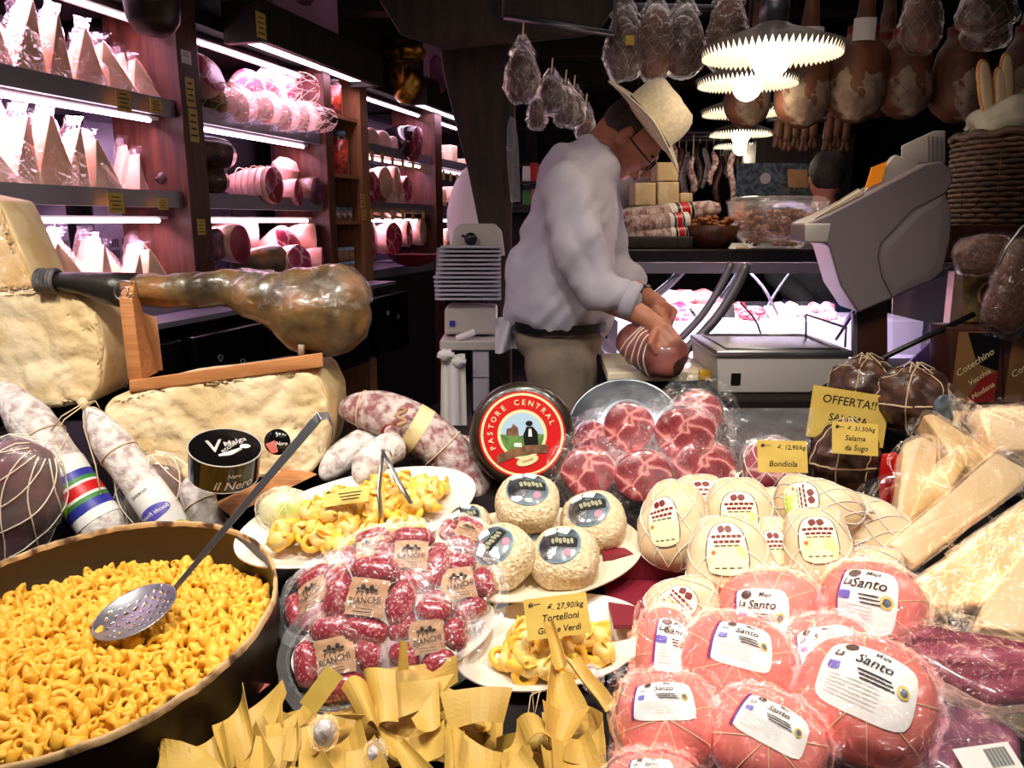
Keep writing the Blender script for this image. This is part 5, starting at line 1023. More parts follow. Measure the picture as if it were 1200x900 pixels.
# skimmer
def onpan(px, py, h): r = ray(px, py); q = PF @ V3((0, 0, h)); t = (q-camp).dot(pn)/r.dot(pn); return camp+r*t
bc = onpan(158, 716, .008); bn = V3((-.22, -.22, 1)).normalized(); b0 = onpan(203, 692, .006); top = P(374, 488, 1.28)
o = E('skimmer', 'perforated steel skimmer resting in the tortellini with its long handle up', 'skimmer', None)
fr = frame(bc, bn, (P(210, 690, 1.06)-P(110, 735, 1.0))); g = Geo(); br = .065
# dish as a grid with real holes left out
n = 46; holes = [(a*.0145+(b % 2)*.00725, b*.0126) for a in range(-3, 4) for b in range(-3, 4)]
vi = {}
def vid(x, y_):
    k = (x, y_)
    if k not in vi:
        X, Y = (x/n*2-1)*br, (y_/n*2-1)*br; r_ = sqrt(X*X+Y*Y)
        if r_ > br: X, Y = X*br/r_, Y*br/r_; r_ = br
        vi[k] = len(g.v); g.v.append((X*1.0, Y, -.016*(1-(r_/br)**2)))
    return vi[k]
for x in range(n):
    for y_ in range(n):
        X, Y = ((x+.5)/n*2-1)*br, ((y_+.5)/n*2-1)*br
        if X*X+Y*Y > (br*1.02)**2 or any((X-hx)**2+(Y-hy)**2 < .0022**2 for hx, hy in holes): continue
        g.f.append((vid(x, y_), vid(x+1, y_), vid(x+1, y_+1), vid(x, y_+1)))
q = M('dish', Geo().add(g.v, g.f, fr), 'steel', o, weld=False); so = q.modifiers.new('s', 'SOLIDIFY'); so.thickness = .0015
hd = top-b0; q0 = onpan(194, 700, -.006)
M('handle', ribbon([q0, b0, b0+hd*.1, b0+hd*.5, b0+hd*.97, top, top+V3((.012, .012, -.002)), top+V3((.018, .02, -.022)), top+V3((.014, .02, -.045))], [.011, .009, .009, .012, .0165, .017, .017, .017, .015], .0025), 'steel', o, False, bevel=.0006)
# ------------------------------------------------ plates
def plate(name, label, c, a, b, m='white_gloss', h=.0, dep=.022, lip=.24, thick=.006, cat='plate', n_=None, grp=None):
    c, a, b = G(*c, h), G(*a, h), G(*b, h); A = a-c; N = SN if n_ is None else n_; B = N.cross(A).normalized(); bl = abs((b-c).dot(B)); A_ = A.length; B = B*bl
    fr = frame(c, N, A); o = E(name, label, cat, fr, grp); k = bl/A_; r_ = A_
    M('dish', Geo().lathe([(0, -dep), (r_*(1-lip)*.8, -dep), (r_*(1-lip), -dep*.75), (r_*.93, -.002), (r_*.985, .0), (r_, .001), (r_, -.004), (r_*.94, -.009), (r_*(1-lip)*1.02, -dep-thick), (r_*(1-lip)*.75, -dep-thick-.004), (0, -dep-thick)], 72, sy=k), m, o)
    return o, fr, A_, bl
def ptl(fr, x, y, z=0): return fr @ V3((x, y, z))
pl1, F1, a1, b1 = plate('oval_platter', 'large white oval platter of meat tortelloni with tongs', (424, 600), (552, 560), (460, 642), h=.05, dep=.03)
pl2, F2, a2, b2 = plate('sausage_plate', 'white plate piled with small vacuum packed sausages', (465, 745), (577, 712), (500, 790), h=.02)
pl3, F3, a3, b3 = plate('cheese_platter', 'cream oval platter of round rustic cheeses', (620, 645), (750, 628), (650, 700), 'ivory_plate', .03, .018)
pl4, F4, a4, b4 = plate('tortelloni_plate', 'white plate of yellow green tortelloni with a price card', (648, 748), (756, 722), (670, 803), h=.0)
def tortellone(seed):
    o = E('tortellone', 'x', 'pasta'); t_ = tgeo(seed+20)
    M('folded_ring', Geo().add(t_.v, t_.f, Matrix.Diagonal((2.1, 2.3, 1.45, 1))), 'pasta_fresh', o)
    M('filling_pouch', Geo().ell((.014, 0, .006), (.0165, .019, .0135), 18, 12, .15, 9, seed=seed), 'pasta_pale', o)
    def fn(a, b):
        y_ = (a-.5)*2; return V3((.022-.012*b*(1-abs(y_)**2)+.003*sin(a*7+seed), y_*.021*(1-.3*b), .006+.022*b*(1-y_*y_)+.003*noise.noise(V3((a*5, b*3, seed)))))
    q = M('pasta_flap', Geo().grid(fn, 14, 7), 'pasta_fresh', o); so = q.modifiers.new('s', 'SOLIDIFY'); so.thickness = .002
    return o
TT = [tortellone(i) for i in range(4)]; first = [True]*4
def lay(fr, lst, s0, lab, grp, hz, tag_=''):
    for i, (x, y, z, s) in enumerate(lst):
        k = i % 4; lb_ = lab+', toward its '+('left' if x < 0 else 'right')+(' front' if y < 0 else ' back'); m = fr @ T((x, y, z), Euler((rn.uniform(-.7, .7), rn.uniform(-.6, .6), rn.uniform(0, 6.3))).to_matrix().to_4x4() @ Matrix.Diagonal((s*s0,)*3+(1,)))
        if first[k]: first[k] = False; o = TT[k]; o.matrix_world = m; o['label'] = lb_; o['group'] = grp
        else: cpt(TT[k], m, lb_, grp)
def disc(n, A, B, hz, rnd_, jx=.9):
    L = []
    for i in range(n):
        r_ = sqrt((i+.5)/n)*jx; t = i*2.39996; L.append((A*r_*cos(t), B*r_*sin(t), hz*(1-r_*r_)+.008+rnd_.uniform(0, .006), rnd_.uniform(.9, 1.15)))
    return L
lay(F1 @ T((-.0, -.01, -.02)), disc(46, a1*.8, b1*.66, .028, rn)+[(x, y, z+.02, s) for x, y, z, s in disc(14, a1*.5, b1*.4, .015, rn)], 1.12, 'folded yellow tortellone on the large oval platter', 'tortelloni on the oval platter', 0)
lay(F4 @ T((.01, -.0, -.02)), [(x-.02, y-.012, z*.8, s) for x, y, z, s in disc(22, a4*.62, b4*.62, .02, rn)], 1.2, 'pale yellow tortellone on the lower round plate', 'tortelloni on the lower plate', 0)
fp = P(424, 586, 1.36)
o = card('yellow card lying on the tortelloni of the oval platter', P(406, 593, 1.37)+V3((0, 0, .02)), .085, .036, [], d=(SN+V3((-.05, -.5, 0))).normalized(), roll=8, sprig=True)
g = Geo()
for k in range(3): g.box((.008, .006-k*.007, .001), (.045-.006*k, .0016, .0004))
M('lettering', g, 'ink', o, False)
o = E('tongs', 'small steel tongs standing in the tortelloni on the oval platter', 'tongs'); tp_ = P(449, 530, 1.46)
def bar2(a, b, c): return Geo().tube([a, (a+b)/2+V3((0, 0, .003)), b, c], [.004, .005, .0065, .005], 8, flat=.35)
M('arm', bar2(tp_, P(444, 575, 1.41), P(447, 606, 1.37)), 'steel', o); M('arm', bar2(tp_, P(467, 565, 1.42), P(482, 590, 1.385)), 'steel', o)
M('spring_end', Geo().tube([tp_+V3((-.002, 0, -.012)), tp_+V3((.0, .004, .004)), tp_+V3((.012, .002, .002)), tp_+V3((.018, 0, -.01))], [.004, .0055, .0055, .004], 8, flat=.4), 'steel', o)
o = card('yellow price card for tortelloni on the lower plate', P(653, 722, 1.10), .1, .062, [('€. 27,90/kg', .014, .014, .0125, .25), ('Tortelloni', .004, -.0015, .0145, .25), ('Gialli e Verdi', 0, -.0195, .013, .25)], d=V3((.0, -.86, .5)), roll=7)
# ------------------------------------------------ vacuum packed sausages
def sausage_pack(label, p, N, roll, s=1, nl=4, seed=0):
    o = E('sausage_pack', label, 'sausage', frame(p, N, (1, 0, 0)) @ rot(0, 0, roll) @ Matrix.Diagonal((s, s, s, 1)), 'vacuum packed sausages on the white plate')
    for k in range(nl):
        a0 = 2*pi*k/nl+.12*noise.noise(V3((seed, k, 0))); sp_ = 2*pi/nl*.46; pts = []; rr = []
        for j in range(9):
            t = a0-sp_+2*sp_*j/8; q = .0425*(1-.08*cos((t-a0)/sp_*pi)); pts.append((q*cos(t)*1.08, q*sin(t)*.98, .002*sin(k*2+seed))); rr.append(.0198*(.35, .8, .97, 1, 1.02, 1, .97, .8, .35)[j])
        M('sausage', Geo().tube(pts, rr, 14), 'sausage', o)
    g = Geo()
    def lb(a, b): x, y = (a-.5)*.056, (b-.5)*.052; return V3((x*.96+.003*noise.noise(V3((b*5, seed, 0))), y*.96, .0175+.003*noise.noise(V3((a*4+seed, b*4, 1)))-.004*(abs(a-.5)*2)**3))
    q = M('paper_label', g.grid(lb, 12, 12), 'kraft', o); g = Geo()
    flat(g, 'BIANCHI', .0125, 0, -.006, .0218, .1, .12, .9); flat(g, 'I', .001, 0, 0, .016)
    for k in range(5): g.ell((-.012+.006*k, .009+.003*(k % 2), .0205), (.0035, .0022+.002*(k % 2), .0008), 8, 5)
    for k in range(4): g.bar((-.012+.007*k, .006, .021), (-.013+.007*k, -.0005+.001*k, .021), .0013, .0005)
    for k in range(2): g.box((.0, -.0165-.004*k, .0212), (.026, .001, .0003))
    M('print', g, 'ink', q, False); g = Geo()
    def top_(a, b):
        t = 2*pi*a; r_ = .069*b; z = .0245*max(0, 1-(b/.96)**6)**.5 if b < .96 else 0; z *= 1-.28*max(0, 1-b/.4); return V3((r_*cos(t)*1.06*(1+.05*noise.noise(V3((cos(t)*2, sin(t)*2, seed)))), r_*sin(t), z+.0035*abs(noise.noise(V3((cos(t)*7*b, sin(t)*7*b, seed))))))
    g.grid(top_, 48, 18, cu=True)
    def sk_(a, b):
        t = 2*pi*a; k = 1/(abs(cos(t))**4+abs(sin(t))**4)**.25; r_ = .064+.017*b*k; n_ = noise.noise(V3((cos(t)*6, sin(t)*6, seed+b*2))); return V3((r_*cos(t)*1.06, r_*sin(t), .006*n_*b+.001))
    M('wrap', g, 'film', o); M('sealed_edge', Geo().grid(sk_, 60, 4, cu=True), 'hazy', o); return o
PK = [('sausage pack at the back left of the plate, partly under the oval platter edge', 437, 648, .085, (-.2, -.3, .9), 10, .95), ('sausage pack at the back right touching the round cheeses', 546, 628, .085, (.3, -.2, .9), -10, .8), ('sausage pack lying lowest at the left edge of the plate', 372, 700, .06, (-.45, -.55, .7), 20, 1.0), ('sausage pack in the right part of the pile near the cheese platter', 535, 688, .08, (.25, -.6, .7), 15, 1.05),
      ('uppermost sausage pack in the back centre of the pile', 482, 656, .115, (.05, -.55, .8), 0, 1.05), ('largest facing sausage pack in the middle of the pile', 433, 703, .115, (-.1, -.75, .65), -8, 1.15), ('front sausage pack at the bottom left of the plate', 396, 770, .055, (-.05, -.8, .6), 12, 1.08), ('front sausage pack above the yellow paper', 500, 748, .075, (.1, -.8, .6), 8, .98)]
for i, (lb, px, py, h, nn, ro, s) in enumerate(PK): sausage_pack(lb, G(px, py, h), V3(nn), ro, s, (4, 4, 4, 5)[i % 4], i)
# ------------------------------------------------ round rustic cheeses
def rough(lp):
    g = Geo()
    def fn(u, v):
        th = pi*v; d = V3((sin(th)*cos(2*pi*u), sin(th)*sin(2*pi*u), cos(th))); return lp.pt(d, .0012*noise.noise(d*22)+.0007*noise.noise(d*45)-.0008)
    return g.grid(fn, 110, 70, cu=True)
def rustic(label, px, py, h, r, roll, dx=0, dy=0, lab=.76):
    p = G(px, py, h); lp = Lump(r, r, r*.74, 2.35, .03, 2, px % 17); D = (toCam(p)*.55+V3((dx, 0, dy+.6))).normalized()
    o = E('rustic_cheese', label, 'cheese', frame(p, D, (cos(R(roll)), 0, sin(R(roll)))), 'round cheeses with blue grey labels'); 
    M('cheese', rough(lp), 'pecorino', o); Z, U = (0, 0, 1), (0, 1, 0); w_ = r*2*lab
    lb = M('label', lp.patch(Z, U, w_, w_, 2, .0012), 'label_rim', o); M('label_face', lp.patch(Z, U, w_*.9, w_*.9, 2, .0018), 'greyblue', lb); M('foil', lp.patch(Z, U, w_*.42, w_*.8, 2, .0022, -w_*.22), 'silverfoil', lb)
    M('black_box', lp.patch(Z, U, w_*.58, w_*.24, 9, .003, w_*.1, w_*.03), 'ink', lb); M('pink_seal', lp.patch(Z, U, w_*.17, w_*.17, 2, .0032, w_*.2, -w_*.22), 'pinkdot', lb)
    M('letter_marks', (lambda g: [lp.patch(Z, U, w_*.06, w_*.13, 4, .0036, w_*(-.12+.075*k), w_*.03+.002*(k % 2), g, .3) for k in range(6)] and g)(Geo()), 'sage', lb)
    M('price_sticker', lp.patch(Z, U, w_*.26, w_*.2, 9, .0035, w_*.05, w_*.33, None, -.4), 'paper_white', o); M('price_sticker', lp.patch(Z, U, w_*.26, w_*.2, 9, .0035, -w_*.24, w_*.3 if px > 600 else w_*.1, None, .2), 'paper_white', o)
rustic('half hidden round cheese at the far left of the platter', 549, 618, .02, .048, 10, -.2, .1); rustic('round cheese left on the platter, its label turned to the sausages', 588, 652, .055, .061, 75, -.35, -.1, .7)
rustic('topmost round cheese right under the red labelled wheel', 618, 590, .085, .063, -6, .0, .25); rustic('round cheese at the right rear of the platter', 695, 612, .045, .065, 0, -.25, .1, .72); rustic('front round cheese in the middle of the platter', 662, 655, .05, .063, -20, -.25, .1, .7)
rustic('round cheese underneath the topmost one', 626, 628, .02, .052, 0)
# ------------------------------------------------ large wheel with red label
wc = P(612, 509, 1.62); wn = (toCam(wc)*.8+V3((.02, -.4, .12))).normalized(); WF = frame(wc, wn, (1, 0, 0)); wr = .117
o = E('whole_cheese', 'dark rinded cheese wheel with round red label reading Pastore Central', 'cheese', WF)
M('rind', Geo().lathe([(0, .0), (wr*.86, .0), (wr*.95, -.006), (wr, -.02), (wr*1.0, -.075), (wr*.95, -.092), (0, -.098)], 72, fn=lambda t, r_, z: (r_*(1+.006*noise.noise(V3((cos(t)*3, sin(t)*3, z*30)))), z)), 'ecorce', o); lr = wr*.81
def disc_(r0, r1, z, n=64): return Geo().lathe([(r0, z), (r1, z)], n)
lb = M('label', disc_(0, lr, .0012), 'red', o); M('cream_ring', disc_(lr*.9, lr*.955, .0018), 'cream', lb); M('cream_ring', disc_(lr*.5, lr*.57, .0018), 'cream', lb); M('picture_sky', disc_(0, lr*.5, .0020), 'skyblue', lb)
g = Geo(); st = 'PASTORE CENTRAL'
for i, ch in enumerate(st):
    if ch == ' ': continue
    a = R(205)-R(205-22)*(i/(len(st)-1)); v, f = textgeo(ch, .0165); rr = lr*.735; g.add([((rr+q)*cos(a)+p*sin(a), (rr+q)*sin(a)-p*cos(a), .0024) for p, q in v], f)
M('lettering', g, 'cream', lb, False); gr = lr*.5
M('meadow', Geo().prism([(gr*cos(R(t)), gr*sin(R(t))) for t in range(180, 361, 12)]+[(gr*.5, gr*.05), (-gr*.2, -gr*.1)], .0021, .0023), 'grass', lb, False); M('castle', Geo().prism([(-gr*.75, -gr*.05), (-gr*.15, -gr*.08), (-gr*.2, gr*.3), (-gr*.42, gr*.5), (-gr*.5, gr*.3), (-gr*.72, gr*.25)], .0022, .0025), 'brownprint', lb, False)
M('shepherd', Geo().prism([(gr*.1, -gr*.5), (gr*.75, -gr*.5), (gr*.7, gr*.1), (gr*.5, gr*.35), (gr*.2, gr*.35), (gr*.05, 0)], .0024, .0027).prism([(gr*(.32+.17*cos(t)), gr*(.5+.13*sin(t))) for t in [k*pi/5 for k in range(10)]], .0024, .0028), 'black', lb, False); M('shepherd_shirt', Geo().prism([(gr*.28, -gr*.1), (gr*.45, -gr*.1), (gr*.42, gr*.25), (gr*.3, gr*.25)], .0028, .003).prism([(-gr*.4, -gr*.55), (0, -gr*.6), (-gr*.05, -gr*.4), (-gr*.35, -gr*.38)], .0028, .003), 'paper_white', lb, False)
M('banner', Geo().grid(lambda a, b: V3(((a-.5)*lr*1.15, -lr*.56+b*lr*.2+.008*sin(a*pi)+(a-.5)*lr*.25, .003)), 14, 2), 'brownprint', lb); M('oval_badge', Geo().lathe([(0, .0036), (lr*.26, .0036)], 30, T((lr*.12, -lr*.6, 0)) @ rot(0, 0, 18), 1, .42), 'cream', lb)
g = Geo(); flat(g, 'Centrale', .0075, lr*.12, -lr*.6, .0042, .2, R(18)); M('small_lettering', g, 'red_dark', lb, False)
# ------------------------------------------------ metal tray and coppa halves
tc_ = P(733, 505, 1.75); o = E('metal_tray', 'round scratched metal tray standing behind the cut coppa', 'tray', frame(tc_, (-.1, -.72, .62), (1, 0, 0))); tr0 = .137
M('tray_disc', Geo().lathe([(0, 0), (tr0*.95, 0), (tr0*.97, .006), (tr0, .007), (tr0, .002), (tr0*.96, -.004), (0, -.004)], 72), 'steel_scratched', o); q = M('oval_sticker', Geo().lathe([(0, .001), (.017, .001)], 24, T((-.088, .01, .001)) @ rot(0, 0, 10), 1, .7), 'yellow_card', o); M('sticker_print', Geo().ell((-.096, .008, .002), (.004, .003, .0003)).ell((-.09, .012, .002), (.0015, .005, .0003)).box((-.081, .01, .002), (.01, .002, .0004)), 'ink', q)
CO = [('coppa half at the upper left, marbled face turned forward', 737, 500, 1.62, .058, (-.05, -.95, .2), 1.0), ('big dark red coppa half at the upper right', 802, 508, 1.58, .062, (-.25, -.95, .1), 1.1), ('coppa half with gold edged wrap behind the big dark red one', 818, 484, 1.68, .056, (.0, -.9, .35), 1.1), ('coppa half lower left leaning by the red labelled wheel', 690, 553, 1.55, .056, (.1, -.9, .35), 1.05), ('coppa half in the lower middle of the coppa pile', 755, 558, 1.53, .058, (.0, -.9, .3), 1.1), ('dark coppa half at the lower right by the bondiola pack', 825, 548, 1.56, .06, (.1, -.9, .3), 1.25), ('thin coppa end at the far left of the coppa pile', 694, 515, 1.66, .045, (-.6, -.6, .5), 1.2)]
for i, (lb, px, py, d, r_, dr, sx) in enumerate(CO): cutmeat(lb, P(px, py, d), r_*.94, .13, dr, 'coppa', 'silverfoil' if i in (0, 1, 2) else 'coppa', sx=sx, film_=True, group='cut coppa halves in film', name='coppa_half', cat='cured meat', seed=80+i, taper=.7, bulge=.1)
# ------------------------------------------------ netted cheeses with green oval labels
def netted_cheese(label, px, py, h, w_, h_, roll=0, dx=0, dz=0, tap=0, p=3, knot=True, lab=(0, 0, .6, .62), lroll=0, depth=.8):
    c = G(px, py+7, h); w_ *= .96; h_ *= .96; k = mpp(c); a, b = w_*k/2, h_*k/2; D = (toCam(c)+V3((dx, 0, dz))).normalized()
    lp = Lump(a, b, min(a, b)*depth, p, .05, 1.6, px % 13); lp.tap = 0
    def tp(d, off=0, f=lp.pt):
        q = f(d, off); t = 1-tap*q.y/b; return V3((q.x*t, q.y, q.z*(t*.5+.5)))
    lp.pt = tp
    X = V3((1, 0, 0)); fr = frame(c, D, X) @ rot(0, 0, roll); o = E('netted_cheese', label, 'cheese', fr, 'netted cheeses with green oval labels')
    M('cheese', lp.geo(n=44, k=28), 'cheese_pale', o)
    g = lp.net(8, 2.6, .0009, .0014, (0, 1, 0), .03, .97, seg=22); M('netting', g, 'paper_white', o)
    if knot:
        g = Geo()
        for j in range(14):
            t = rn.uniform(0, 6.3); r_ = rn.uniform(.004, .012); y0 = tp((0, 1, 0)).y; g.tube([(0, y0-.004, 0), (r_*.25*cos(t), y0+.006, r_*.25*sin(t)), (r_*cos(t), y0+.013+rn.uniform(-.004, .004), r_*sin(t))], .0012, 4)
        g.ell((0, tp((0, 1, 0)).y+.003, 0), (.005, .005, .005), 10, 8); M('net_knot', g, 'net', o)
    lw, lh = a*2*lab[2], b*2*lab[3]; x0, y0 = a*lab[0], b*lab[1]; lw = min(lw, lh*.8); ar = R(lroll)
    Z, U = (0, 0, 1), (0, 1, 0)
    l_ = M('label', lp.patch(Z, U, lw, lh, 2.8, .0018, x0, y0, None, ar), 'mould', o); M('label_face', lp.patch(Z, U, lw*.93, lh*.95, 2.8, .0024, x0, y0, None, ar), 'labelcream', l_)
    rt = lambda x, y: (x0+x*cos(ar)-y*sin(ar), y0+x*sin(ar)+y*cos(ar))
    M('green_field', lp.patch(Z, U, lw*.84, lh*.5, 4, .0028, *rt(0, -lh*.2), None, ar), 'labelgreen', l_)
    g = Geo(); 
    for x in (-.12, .08): lp.patch(Z, U, lw*.18, lh*.14, 3, .003, *rt(lw*x, lh*.33), g, ar+.4)
    for j in range(6): lp.patch(Z, U, lw*.11, lh*.05, 6, .003, *rt(lw*(-.32+.13*j), lh*.19), g, ar)
    for j in range(5): lp.patch(Z, U, lw*.11, lh*.045, 6, .003, *rt(lw*(-.25+.13*j), lh*.1), g, ar)
    M('red_print', g, 'red_dark', l_); g = Geo()
    for j in range(4): lp.patch(Z, U, lw*.12, lh*.025, 6, .0031, *rt(lw*(-.22+.15*j), lh*.03), g, ar)
    for j in range(4): lp.patch(Z, U, lw*.1, lh*.025, 6, .0031, *rt(lw*(-.22+.15*j), -lh*.34), g, ar)
    M('dark_print', g, 'mould', l_); M('orange_dot', lp.patch(Z, U, lw*.1, lw*.1, 2, .0032, *rt(-lw*.3, -lh*.08)), 'orange', l_)
for a in (('netted cheese at the left of the heap, label turned to the plates', 790, 608, .07, 82, 108, -8, -.15, .1, .12, 2.5, False, (-.25, 0, .5, .62), 15),
          ('netted cheese behind the left one, label high', 822, 588, .05, 70, 80, 5, 0, .2, 0, 2.6, False, (.1, .1, .7, .8), -5),
          ('upright netted cheese with a knotted top in the back row', 866, 596, .075, 82, 88, 0, 0, .05, .15, 3),
          ('small netted cheese showing only its edge behind the upright one', 902, 602, .05, 50, 75, 0, .1, .1, .1, 3, False),
          ('wide wedge shaped netted cheese in the front centre of the heap', 853, 643, .10, 96, 92, 3, 0, .1, .28, 4, False, (-.02, .1, .5, .72), -3),
          ('narrow netted cheese between the wide one and the tall one', 908, 638, .075, 46, 82, 0, 0, .1, .2, 3, False, (0, -.05, .8, .65)),
          ('tall squared netted cheese right of centre in the heap', 958, 636, .10, 76, 96, 0, 0, .1, .08, 4, False, (.05, .18, .62, .6)),
          ('netted cheese lying on its side at the top, knot to the right', 960, 586, .11, 64, 104, -105, 0, .35, .25, 2.8, True, (.1, -.5, .8, .5), 15),
          ('netted cheese lying at the right with its knot toward the parmesan', 1022, 612, .07, 70, 82, -110, 0, .1, .2, 3, True, (2, 2, .1, .1)),
          ('half hidden netted cheese with label under the right one', 1018, 657, .05, 80, 46, 0, 0, .1, 0, 2.8, False, (-.4, .0, .5, .8), 70),
          ('netted cheese lowest at the left in front of the heap', 800, 703, .055, 92, 66, 12, -.1, .1, 0, 2.5, False, (-.15, 0, .7, .85), -60)): netted_cheese(*a)
# ------------------------------------------------ pink packages with white labels
def pink(label, px, py, h, w_, h_, roll, lab, text=True, skirt_=1.22, seed=0, dz=.1, dx=0, stripes=True):
    c = G(px, py, h); k = mpp(c); a, b = w_*k/2, h_*k/2; D = (toCam(c)+V3((dx, 0, dz))).normalized(); lp = Lump(a, b, min(a, b)*.78, 2.4, .04, 2, seed)
    fr = frame(c, D, (1, 0, 0)) @ rot(0, 0, roll); o = E('pink_salame_pack', label, 'salame', fr, 'pink pressed salami in clear bags')
    M('meat', lp.geo(n=48, k=30), 'mortadella', o); g = Geo()
    for j in range(4): t = pi*j/4+.3; lp.belt((cos(t), sin(t), .0), .0009, .0003, g)
    M('string', g, 'string', o); x, y, w2, h2, lr = lab; x, y, w2, h2 = x*a, y*b, w2*a*2, h2*b*2; Z, U = (0, 0, 1), (0, 1, 0); ar = R(lr); rt = lambda u, v: (x+u*w2*cos(ar)-v*h2*sin(ar), y+u*w2*sin(ar)+v*h2*cos(ar))
    l_ = M('label', lp.patch(Z, U, w2, h2, 7, .0015, x, y, None, ar), 'paper_white', o)
    if stripes: M('blue_stripe', lp.patch(Z, U, w2*.035, h2*.97, 9, .0024, *rt(-.475, 0), None, ar), 'blue', l_); M('red_stripe', lp.patch(Z, U, w2*.035, h2*.97, 9, .0024, *rt(-.51, 0), None, ar), 'red', l_)
    g = Geo(); s_ = h2*.2; lp.text(Z, U, 'La', s_*.8, *rt(-.33, .22), .0032, g, .3, ar); lp.text(Z, U, 'Santo', s_, *rt(.02, .2), .0032, g, .3, ar); lp.text(Z, U, 'Maja', s_*.55, *rt(.08, .38), .0032, g, .3, ar)
    for j in range(3): lp.patch(Z, U, w2*.3, h2*.022, 9, .003, *rt(.05+.02*j, .05-.05*j), g, ar)
    M('print', g, 'ink', l_); M('round_picture', lp.patch(Z, U, s_*1.0, s_*.8, 2, .003, *rt(-.24, .38)), 'dark_salame', l_); M('purple_badge', lp.patch(Z, U, s_*.9, s_*.6, 5, .003, *rt(-.33, .02), None, ar), 'purple', l_)
    e_ = M('seal', lp.patch(Z, U, s_*.9, s_*.9, 2, .0028, *rt(.32, -.0)), 'lime' if seed % 3 == 7 else 'yellow_card', l_); M('seal_centre', lp.patch(Z, U, s_*.55, s_*.55, 2, .0034, *rt(.32, -.0)), 'greyblue', l_)
    g = Geo()
    for j in range(6): lp.patch(Z, U, w2*.5, h2*.01, 9, .0026, *rt(-.12, -.1-.05*j), g, ar)
    M('fine_print', g, 'grey_light', l_)
    g = lp.geo(.004, 56, 36, .016); M('wrap', g, 'film', o); g = Geo(); skirt(g, lp, Z, U, a*skirt_, b*skirt_, .02, seed, inner=.62); M('sealed_edge', g, 'film', o); return o
for i, a in enumerate((('pink pack at the top centre under the netted cheeses, label upright', 899, 712, .07, 112, 84, 0, (-.15, -.3, .55, .75, -4), True, 1.2), ('pink pack at the top right beside the parmesan, label reading Santo', 1022, 710, .07, 112, 100, -15, (-.15, .05, .62, .85, 0), True, 1.2),
          ('pink pack at the left edge standing on its side', 778, 765, .07, 66, 104, -10, (.35, .2, .7, .62, 0)), ('pink pack in the middle with red and blue striped label', 862, 778, .10, 122, 112, -8, (.15, .42, .62, .55, -8)),
          ('pink pack half hidden behind the largest one', 972, 770, .08, 100, 92, 0, (-.05, .2, .75, .6, 8)), ('largest pink pack at the right front with a big white label', 1014, 822, .13, 150, 140, -28, (-.05, .28, .82, .66, 0), True, 1.15, 5, .15, 0, False),
          ('pink pack at the lower left, label across its top', 780, 845, .10, 112, 104, -3, (-.05, .45, .72, .5, 3)), ('pink pack at the lower centre, its label running diagonally', 900, 868, .11, 130, 104, -25, (.0, .4, .7, .55, -5)), ('pink pack cut off at the bottom edge', 764, 916, .09, 110, 60, 0, (0, .3, .5, .6, 0)))):
    a = list(a)+[True, 1.22, i+3][len(a)-8:] if len(a) < 11 else a
    pink(*a)
# ------------------------------------------------ raw ham slab and speck at the lower right
def pslab(name, label, pts, d, th, m, cat, seed, ov=1.16, edge='ham_fat', off=V3((0, .0, 0))):
    o = E(name, label, cat); g = [P(x, y, d+(450-y)*.0*0) for x, y in pts]; n_ = V3((.1, -.6, .8)).normalized(); cen = sum(g, V3())/len(g)
    ctr = [cen+(p-cen)*1.0 for p in g]
    def tilt(p): return V3((p.x, d+(p.z-cen.z)*.9, p.z)) if False else p
    top = [G(x, y, th) for x, y in pts]; cen = sum(top, V3())/len(top)
    M('meat', hull([p for p in top]+[cen+(p-cen)*1.02-SN*.045 for p in top], .012, 2, .004, 14, seed), m, o)
    M('fat_rim', hull([cen+(p-cen)*1.03-SN*.012 for p in top]+[cen+(p-cen)*1.03-SN*.055 for p in top], .01, 1, .003, 14, seed), edge, o)
    a, b = max((p-cen).length for p in top)*ov, max(abs((p-cen).dot(SY)) for p in top)*1.5; fr = frame(cen, SN, (1, -.3, 0))
    g = Geo().grid(lambda u, v: V3((a*v*cos(2*pi*u), b*v*sin(2*pi*u), .008*(1-v**6)-.02*v**3+.008*noise.noise(V3((cos(2*pi*u)*5*v, sin(2*pi*u)*5*v, seed))))), 50, 14, cu=True); M('film', Geo().add(g.v, g.f, fr), 'film', o); return o, cen
pslab('raw_ham_slab', 'vacuum packed slab of raw ham at the right edge below the parmesan', [(1062, 742), (1092, 728), (1150, 738), (1215, 752), (1220, 812), (1170, 818), (1120, 792), (1075, 770)], 1.0, .09, 'prosciutto', 'ham', 2)
o, cen = pslab('speck_slab', 'purple speck slab in clear film at the bottom right corner', [(1056, 835), (1090, 812), (1150, 830), (1196, 858), (1200, 905), (1130, 915), (1090, 895), (1062, 870)], .9, .11, 'speck', 'ham', 5)
fr = frame(G(1160, 893, .122), SN+V3((0, -.3, 0)), (1, .15, .0)) ; l_ = M('barcode_label', Geo().box((0, 0, 0), (.072, .04, .0008), fr), 'paper_white', o, False); g = Geo()
for k in range(18): g.box((.0+.0016*k, .004, .0008), (.0009 if k % 3 else .0004, .022, .0003), fr)
M('barcode', g, 'ink', l_, False)
o = E('herb_pack', 'olive green mottled cut of meat with herb crust at the bottom right', 'meat'); M('meat', hull([G(x, y, h) for x, y, h in ((1035, 840, .06), (1060, 830, .08), (1070, 905, .07), (1030, 920, .05), (1085, 915, .07), (1040, 880, .03))], .012, 1, .003, 20), 'mould', o); M('fat_edge', hull([G(x, y, h) for x, y, h in ((1056, 835, .095), (1062, 838, .095), (1075, 885, .095), (1100, 912, .09), (1068, 880, .09))], .004), 'ham_fat', o)
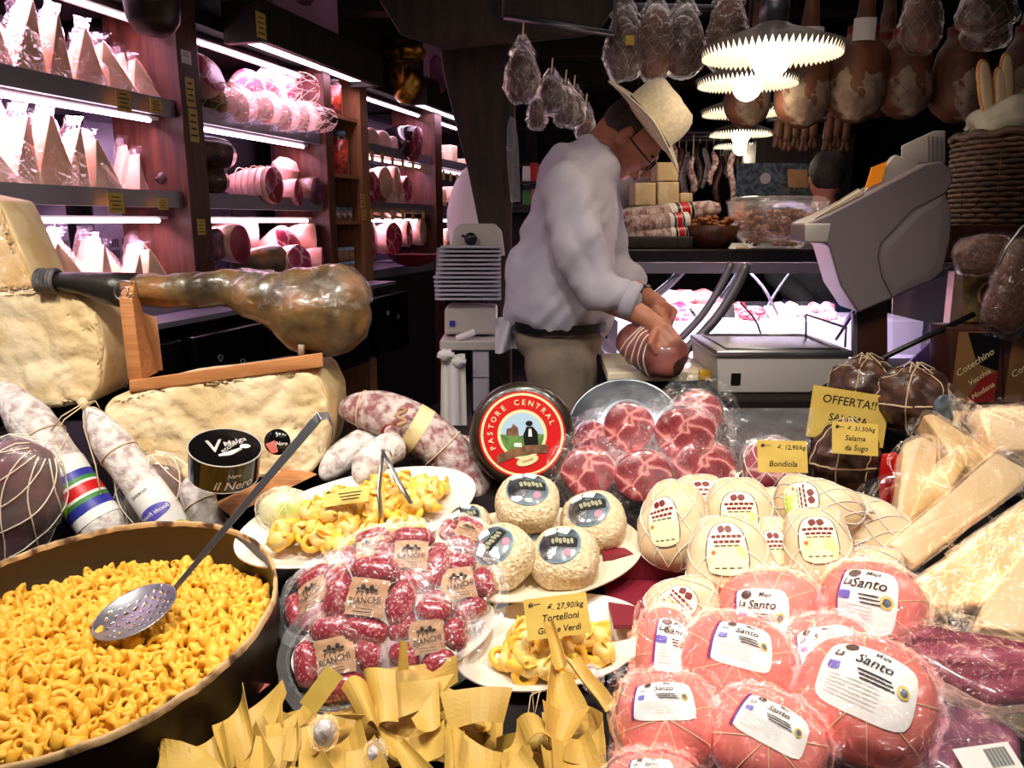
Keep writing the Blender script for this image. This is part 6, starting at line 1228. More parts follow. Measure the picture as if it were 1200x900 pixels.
o = E('herb_salame', 'greenish herb coated piece behind the raw ham slab at the right edge', 'meat'); M('meat', hull([G(x, y, h) for x, y, h in ((1160, 830, .05), (1200, 812, .06), (1240, 820, .05), (1240, 870, .04), (1190, 860, .06))], .012, 1, .004, 20), 'mould', o); M('film', hull([G(x, y, h) for x, y, h in ((1158, 830, .055), (1200, 808, .066), (1242, 816, .056), (1242, 870, .05), (1190, 864, .066))], .004), 'film', o)
# ------------------------------------------------ parmesan pieces in bags, right
def chunk(label, top, h0, th, m='cheese_pale', seed=0, group='parmesan pieces in clear bags', bagk=1.16, nz=.004, glint=True, dep=None):
    o = E('parmesan_piece', label, 'cheese', None, group)
    t = [P(x, y, dd) for x, y, dd in top]; cen = sum(t, V3())/len(t); n_ = dep or V3((0.05, .55, -.8)).normalized()
    M('piece', hull(t+[p+n_*th for p in t], .005, 2, nz, 16, seed), m, o)
    lp = Geo().add(*(lambda me: ([tuple(v.co) for v in me.vertices], [tuple(p.vertices) for p in me.polygons]))(hull([cen+(p-cen)*1.1-n_*.012 for p in t]+[cen+(p-cen)*1.1+n_*(th+.012) for p in t], .01, 2, .004, 22, seed+3)))
    M('bag', lp, 'film', o)
    X = (t[1]-t[0]).normalized(); Y = n_.cross(X).normalized(); r1 = max((p-cen).length for p in t)
    g = Geo()
    def bf(u, v):
        c_, s_ = cos(2*pi*u), sin(2*pi*u); ex = max((p-cen).dot(X*c_+Y*s_) for p in t); q = ex*(1.0+.22*v); return cen+(X*c_+Y*s_)*q*1.02+n_*(th*.4)+n_*(.016*noise.noise(V3((c_*4, s_*4, seed+v*2))))*v*1.5
    g.grid(bf, 60, 5, cu=True); M('bag_edge', g, 'film', o); return o
chunk('long smooth slab of parmesan lying diagonally at the right', [(1042, 636, 1.28), (1168, 530, 1.42), (1204, 548, 1.40), (1204, 562, 1.38), (1072, 662, 1.26)], 0, .022, seed=1)
chunk('thick parmesan piece with rough side under the diagonal slab', [(1062, 688, 1.24), (1112, 655, 1.27), (1205, 585, 1.35), (1260, 600, 1.3), (1160, 705, 1.2), (1100, 712, 1.2)], 0, .06, 'parmesan_in', 2, nz=.004)
chunk('parmesan piece at the right edge below the thick one', [(1150, 735, 1.12), (1160, 700, 1.16), (1215, 635, 1.24), (1290, 660, 1.2), (1290, 745, 1.1), (1200, 742, 1.1)], 0, .06, 'cheese_pale', 3)
chunk('upright parmesan wedge with knobbly top behind the diagonal slab', [(1060, 520, 1.5), (1078, 511, 1.5), (1098, 520, 1.5), (1100, 555, 1.46), (1072, 618, 1.4), (1052, 600, 1.4)], 0, .05, 'cheese_pale', 4)
chunk('rough parmesan wedge leaning right of the upright one', [(1096, 548, 1.46), (1122, 525, 1.5), (1132, 545, 1.47), (1110, 582, 1.42), (1062, 622, 1.37), (1070, 600, 1.38)], 0, .05, 'parmesan_in', 5)
chunk('pointed parmesan wedge rising behind the diagonal slab', [(1081, 487, 1.6), (1093, 484, 1.6), (1165, 532, 1.52), (1140, 552, 1.5), (1120, 540, 1.5)], 0, .05, 'parmesan_in', 6)
chunk('smooth parmesan block at the upper right edge in a bag', [(1142, 480, 1.6), (1210, 474, 1.62), (1230, 525, 1.5), (1168, 528, 1.5)], 0, .05, 'cheese_pale', 7)
o = E('plastic_bag', 'crumpled end of a clear bag standing above the pointed parmesan wedge', 'bag'); g = Geo()
for k, q in enumerate(([(1108, 440), (1150, 478), (1200, 500), (1112, 500)], [(1112, 446), (1128, 470), (1168, 520), (1120, 500)], [(1146, 486), (1200, 470), (1215, 530), (1160, 530)])): sheet(g, *[P(x, y, 1.58-.02*k) for x, y in q], .014, 18, .02, k, 12)
M('film', g, 'film', o)
tag(M('red_ribbon', hull([P(x, y, 1.55+e) for e in (0, .02) for x, y in ((1034, 532), (1050, 530), (1058, 545), (1050, 560), (1052, 598), (1032, 598), (1028, 560))], .004, 1, .004, 40), 'red'), 'bright red ribbon between the dark salame and the parmesan', 'ribbon')
# ------------------------------------------------ bondiola, salame da sugo, signs
bc = P(905, 548, 1.6); o = E('bondiola_pack', 'grey clear bag with a pink netted bondiola behind its yellow card', 'cured meat', frame(bc, (0, -.95, .25), (1, 0, 0)))
lp = Lump(.062, .062, .05, 2.4, .05, 2, 4); M('meat', lp.geo(), 'ham_cut', o); g = Geo(); lp.net(9, 2.6, .0012, .001, (0, 1, 0), g=g); M('netting', g, 'net', o)
g = lp.geo(.006, 36, 22, .01); g.grid(lambda a, b: V3(((a-.5)*(.17+.03*b), .03+.1*b, -.01+.012*noise.noise(V3((a*4, b*4, 2))))), 20, 14); g.grid(lambda a, b: V3(((a-.5)*(.17+.03*b), .03+.1*b, -.022-.012*noise.noise(V3((a*4, b*4, 6))))), 20, 14); M('bag', g, 'hazyglass', o)
cd_ = V3((0, -.93, .36)); card('yellow price card reading Bondiola', P(917, 535, 1.48), .1, .064, [('€. 12,90/kg', .018, .018, .0125, .2), ('Bondiola', 0, -.015, .016, .2)], d=cd_, roll=-1)
card('yellow price card reading Salama da Sugo', P(1002, 514, 1.52), .094, .066, [('€. 31,50/kg', .012, .02, .0125, .2), ('Salama', .0, .0, .0155, .2), ('da Sugo', .002, -.02, .0155, .2)], d=cd_, roll=-4)
o = card('larger yellow sign reading OFFERTA behind the dark salame', P(994, 488, 1.7), .178, .118, [('OFFERTA!!', -.002, .032, .027, .1), ('SALAMA', .0, -.008, .024, .1)], d=(0, -.97, .22), roll=-9, sprig=False, name='offer_sign', cat='sign')
def dark(label, px, py, d, rx, rz, seed, netg=True):
    lp = Lump(rx, rx*.9, rz, 2.2, .16, 3.2, seed); o = E('dark_salame', label, 'salame', T(P(px, py, d)), 'dark string tied salami'); M('meat', lp.geo(n=48, k=30, jit=.004), 'dark_salame', o); g = Geo()
    for k in range(3): t = pi*k/3+.4; lp.belt((cos(t), sin(t), 0), .0016, .001, g)
    lp.belt((0, .1, 1), .0024, .001, g, -.1); M('string', g, 'string', o); g = Geo()
    for k in range(5): g.tube([lp.pt((0, 0, 1), 0), lp.pt((0, 0, 1), .012)+V3((.012*cos(k*1.3), .006, 0)), lp.pt((cos(k*1.3)*.6, sin(k*1.3)*.6, 1), .004)], .0016, 5)
    M('string_knot', g, 'string', o); return o
dark('dark tied salama da sugo behind its yellow card', 990, 540, 1.62, .068, .085, 3); dark('big brown knobbly tied salame under the wire at the right', 1070, 468, 1.72, .082, .072, 8); dark('blackish tied salame behind the offer sign', 1012, 455, 1.9, .085, .075, 12)
tag(M('grey_sticker', Lump(.028, .004, .03, 2.5).geo(), 'greyblue'), 'round grey sticker on the brown knobbly salame', 'sticker').location = P(1108, 478, 1.63)
# ------------------------------------------------ left: parmesan, ham leg on its stand, tins and salami
def outline(name, label, cat, pts, d, th, m, seed, nz=.006, rindm='parm_rind', lean=.15, rind_=True):
    o = E(name, label, cat); c = [P(x, y, d) for x, y in pts]; cen = sum(c, V3())/len(c); c = [V3((p.x, d+(p.z-cen.z)*lean, p.z)) for p in c]
    bk = [p+V3((.0, th, .0)) for p in c]; me = hull(c+bk, .012, 5, nz, 9, seed, .011)
    for v in me.vertices:
        w_ = (1-abs(noise.noise(v.co*11+V3((seed, 0, 0))))*2)**2*.7+.35*noise.noise(v.co*34)+.2*noise.noise(v.co*80); v.co = v.co-v.normal*.011*w_*(1 if v.normal.y < -.5 else .08)
    M('cheese', me, m, o)
    if rind_: M('rind', hull([p+V3((0, .012, 0))+(p-cen).normalized()*.003 for p in c]+[p+(p-cen).normalized()*.003 for p in bk], .01), rindm, o)
    return o
outline('parmesan_chunk', 'large rough parmesan chunk standing at the left edge', 'cheese', [(-60, 345), (76, 336), (98, 358), (112, 388), (120, 420), (117, 455), (108, 470), (50, 478), (-60, 484)], 1.72, .16, 'parmesan', 2)
o = outline('parmesan_wedge', 'film wrapped parmesan wedge above the rough chunk at the left edge', 'cheese', [(-60, 225), (-12, 235), (4, 262), (20, 298), (44, 338), (-60, 350)], 1.76, .15, 'parmesan_in', 4, .002)
M('film', hull([P(x, y, d) for d in (1.735, 1.93) for x, y in ((-62, 222), (-10, 231), (6, 259), (23, 296), (48, 342), (-62, 352))], .006, 2, .004, 30), 'film', o)
outline('half_parmesan_wheel', 'half wheel of parmesan lying under the wooden ham stand', 'cheese', [(118, 480), (128, 468), (180, 455), (290, 442), (352, 432), (368, 442), (381, 468), (384, 500), (378, 535), (362, 556), (250, 566), (150, 560), (120, 530)], 1.62, .2, 'parmesan', 7, .006, lean=.1)
tag(M('cheese_board', hull([G(x, y, h) for h in (.02, .035) for x, y in ((250, 590), (345, 545), (372, 556), (270, 605))], .002), 'wood_light'), 'thin wooden board under the black drum beside the parmesan', 'board')
tc2 = P(264, 524, 1.42); ax = V3((.2, -.24, .93)).normalized(); o = E('black_drum', 'shiny black round tin with silver rim and cursive lettering on the parmesan', 'tin', frame(tc2, ax, (1, .35, 0))); r_ = .067; hh_ = .062
M('drum', Geo().lathe([(0, 0), (r_, 0), (r_*.97, -hh_), (0, -hh_)], 48), 'black_gloss', o, weld=True, bevel=.001); M('silver_rim', Geo().tube([(r_*cos(t), r_*sin(t), 0) for t in [2*pi*k/48 for k in range(48)]], .0014, 6, closed=True), 'grey_light', o); M('silver_rim', Geo().tube([(r_*.97*cos(t), r_*.97*sin(t), -hh_) for t in [2*pi*k/48 for k in range(48)]], .001, 6, closed=True), 'grey_light', o)
g = Geo(); flat(g, 'V', .06, -.022, 0, .001, .15, .2, .8); flat(g, 'ecchia', .017, .005, -.002, .001, .3, .9); flat(g, 'Malga', .021, .016, .018, .001, .3, .5); M('lettering', g, 'grey_light', o, False); M('white_swoosh', Geo().tube([(-.012, -.03, .001), (.01, -.024, .002), (.03, -.006, .001)], [.002, .005, .003], 8, flat=.2).ell((.036, .002, .001), (.01, .007, .002)), 'paper_white', o)
g = Geo(); v, f = textgeo('il Nero', .026, .3); 
def cyl(p, q): a = -pi/2+.25+p/r_; return (r_*.992*cos(a), r_*.992*sin(a), -.046+q)
g.add([cyl(p, q) for p, q in v], f); v, f = textgeo('Nero', .012, .3); g.add([cyl(p, q+.022) for p, q in v], f); M('side_lettering', g, 'grey_light', o, False)
o = E('round_sticker', 'small round black and pink sticker on the half parmesan wheel', 'sticker', frame(P(325, 518, 1.52), (0, -.95, .15), (1, 0, 0))); M('disc', Geo().lathe([(0, .001), (.027, .001), (.027, -.001), (0, -.001)], 32), 'black_gloss', o); M('picture', Geo().prism([(-.024, -.004), (-.004, .004), (.002, -.02), (-.012, -.024)], .0012, .0016), 'mortadella', o, False); g = Geo(); flat(g, 'Nero', .011, .009, -.003, .0018, .2); flat(g, 'il', .008, 0, .014, .0018, .2); M('lettering', g, 'paper_white', o, False)
# ham leg
d = 1.74
def HLg(off=0, part=0):
    g = Geo(); L = [((52, 330), (95, 333), .010, .022), ((95, 333), (145, 340), .022, .036), ((145, 340), (200, 340), .036, .042), ((200, 340), (262, 336), .042, .042), ((262, 336), (320, 352), .042, .062), ((320, 352), (365, 366), .064, .094), ((365, 366), (388, 370), .094, .094), ((340, 350), (398, 348), .06, .07)]
    for i, (a, b, ra, rb) in enumerate(L):
        if part and i < 4: continue
        g.caps(P(*a, d), P(*b, d), ra+off, rb+off, 20)
    return g
o = E('cured_ham_leg', 'whole cured ham leg with black hoof resting on a wooden stand', 'ham'); me = blob(HLg(), .008, 5); displace(me, .009, 13, 2); displace(me, .004, 40, 5); me.materials.append(MT['ham_leg']); M('leg', me, 'ham_leg', o)
M('hoof', Geo().tube([P(44, 328, d), P(62, 329, d), P(95, 332, d), P(130, 338, d), P(158, 342, d)], [.011, .018, .026, .037, .043], 20), 'hoof', o)
g = Geo()
for k in range(5): g.tube([P(47+k*4.6, 329, d)+V3((.002*sin(t), .024*cos(t), .024*sin(t))) for t in [2*pi*j/16 for j in range(16)]], .0052, 7, closed=True)
M('rope', g, 'rope', o); me = blob(HLg(.005, 1), .009, 3); displace(me, .008, 30, 9); me.materials.append(MT['film'])
bm = bmesh.new(); bm.from_mesh(me); bmesh.ops.delete(bm, geom=[v for v in bm.verts if v.co.z < P(0, 356+10*noise.noise(v.co*20), d).z or v.co.x < P(252, 0, d).x], context='VERTS'); bm.to_mesh(me); bm.free(); M('film', me, 'film', o)
o = E('ham_stand', 'light wooden stand with ring clamp holding the cured ham leg', 'ham stand')
def HB(pts, d0, d1): return hull([P(x, y, e) for e in (d0, d1) for x, y in pts], .003)
M('base', HB([(151, 446), (378, 413), (379, 430), (152, 460)], 1.63, 1.72), 'wood_light', o); M('upright', hull([P(x, y, e) for x, y, e in ((139, 348, 1.65), (155, 350, 1.65), (150, 446, 1.65), (167, 446, 1.65), (186, 436, 1.73), (148, 330, 1.71), (158, 328, 1.71), (160, 350, 1.71))], .002), 'wood_light', o); M('clamp_block', HB([(140, 329), (155, 328), (156, 352), (142, 354)], 1.69, 1.75), 'wood_tan', o)
M('front_post', hull([P(x, y, e) for x, y, e in ((166, 366, 1.72), (184, 372, 1.72), (191, 434, 1.72), (176, 436, 1.72), (166, 366, 1.74), (184, 372, 1.74), (191, 434, 1.74), (176, 436, 1.74))], .002), 'wood_tan', o)
M('ring_clamp', Geo().tube([P(140+10*cos(t)+t*1.2, 340+11*sin(t), 1.655) for t in [k*.4 for k in range(15)]], .0018, 6).tube([P(147+6*cos(t), 344+7*sin(t), 1.652) for t in [k*.4 for k in range(15)]], .0018, 6), 'steel', o); M('peg', Geo().tube([P(353, 404, 1.66), P(353, 418, 1.66)], .007, 10), 'ham_lard', o)
# salami
def salame(label, pts, r, d0, d1, m='salami_white', rings=(.3, .6), lab=None, name='salame', seal=False, tip=True, group=None, d=None):
    P_ = [P(x, y, d0+(d1-d0)*i/(len(pts)-1)) for i, (x, y) in enumerate(pts)]; pp = []; rr = []; n = 30
    def at(t):
        s_ = t*(len(P_)-1); i = min(int(s_), len(P_)-2); f_ = s_-i; a, b, c, e = P_[max(i-1, 0)], P_[i], P_[i+1], P_[min(i+2, len(P_)-1)]
        return .5*((2*b)+(-a+c)*f_+(2*a-5*b+4*c-e)*f_*f_+(-a+3*b-3*c+e)*f_**3)
    rad = lambda t: r*min(1, (t/.3+.02)**.55, ((1-t)/.12+.05)**.5)*(1+.05*noise.noise(V3((t*9, r*90, 0))))
    o = E(name, label, 'salami', None, group); M('body', Geo().tube([at(i/n) for i in range(n+1)], [max(.004, rad(i/n)) for i in range(n+1)], 26), m, o)
    def band(t0, t1, k, mm, nm, par=None, arc_=None):
        g = Geo(); q = 8; pts_ = [at(t0+(t1-t0)*j/q) for j in range(q+1)]; g.tube(pts_, [rad(t0+(t1-t0)*j/q)*k for j in range(q+1)], 28, cap=False); return M(nm, g, mm, par or o)
    for t in rings: M('string', Geo().tube([at(t)+(lambda a, D: (D.orthogonal().normalized()*cos(a)+D.cross(D.orthogonal().normalized())*sin(a))*rad(t)*1.03)(a, (at(t+.02)-at(t)).normalized()) for a in [2*pi*j/24 for j in range(24)]], .0016, 5, closed=True), 'string', o)
    if tip:
        g = Geo().tube([at(0)+V3((.0, -.004, .0)), at(0)+(at(0)-at(.06)).normalized()*.02], [.008, .011], 10); M('tied_tip', g, 'string', o)
    return o, at, rad, band
o, at, rad, band = salame('longer whitish salame with red blue and green label left of the pan', [(-2, 450), (40, 500), (80, 560), (138, 642)], .045, 1.60, 1.47, rings=(.42,))
for a, b, k, mm, nm in ((.6, .86, 1.03, 'paper_white', 'label'),): L_ = band(a, b, k, mm, nm)
for a, b, mm in ((.68, .71, 'blue'), (.71, .725, 'green'), (.735, .77, 'red'), (.78, .795, 'green'), (.795, .825, 'blue')): band(a, b, 1.045, mm, 'stripe', L_)
def lblob(at, rad, t, a, w_, h_, mm, nm, par, txt=None, k=1.06, sh=0, size=.01):
    D = (at(t+.02)-at(t-.02)).normalized(); f_ = V3((0, -1, .25)); f_ = (f_-D*f_.dot(D)).normalized(); s_ = D.cross(f_)
    def pt(u, v): ang = a+u/rad(t); return at(t)+D*v+(f_*cos(ang)+s_*sin(ang))*rad(t)*k
    if txt: v, f = textgeo(txt, size, sh); return M(nm, Geo().add([pt(-q, p) if False else pt(p, -q) for p, q in v], f), mm, par, False)
    return M(nm, Geo().grid(lambda u, v: pt(w_/2*v*cos(2*pi*u), h_/2*v*sin(2*pi*u)), 26, 5, cu=True), mm, par)
lblob(at, rad, .76, .75, .05, .05, 'lime', 'green_patch', L_, k=1.055); lblob(at, rad, .71, .85, .04, .022, 'purple', 'badge', L_, k=1.07); lblob(at, rad, .71, .85, 0, 0, 'paper_white', 'badge_lettering', L_, 'Bocchi', 1.08, .2, .011); lblob(at, rad, .635, .1, 0, 0, 'ink', 'small_lettering', L_, 'FIORINO', 1.045, 0, .009)
M('string_loop', Geo().tube([P(x, y, e) for x, y, e in ((60, 505, 1.51), (72, 488, 1.50), (95, 474, 1.54), (110, 470, 1.56), (98, 475, 1.54), (75, 492, 1.5), (62, 515, 1.49), (72, 528, 1.47), (80, 508, 1.48))], .0014, 5), 'string', o)
o, at, rad, band = salame('shorter whitish salame with purple label, its tip tied with string', [(102, 478), (135, 525), (175, 580), (222, 650)], .038, 1.58, 1.47, rings=(.38,))
L_ = band(.62, .95, 1.03, 'paper_white', 'label'); lblob(at, rad, .76, -.1, .07, .03, 'purple', 'badge', L_, k=1.05); lblob(at, rad, .76, -.1, 0, 0, 'paper_white', 'badge_lettering', L_, 'Bocchi Fratelli', 1.06, .2, .0115); lblob(at, rad, .88, -.2, .03, .024, 'purple', 'round_badge', L_, k=1.05); lblob(at, rad, .86, -.75, .04, .03, 'lime', 'green_patch', L_, k=1.045); lblob(at, rad, .66, .0, 0, 0, 'ink', 'small_lettering', L_, 'FIORINO', 1.045, 0, .009)
M('string_loop', Geo().tube([P(x, y, e) for x, y, e in ((103, 475, 1.57), (112, 470, 1.56), (118, 480, 1.54), (100, 476, 1.55), (98, 500, 1.53), (112, 545, 1.5), (118, 580, 1.48))], .0014, 5), 'string', o)
salame('short white salame tip between the purple label salame and the pan handle', [(222, 560), (235, 590), (266, 645)], .031, 1.52, 1.46, rings=(.5,))
salame('large pink and white salame with paper band lying behind the oval platter', [(398, 482), (425, 480), (470, 492), (515, 522), (545, 560), (556, 592)], .053, 1.72, 1.66, 'salami', (.2, .62), name='large_salame')
o = [x for x in bpy.data.objects if x.name == 'large_salame'][0]
# its band and seal
o2 = o; pts_ = [(398, 482), (425, 480), (470, 492), (515, 522), (545, 560), (556, 592)]
g = Geo().tube([P(480, 498, 1.69), P(487, 502, 1.69), P(495, 507, 1.69)], [.0560, .0562, .056], 30, cap=False); M('paper_band', g, 'cream', o2); M('bow_of_string', Geo().tube([P(470+6*sin(t*2), 478+t*4, 1.632-.004*t) for t in [k*.4 for k in range(14)]], .005, 6), 'kraft', o2); q = M('oval_seal', Geo().ell(P(459, 506, 1.645), (.024, .006, .019), 20, 12), 'red_dark', o2); M('seal_face', Geo().ell(P(460, 506, 1.642), (.019, .0065, .015), 20, 12), 'salami', o2)
salame('grey white salame lying lower left of the large one', [(378, 562), (396, 540), (420, 522), (445, 512)], .034, 1.6, 1.72, rings=(), name='salame', tip=False); salame('second grey white salame beside it behind the tongs', [(420, 565), (432, 545), (448, 530), (470, 520)], .036, 1.55, 1.66, rings=(), tip=False)
salame('shadowed salame lying under the large one near the red labelled wheel', [(470, 528), (500, 535), (540, 530), (552, 515)], .035, 1.72, 1.8, 'salami', (), tip=False)
# netted bags at the left
lp = Lump(.088, .06, .14, 2.4, .08, 2, 6); o = E('netted_ham_pack', 'dark red meat in hazy film and white string net at the left edge', 'ham', T(P(10, 592, 1.43), rot(0, 25, 0))); M('meat', lp.geo(), 'dark_meat', o); M('film', lp.geo(.006, 36, 24, .008), 'hazy', o); g = Geo(); lp.net(9, 2.0, .0014, .01, (.2, 0, 1), .06, .94, g); M('netting', g, 'net', o); M('white_label', lp.patch((-.3, -1, -.35), (0, 0, 1), .06, .07, 7, .012), 'paper_white', o)
lp = Lump(.085, .05, .09, 2.4, .08, 2, 9); o = E('netted_meat_pack', 'netted pack with black and orange pieces behind the purple label salame', 'cured meat', T(P(188, 585, 1.55), rot(0, -25, 0))); M('meat', Lump(.068, .04, .075, 2.3, .1, 2, 9).geo(), 'ham_hang', o); M('film', lp.geo(.002, 36, 24, .01), 'hazyglass', o); g = Geo(); lp.net(6, 1.5, .0012, .01, (.3, 0, 1), .05, .95, g); M('netting', g, 'net', o)
lp = Lump(.046, .03, .036, 2.3, .08, 2, 11); o = E('netted_white_pack', 'small pale netted pack between the black drum and the oval platter', 'cheese', T(P(332, 597, 1.42))); M('cheese', lp.geo(), 'labelgreen', o); M('film', lp.geo(.004, 30, 20, .008), 'hazy', o); g = Geo(); lp.net(7, 1.5, .0009, .008, (.3, 0, 1), .05, .95, g); M('netting', g, 'net', o)
# ------------------------------------------------ yellow paper parcels at the front
def parcel(label, body, sheets_, seed, extra=None):
    o = E('paper_parcel', label, 'parcel', None, 'yellow butcher paper parcels'); px, py, h, rx, ry = body; c = G(px, py, h); k = mpp(c)
    lp = Lump(rx*k*.5, .02, ry*k*.3, 2.6, .25, 2.2, seed); g = Geo(); gg = lp.geo(n=16, k=10); g.add(gg.v, gg.f, T(c+V3((0, .015, -.03)))); M('wrapped_bundle', g, 'paper_yellow', o, False)
    g = Geo()
    rr = rx*k*.62
    for j in range(5):
        t = 2*pi*j/5+.3*noise.noise(V3((seed, j, 0))); e = V3((cos(t), sin(t), 0)); s2 = V3((-sin(t), cos(t), 0)); b_ = c+V3((0, .02, -.035)); u_ = .012+.03*abs(noise.noise(V3((j*3.3, seed, 1)))); w2 = rr*(1.1+.4*abs(noise.noise(V3((j, seed, 5)))))
        sheet(g, b_+e*rr*.35-s2*w2*.6, b_+e*rr*.35+s2*w2*.6, b_+e*rr*1.0+s2*w2*.7+V3((0, 0, u_)), b_+e*rr*.95-s2*w2*.7+V3((0, 0, u_*.6)), .007, 15, .012, seed+j*3, 5)
    b_ = c+V3((0, .02, -.05)); sheet(g, b_+V3((-rr*1.5, -rr*1.0, -.02)), b_+V3((rr*1.5, -rr*1.0, -.02)), b_+V3((rr*1.6, rr*1.5, .02)), b_+V3((-rr*1.6, rr*1.5, .02)), .014, 20, .02, seed+40, 12)
    for i, s_ in enumerate(sheets_):
        cs = [P(x, y, dd*.925) for x, y, dd in s_[:4]]; sheet(g, *cs, .005, 17, s_[4] if len(s_) > 4 else .02, seed+i, 8)
    q = M('paper', g, 'paper_yellow', o, False); so = q.modifiers.new('s', 'SOLIDIFY'); so.thickness = .0008
    return o
parcel('yellow paper parcel at the far left front below the pan', (240, 895, .035, 50, 30), [((192, 868, .98), (198, 864, 1.0), (268, 885, .97), (185, 905, .93), .02), ((190, 868, .98), (240, 878, .96), (270, 910, .93), (188, 912, .93), -.01), ((222, 878, .96), (262, 846, 1.0), (272, 905, .93), (230, 912, .92), .015), ((250, 852, 1.0), (285, 800, 1.05), (296, 860, 1.0), (262, 900, .94), .02)], 1)
parcel('yellow paper parcel opening beside the sausage plate at the left', (325, 860, .035, 55, 45), [((272, 842, 1.04), (330, 796, 1.08), (332, 850, 1.03), (300, 880, 1.0), .015), ((330, 796, 1.08), (336, 812, 1.07), (320, 858, 1.02), (308, 838, 1.03), .0), ((310, 850, 1.02), (362, 812, 1.06), (372, 830, 1.04), (312, 866, 1.0), .02), ((268, 852, 1.02), (300, 846, 1.03), (322, 890, .95), (280, 910, .93), .02), ((300, 862, 1.0), (350, 840, 1.0), (345, 905, .93), (290, 912, .93), .02), ((336, 852, .99), (392, 836, 1.0), (372, 880, .95), (330, 890, .95), .015)], 7)
parcel('yellow paper parcel in the middle front with a broad pale flap', (395, 870, .035, 60, 40), [((352, 880, .96), (420, 836, 1.0), (432, 880, .94), (350, 910, .91), .02), ((372, 832, 1.02), (436, 800, 1.06), (444, 855, .98), (430, 840, .99), .015), ((400, 810, 1.05), (432, 804, 1.06), (446, 858, .98), (428, 850, .98), -.02), ((405, 880, .94), (440, 862, .95), (460, 910, .9), (400, 914, .9), .01), ((340, 900, .93), (380, 880, .94), (400, 915, .9), (345, 918, .9), .01)], 15)
parcel('yellow paper parcel with the tall upright flap in front of the sausages', (480, 842, .035, 58, 42), [((428, 786, 1.08), (535, 768, 1.12), (537, 798, 1.1), (446, 850, 1.02), .012), ((428, 786, 1.08), (462, 785, 1.06), (466, 846, 1.0), (442, 852, 1.0), -.012), ((460, 800, 1.06), (532, 790, 1.08), (512, 822, 1.05), (462, 842, 1.02), .01), ((440, 848, 1.0), (520, 845, 1.01), (526, 880, .96), (450, 882, .95), .025), ((469, 750, 1.09), (477, 752, 1.09), (479, 785, 1.07), (466, 786, 1.07), .002), ((456, 868, .96), (474, 866, .96), (520, 915, .9), (480, 918, .9), .01)], 22)
parcel('yellow paper parcel with a shaded folded wing before the lower plate', (545, 835, .035, 45, 42), [((482, 840, 1.0), (514, 798, 1.06), (516, 852, 1.0), (490, 856, .98), .01), ((515, 812, 1.05), (601, 806, 1.05), (590, 848, 1.01), (527, 856, 1.0), -.01), ((514, 798, 1.07), (545, 812, 1.06), (536, 832, 1.04), (516, 812, 1.05), .006), ((524, 850, .99), (545, 862, .97), (536, 915, .9), (521, 915, .9), .01), ((530, 848, .99), (596, 880, .94), (590, 915, .9), (534, 915, .9), .015)], 31)
parcel('small yellow paper parcel tied with thin string at the bottom centre', (620, 880, .035, 40, 35), [((588, 876, .97), (606, 842, 1.02), (626, 885, .95), (592, 915, .9), .01), ((606, 842, 1.02), (640, 846, 1.01), (650, 870, .98), (618, 872, .97), -.015), ((634, 870, .97), (650, 875, .96), (656, 915, .9), (642, 915, .9), .008), ((586, 890, .93), (612, 870, .95), (640, 910, .9), (590, 915, .9), .012)], 40)
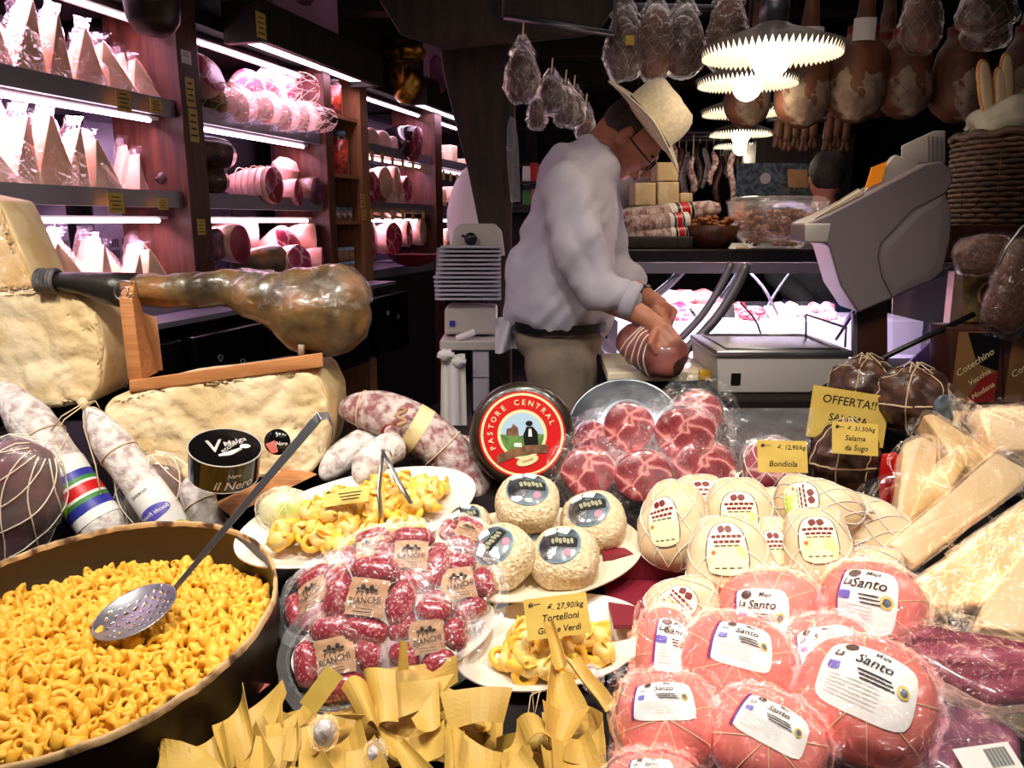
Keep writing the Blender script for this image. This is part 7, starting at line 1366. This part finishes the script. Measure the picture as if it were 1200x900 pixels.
parcel('yellow paper parcel with twisted pointed top beside the lower plate', (675, 845, .035, 38, 48), [((636, 728, 1.14), (648, 724, 1.14), (664, 775, 1.09), (650, 785, 1.08), .012), ((645, 770, 1.09), (670, 788, 1.08), (692, 835, 1.02), (640, 830, 1.02), .02), ((662, 768, 1.12), (678, 770, 1.13), (722, 826, 1.06), (708, 832, 1.05), .012), ((636, 820, 1.02), (692, 828, 1.02), (664, 872, .97), (642, 866, .97), .02), ((668, 868, .97), (706, 842, 1.0), (708, 882, .95), (660, 890, .94), .015), ((646, 860, .97), (690, 850, .98), (712, 905, .92), (650, 912, .9), .02)], 50)
o = card('small yellow card stuck between the paper parcels at the left', P(377, 808, .94), .028, .058, [], d=(.35, -.8, .3), roll=-38, sprig=False)
for i, (px, py, h, r_, lb) in enumerate(((380, 858, .085, 12, 'pale salame end in film between the yellow papers at the left'), (694, 795, .03, 9, 'white netted sausage end beside the twisted yellow parcel'), (440, 884, .07, 9, 'clear wrapped piece among the yellow parcels'))):
    c = G(px, py, h); k = mpp(c); lp = Lump(r_*k, r_*k, r_*k*1.3, 2.2, .1, 2, i); o = E('wrapped_piece', lb, 'cured meat', T(c)); M('meat', lp.geo(), 'salami_white', o); M('film', lp.geo(.004, 30, 20, .008), 'hazy', o)
M('x', Geo(), 'string') if False else None
tag(M('thin_string', Geo().tube([P(x, y, e) for x, y, e in ((618, 842, 1.0), (622, 815, 1.04), (640, 806, 1.06), (624, 812, 1.05), (626, 840, 1.01), (632, 812, 1.05), (648, 800, 1.07))], .0009, 5), 'string'), 'thin pale string tying the small bottom parcel', 'string')
tag(M('pink_leaflet', Geo().extr([P(290, 812, 1.06), P(296, 799, 1.08), P(316, 802, 1.07), P(300, 815, 1.05)], (0, .001, .0)), 'mortadella', None, False), 'corner of a pink leaflet behind the yellow paper at the left', 'leaflet')
# loose clear bag ends lying over the front right
for i, q in enumerate(([(705, 905, .93), (730, 850, 1.0), (790, 862, .96), (800, 910, .9)], [(640, 905, .9), (690, 870, .95), (745, 885, .93), (745, 915, .9)], [(940, 700, 1.15), (985, 690, 1.2), (1000, 735, 1.1), (950, 760, 1.05)], [(1090, 690, 1.15), (1150, 705, 1.14), (1148, 742, 1.09), (1090, 745, 1.08)])):
    tag(M('loose_film', sheet(Geo(), *[P(x, y, e) for x, y, e in q], .014, 26, .02, i, 16), 'film'), ('loose clear film at the bottom left of the pink packs', 'loose clear film beside the yellow parcels', 'loose clear film between the two upper pink packs', 'loose clear film under the right parmesan')[i], 'film')
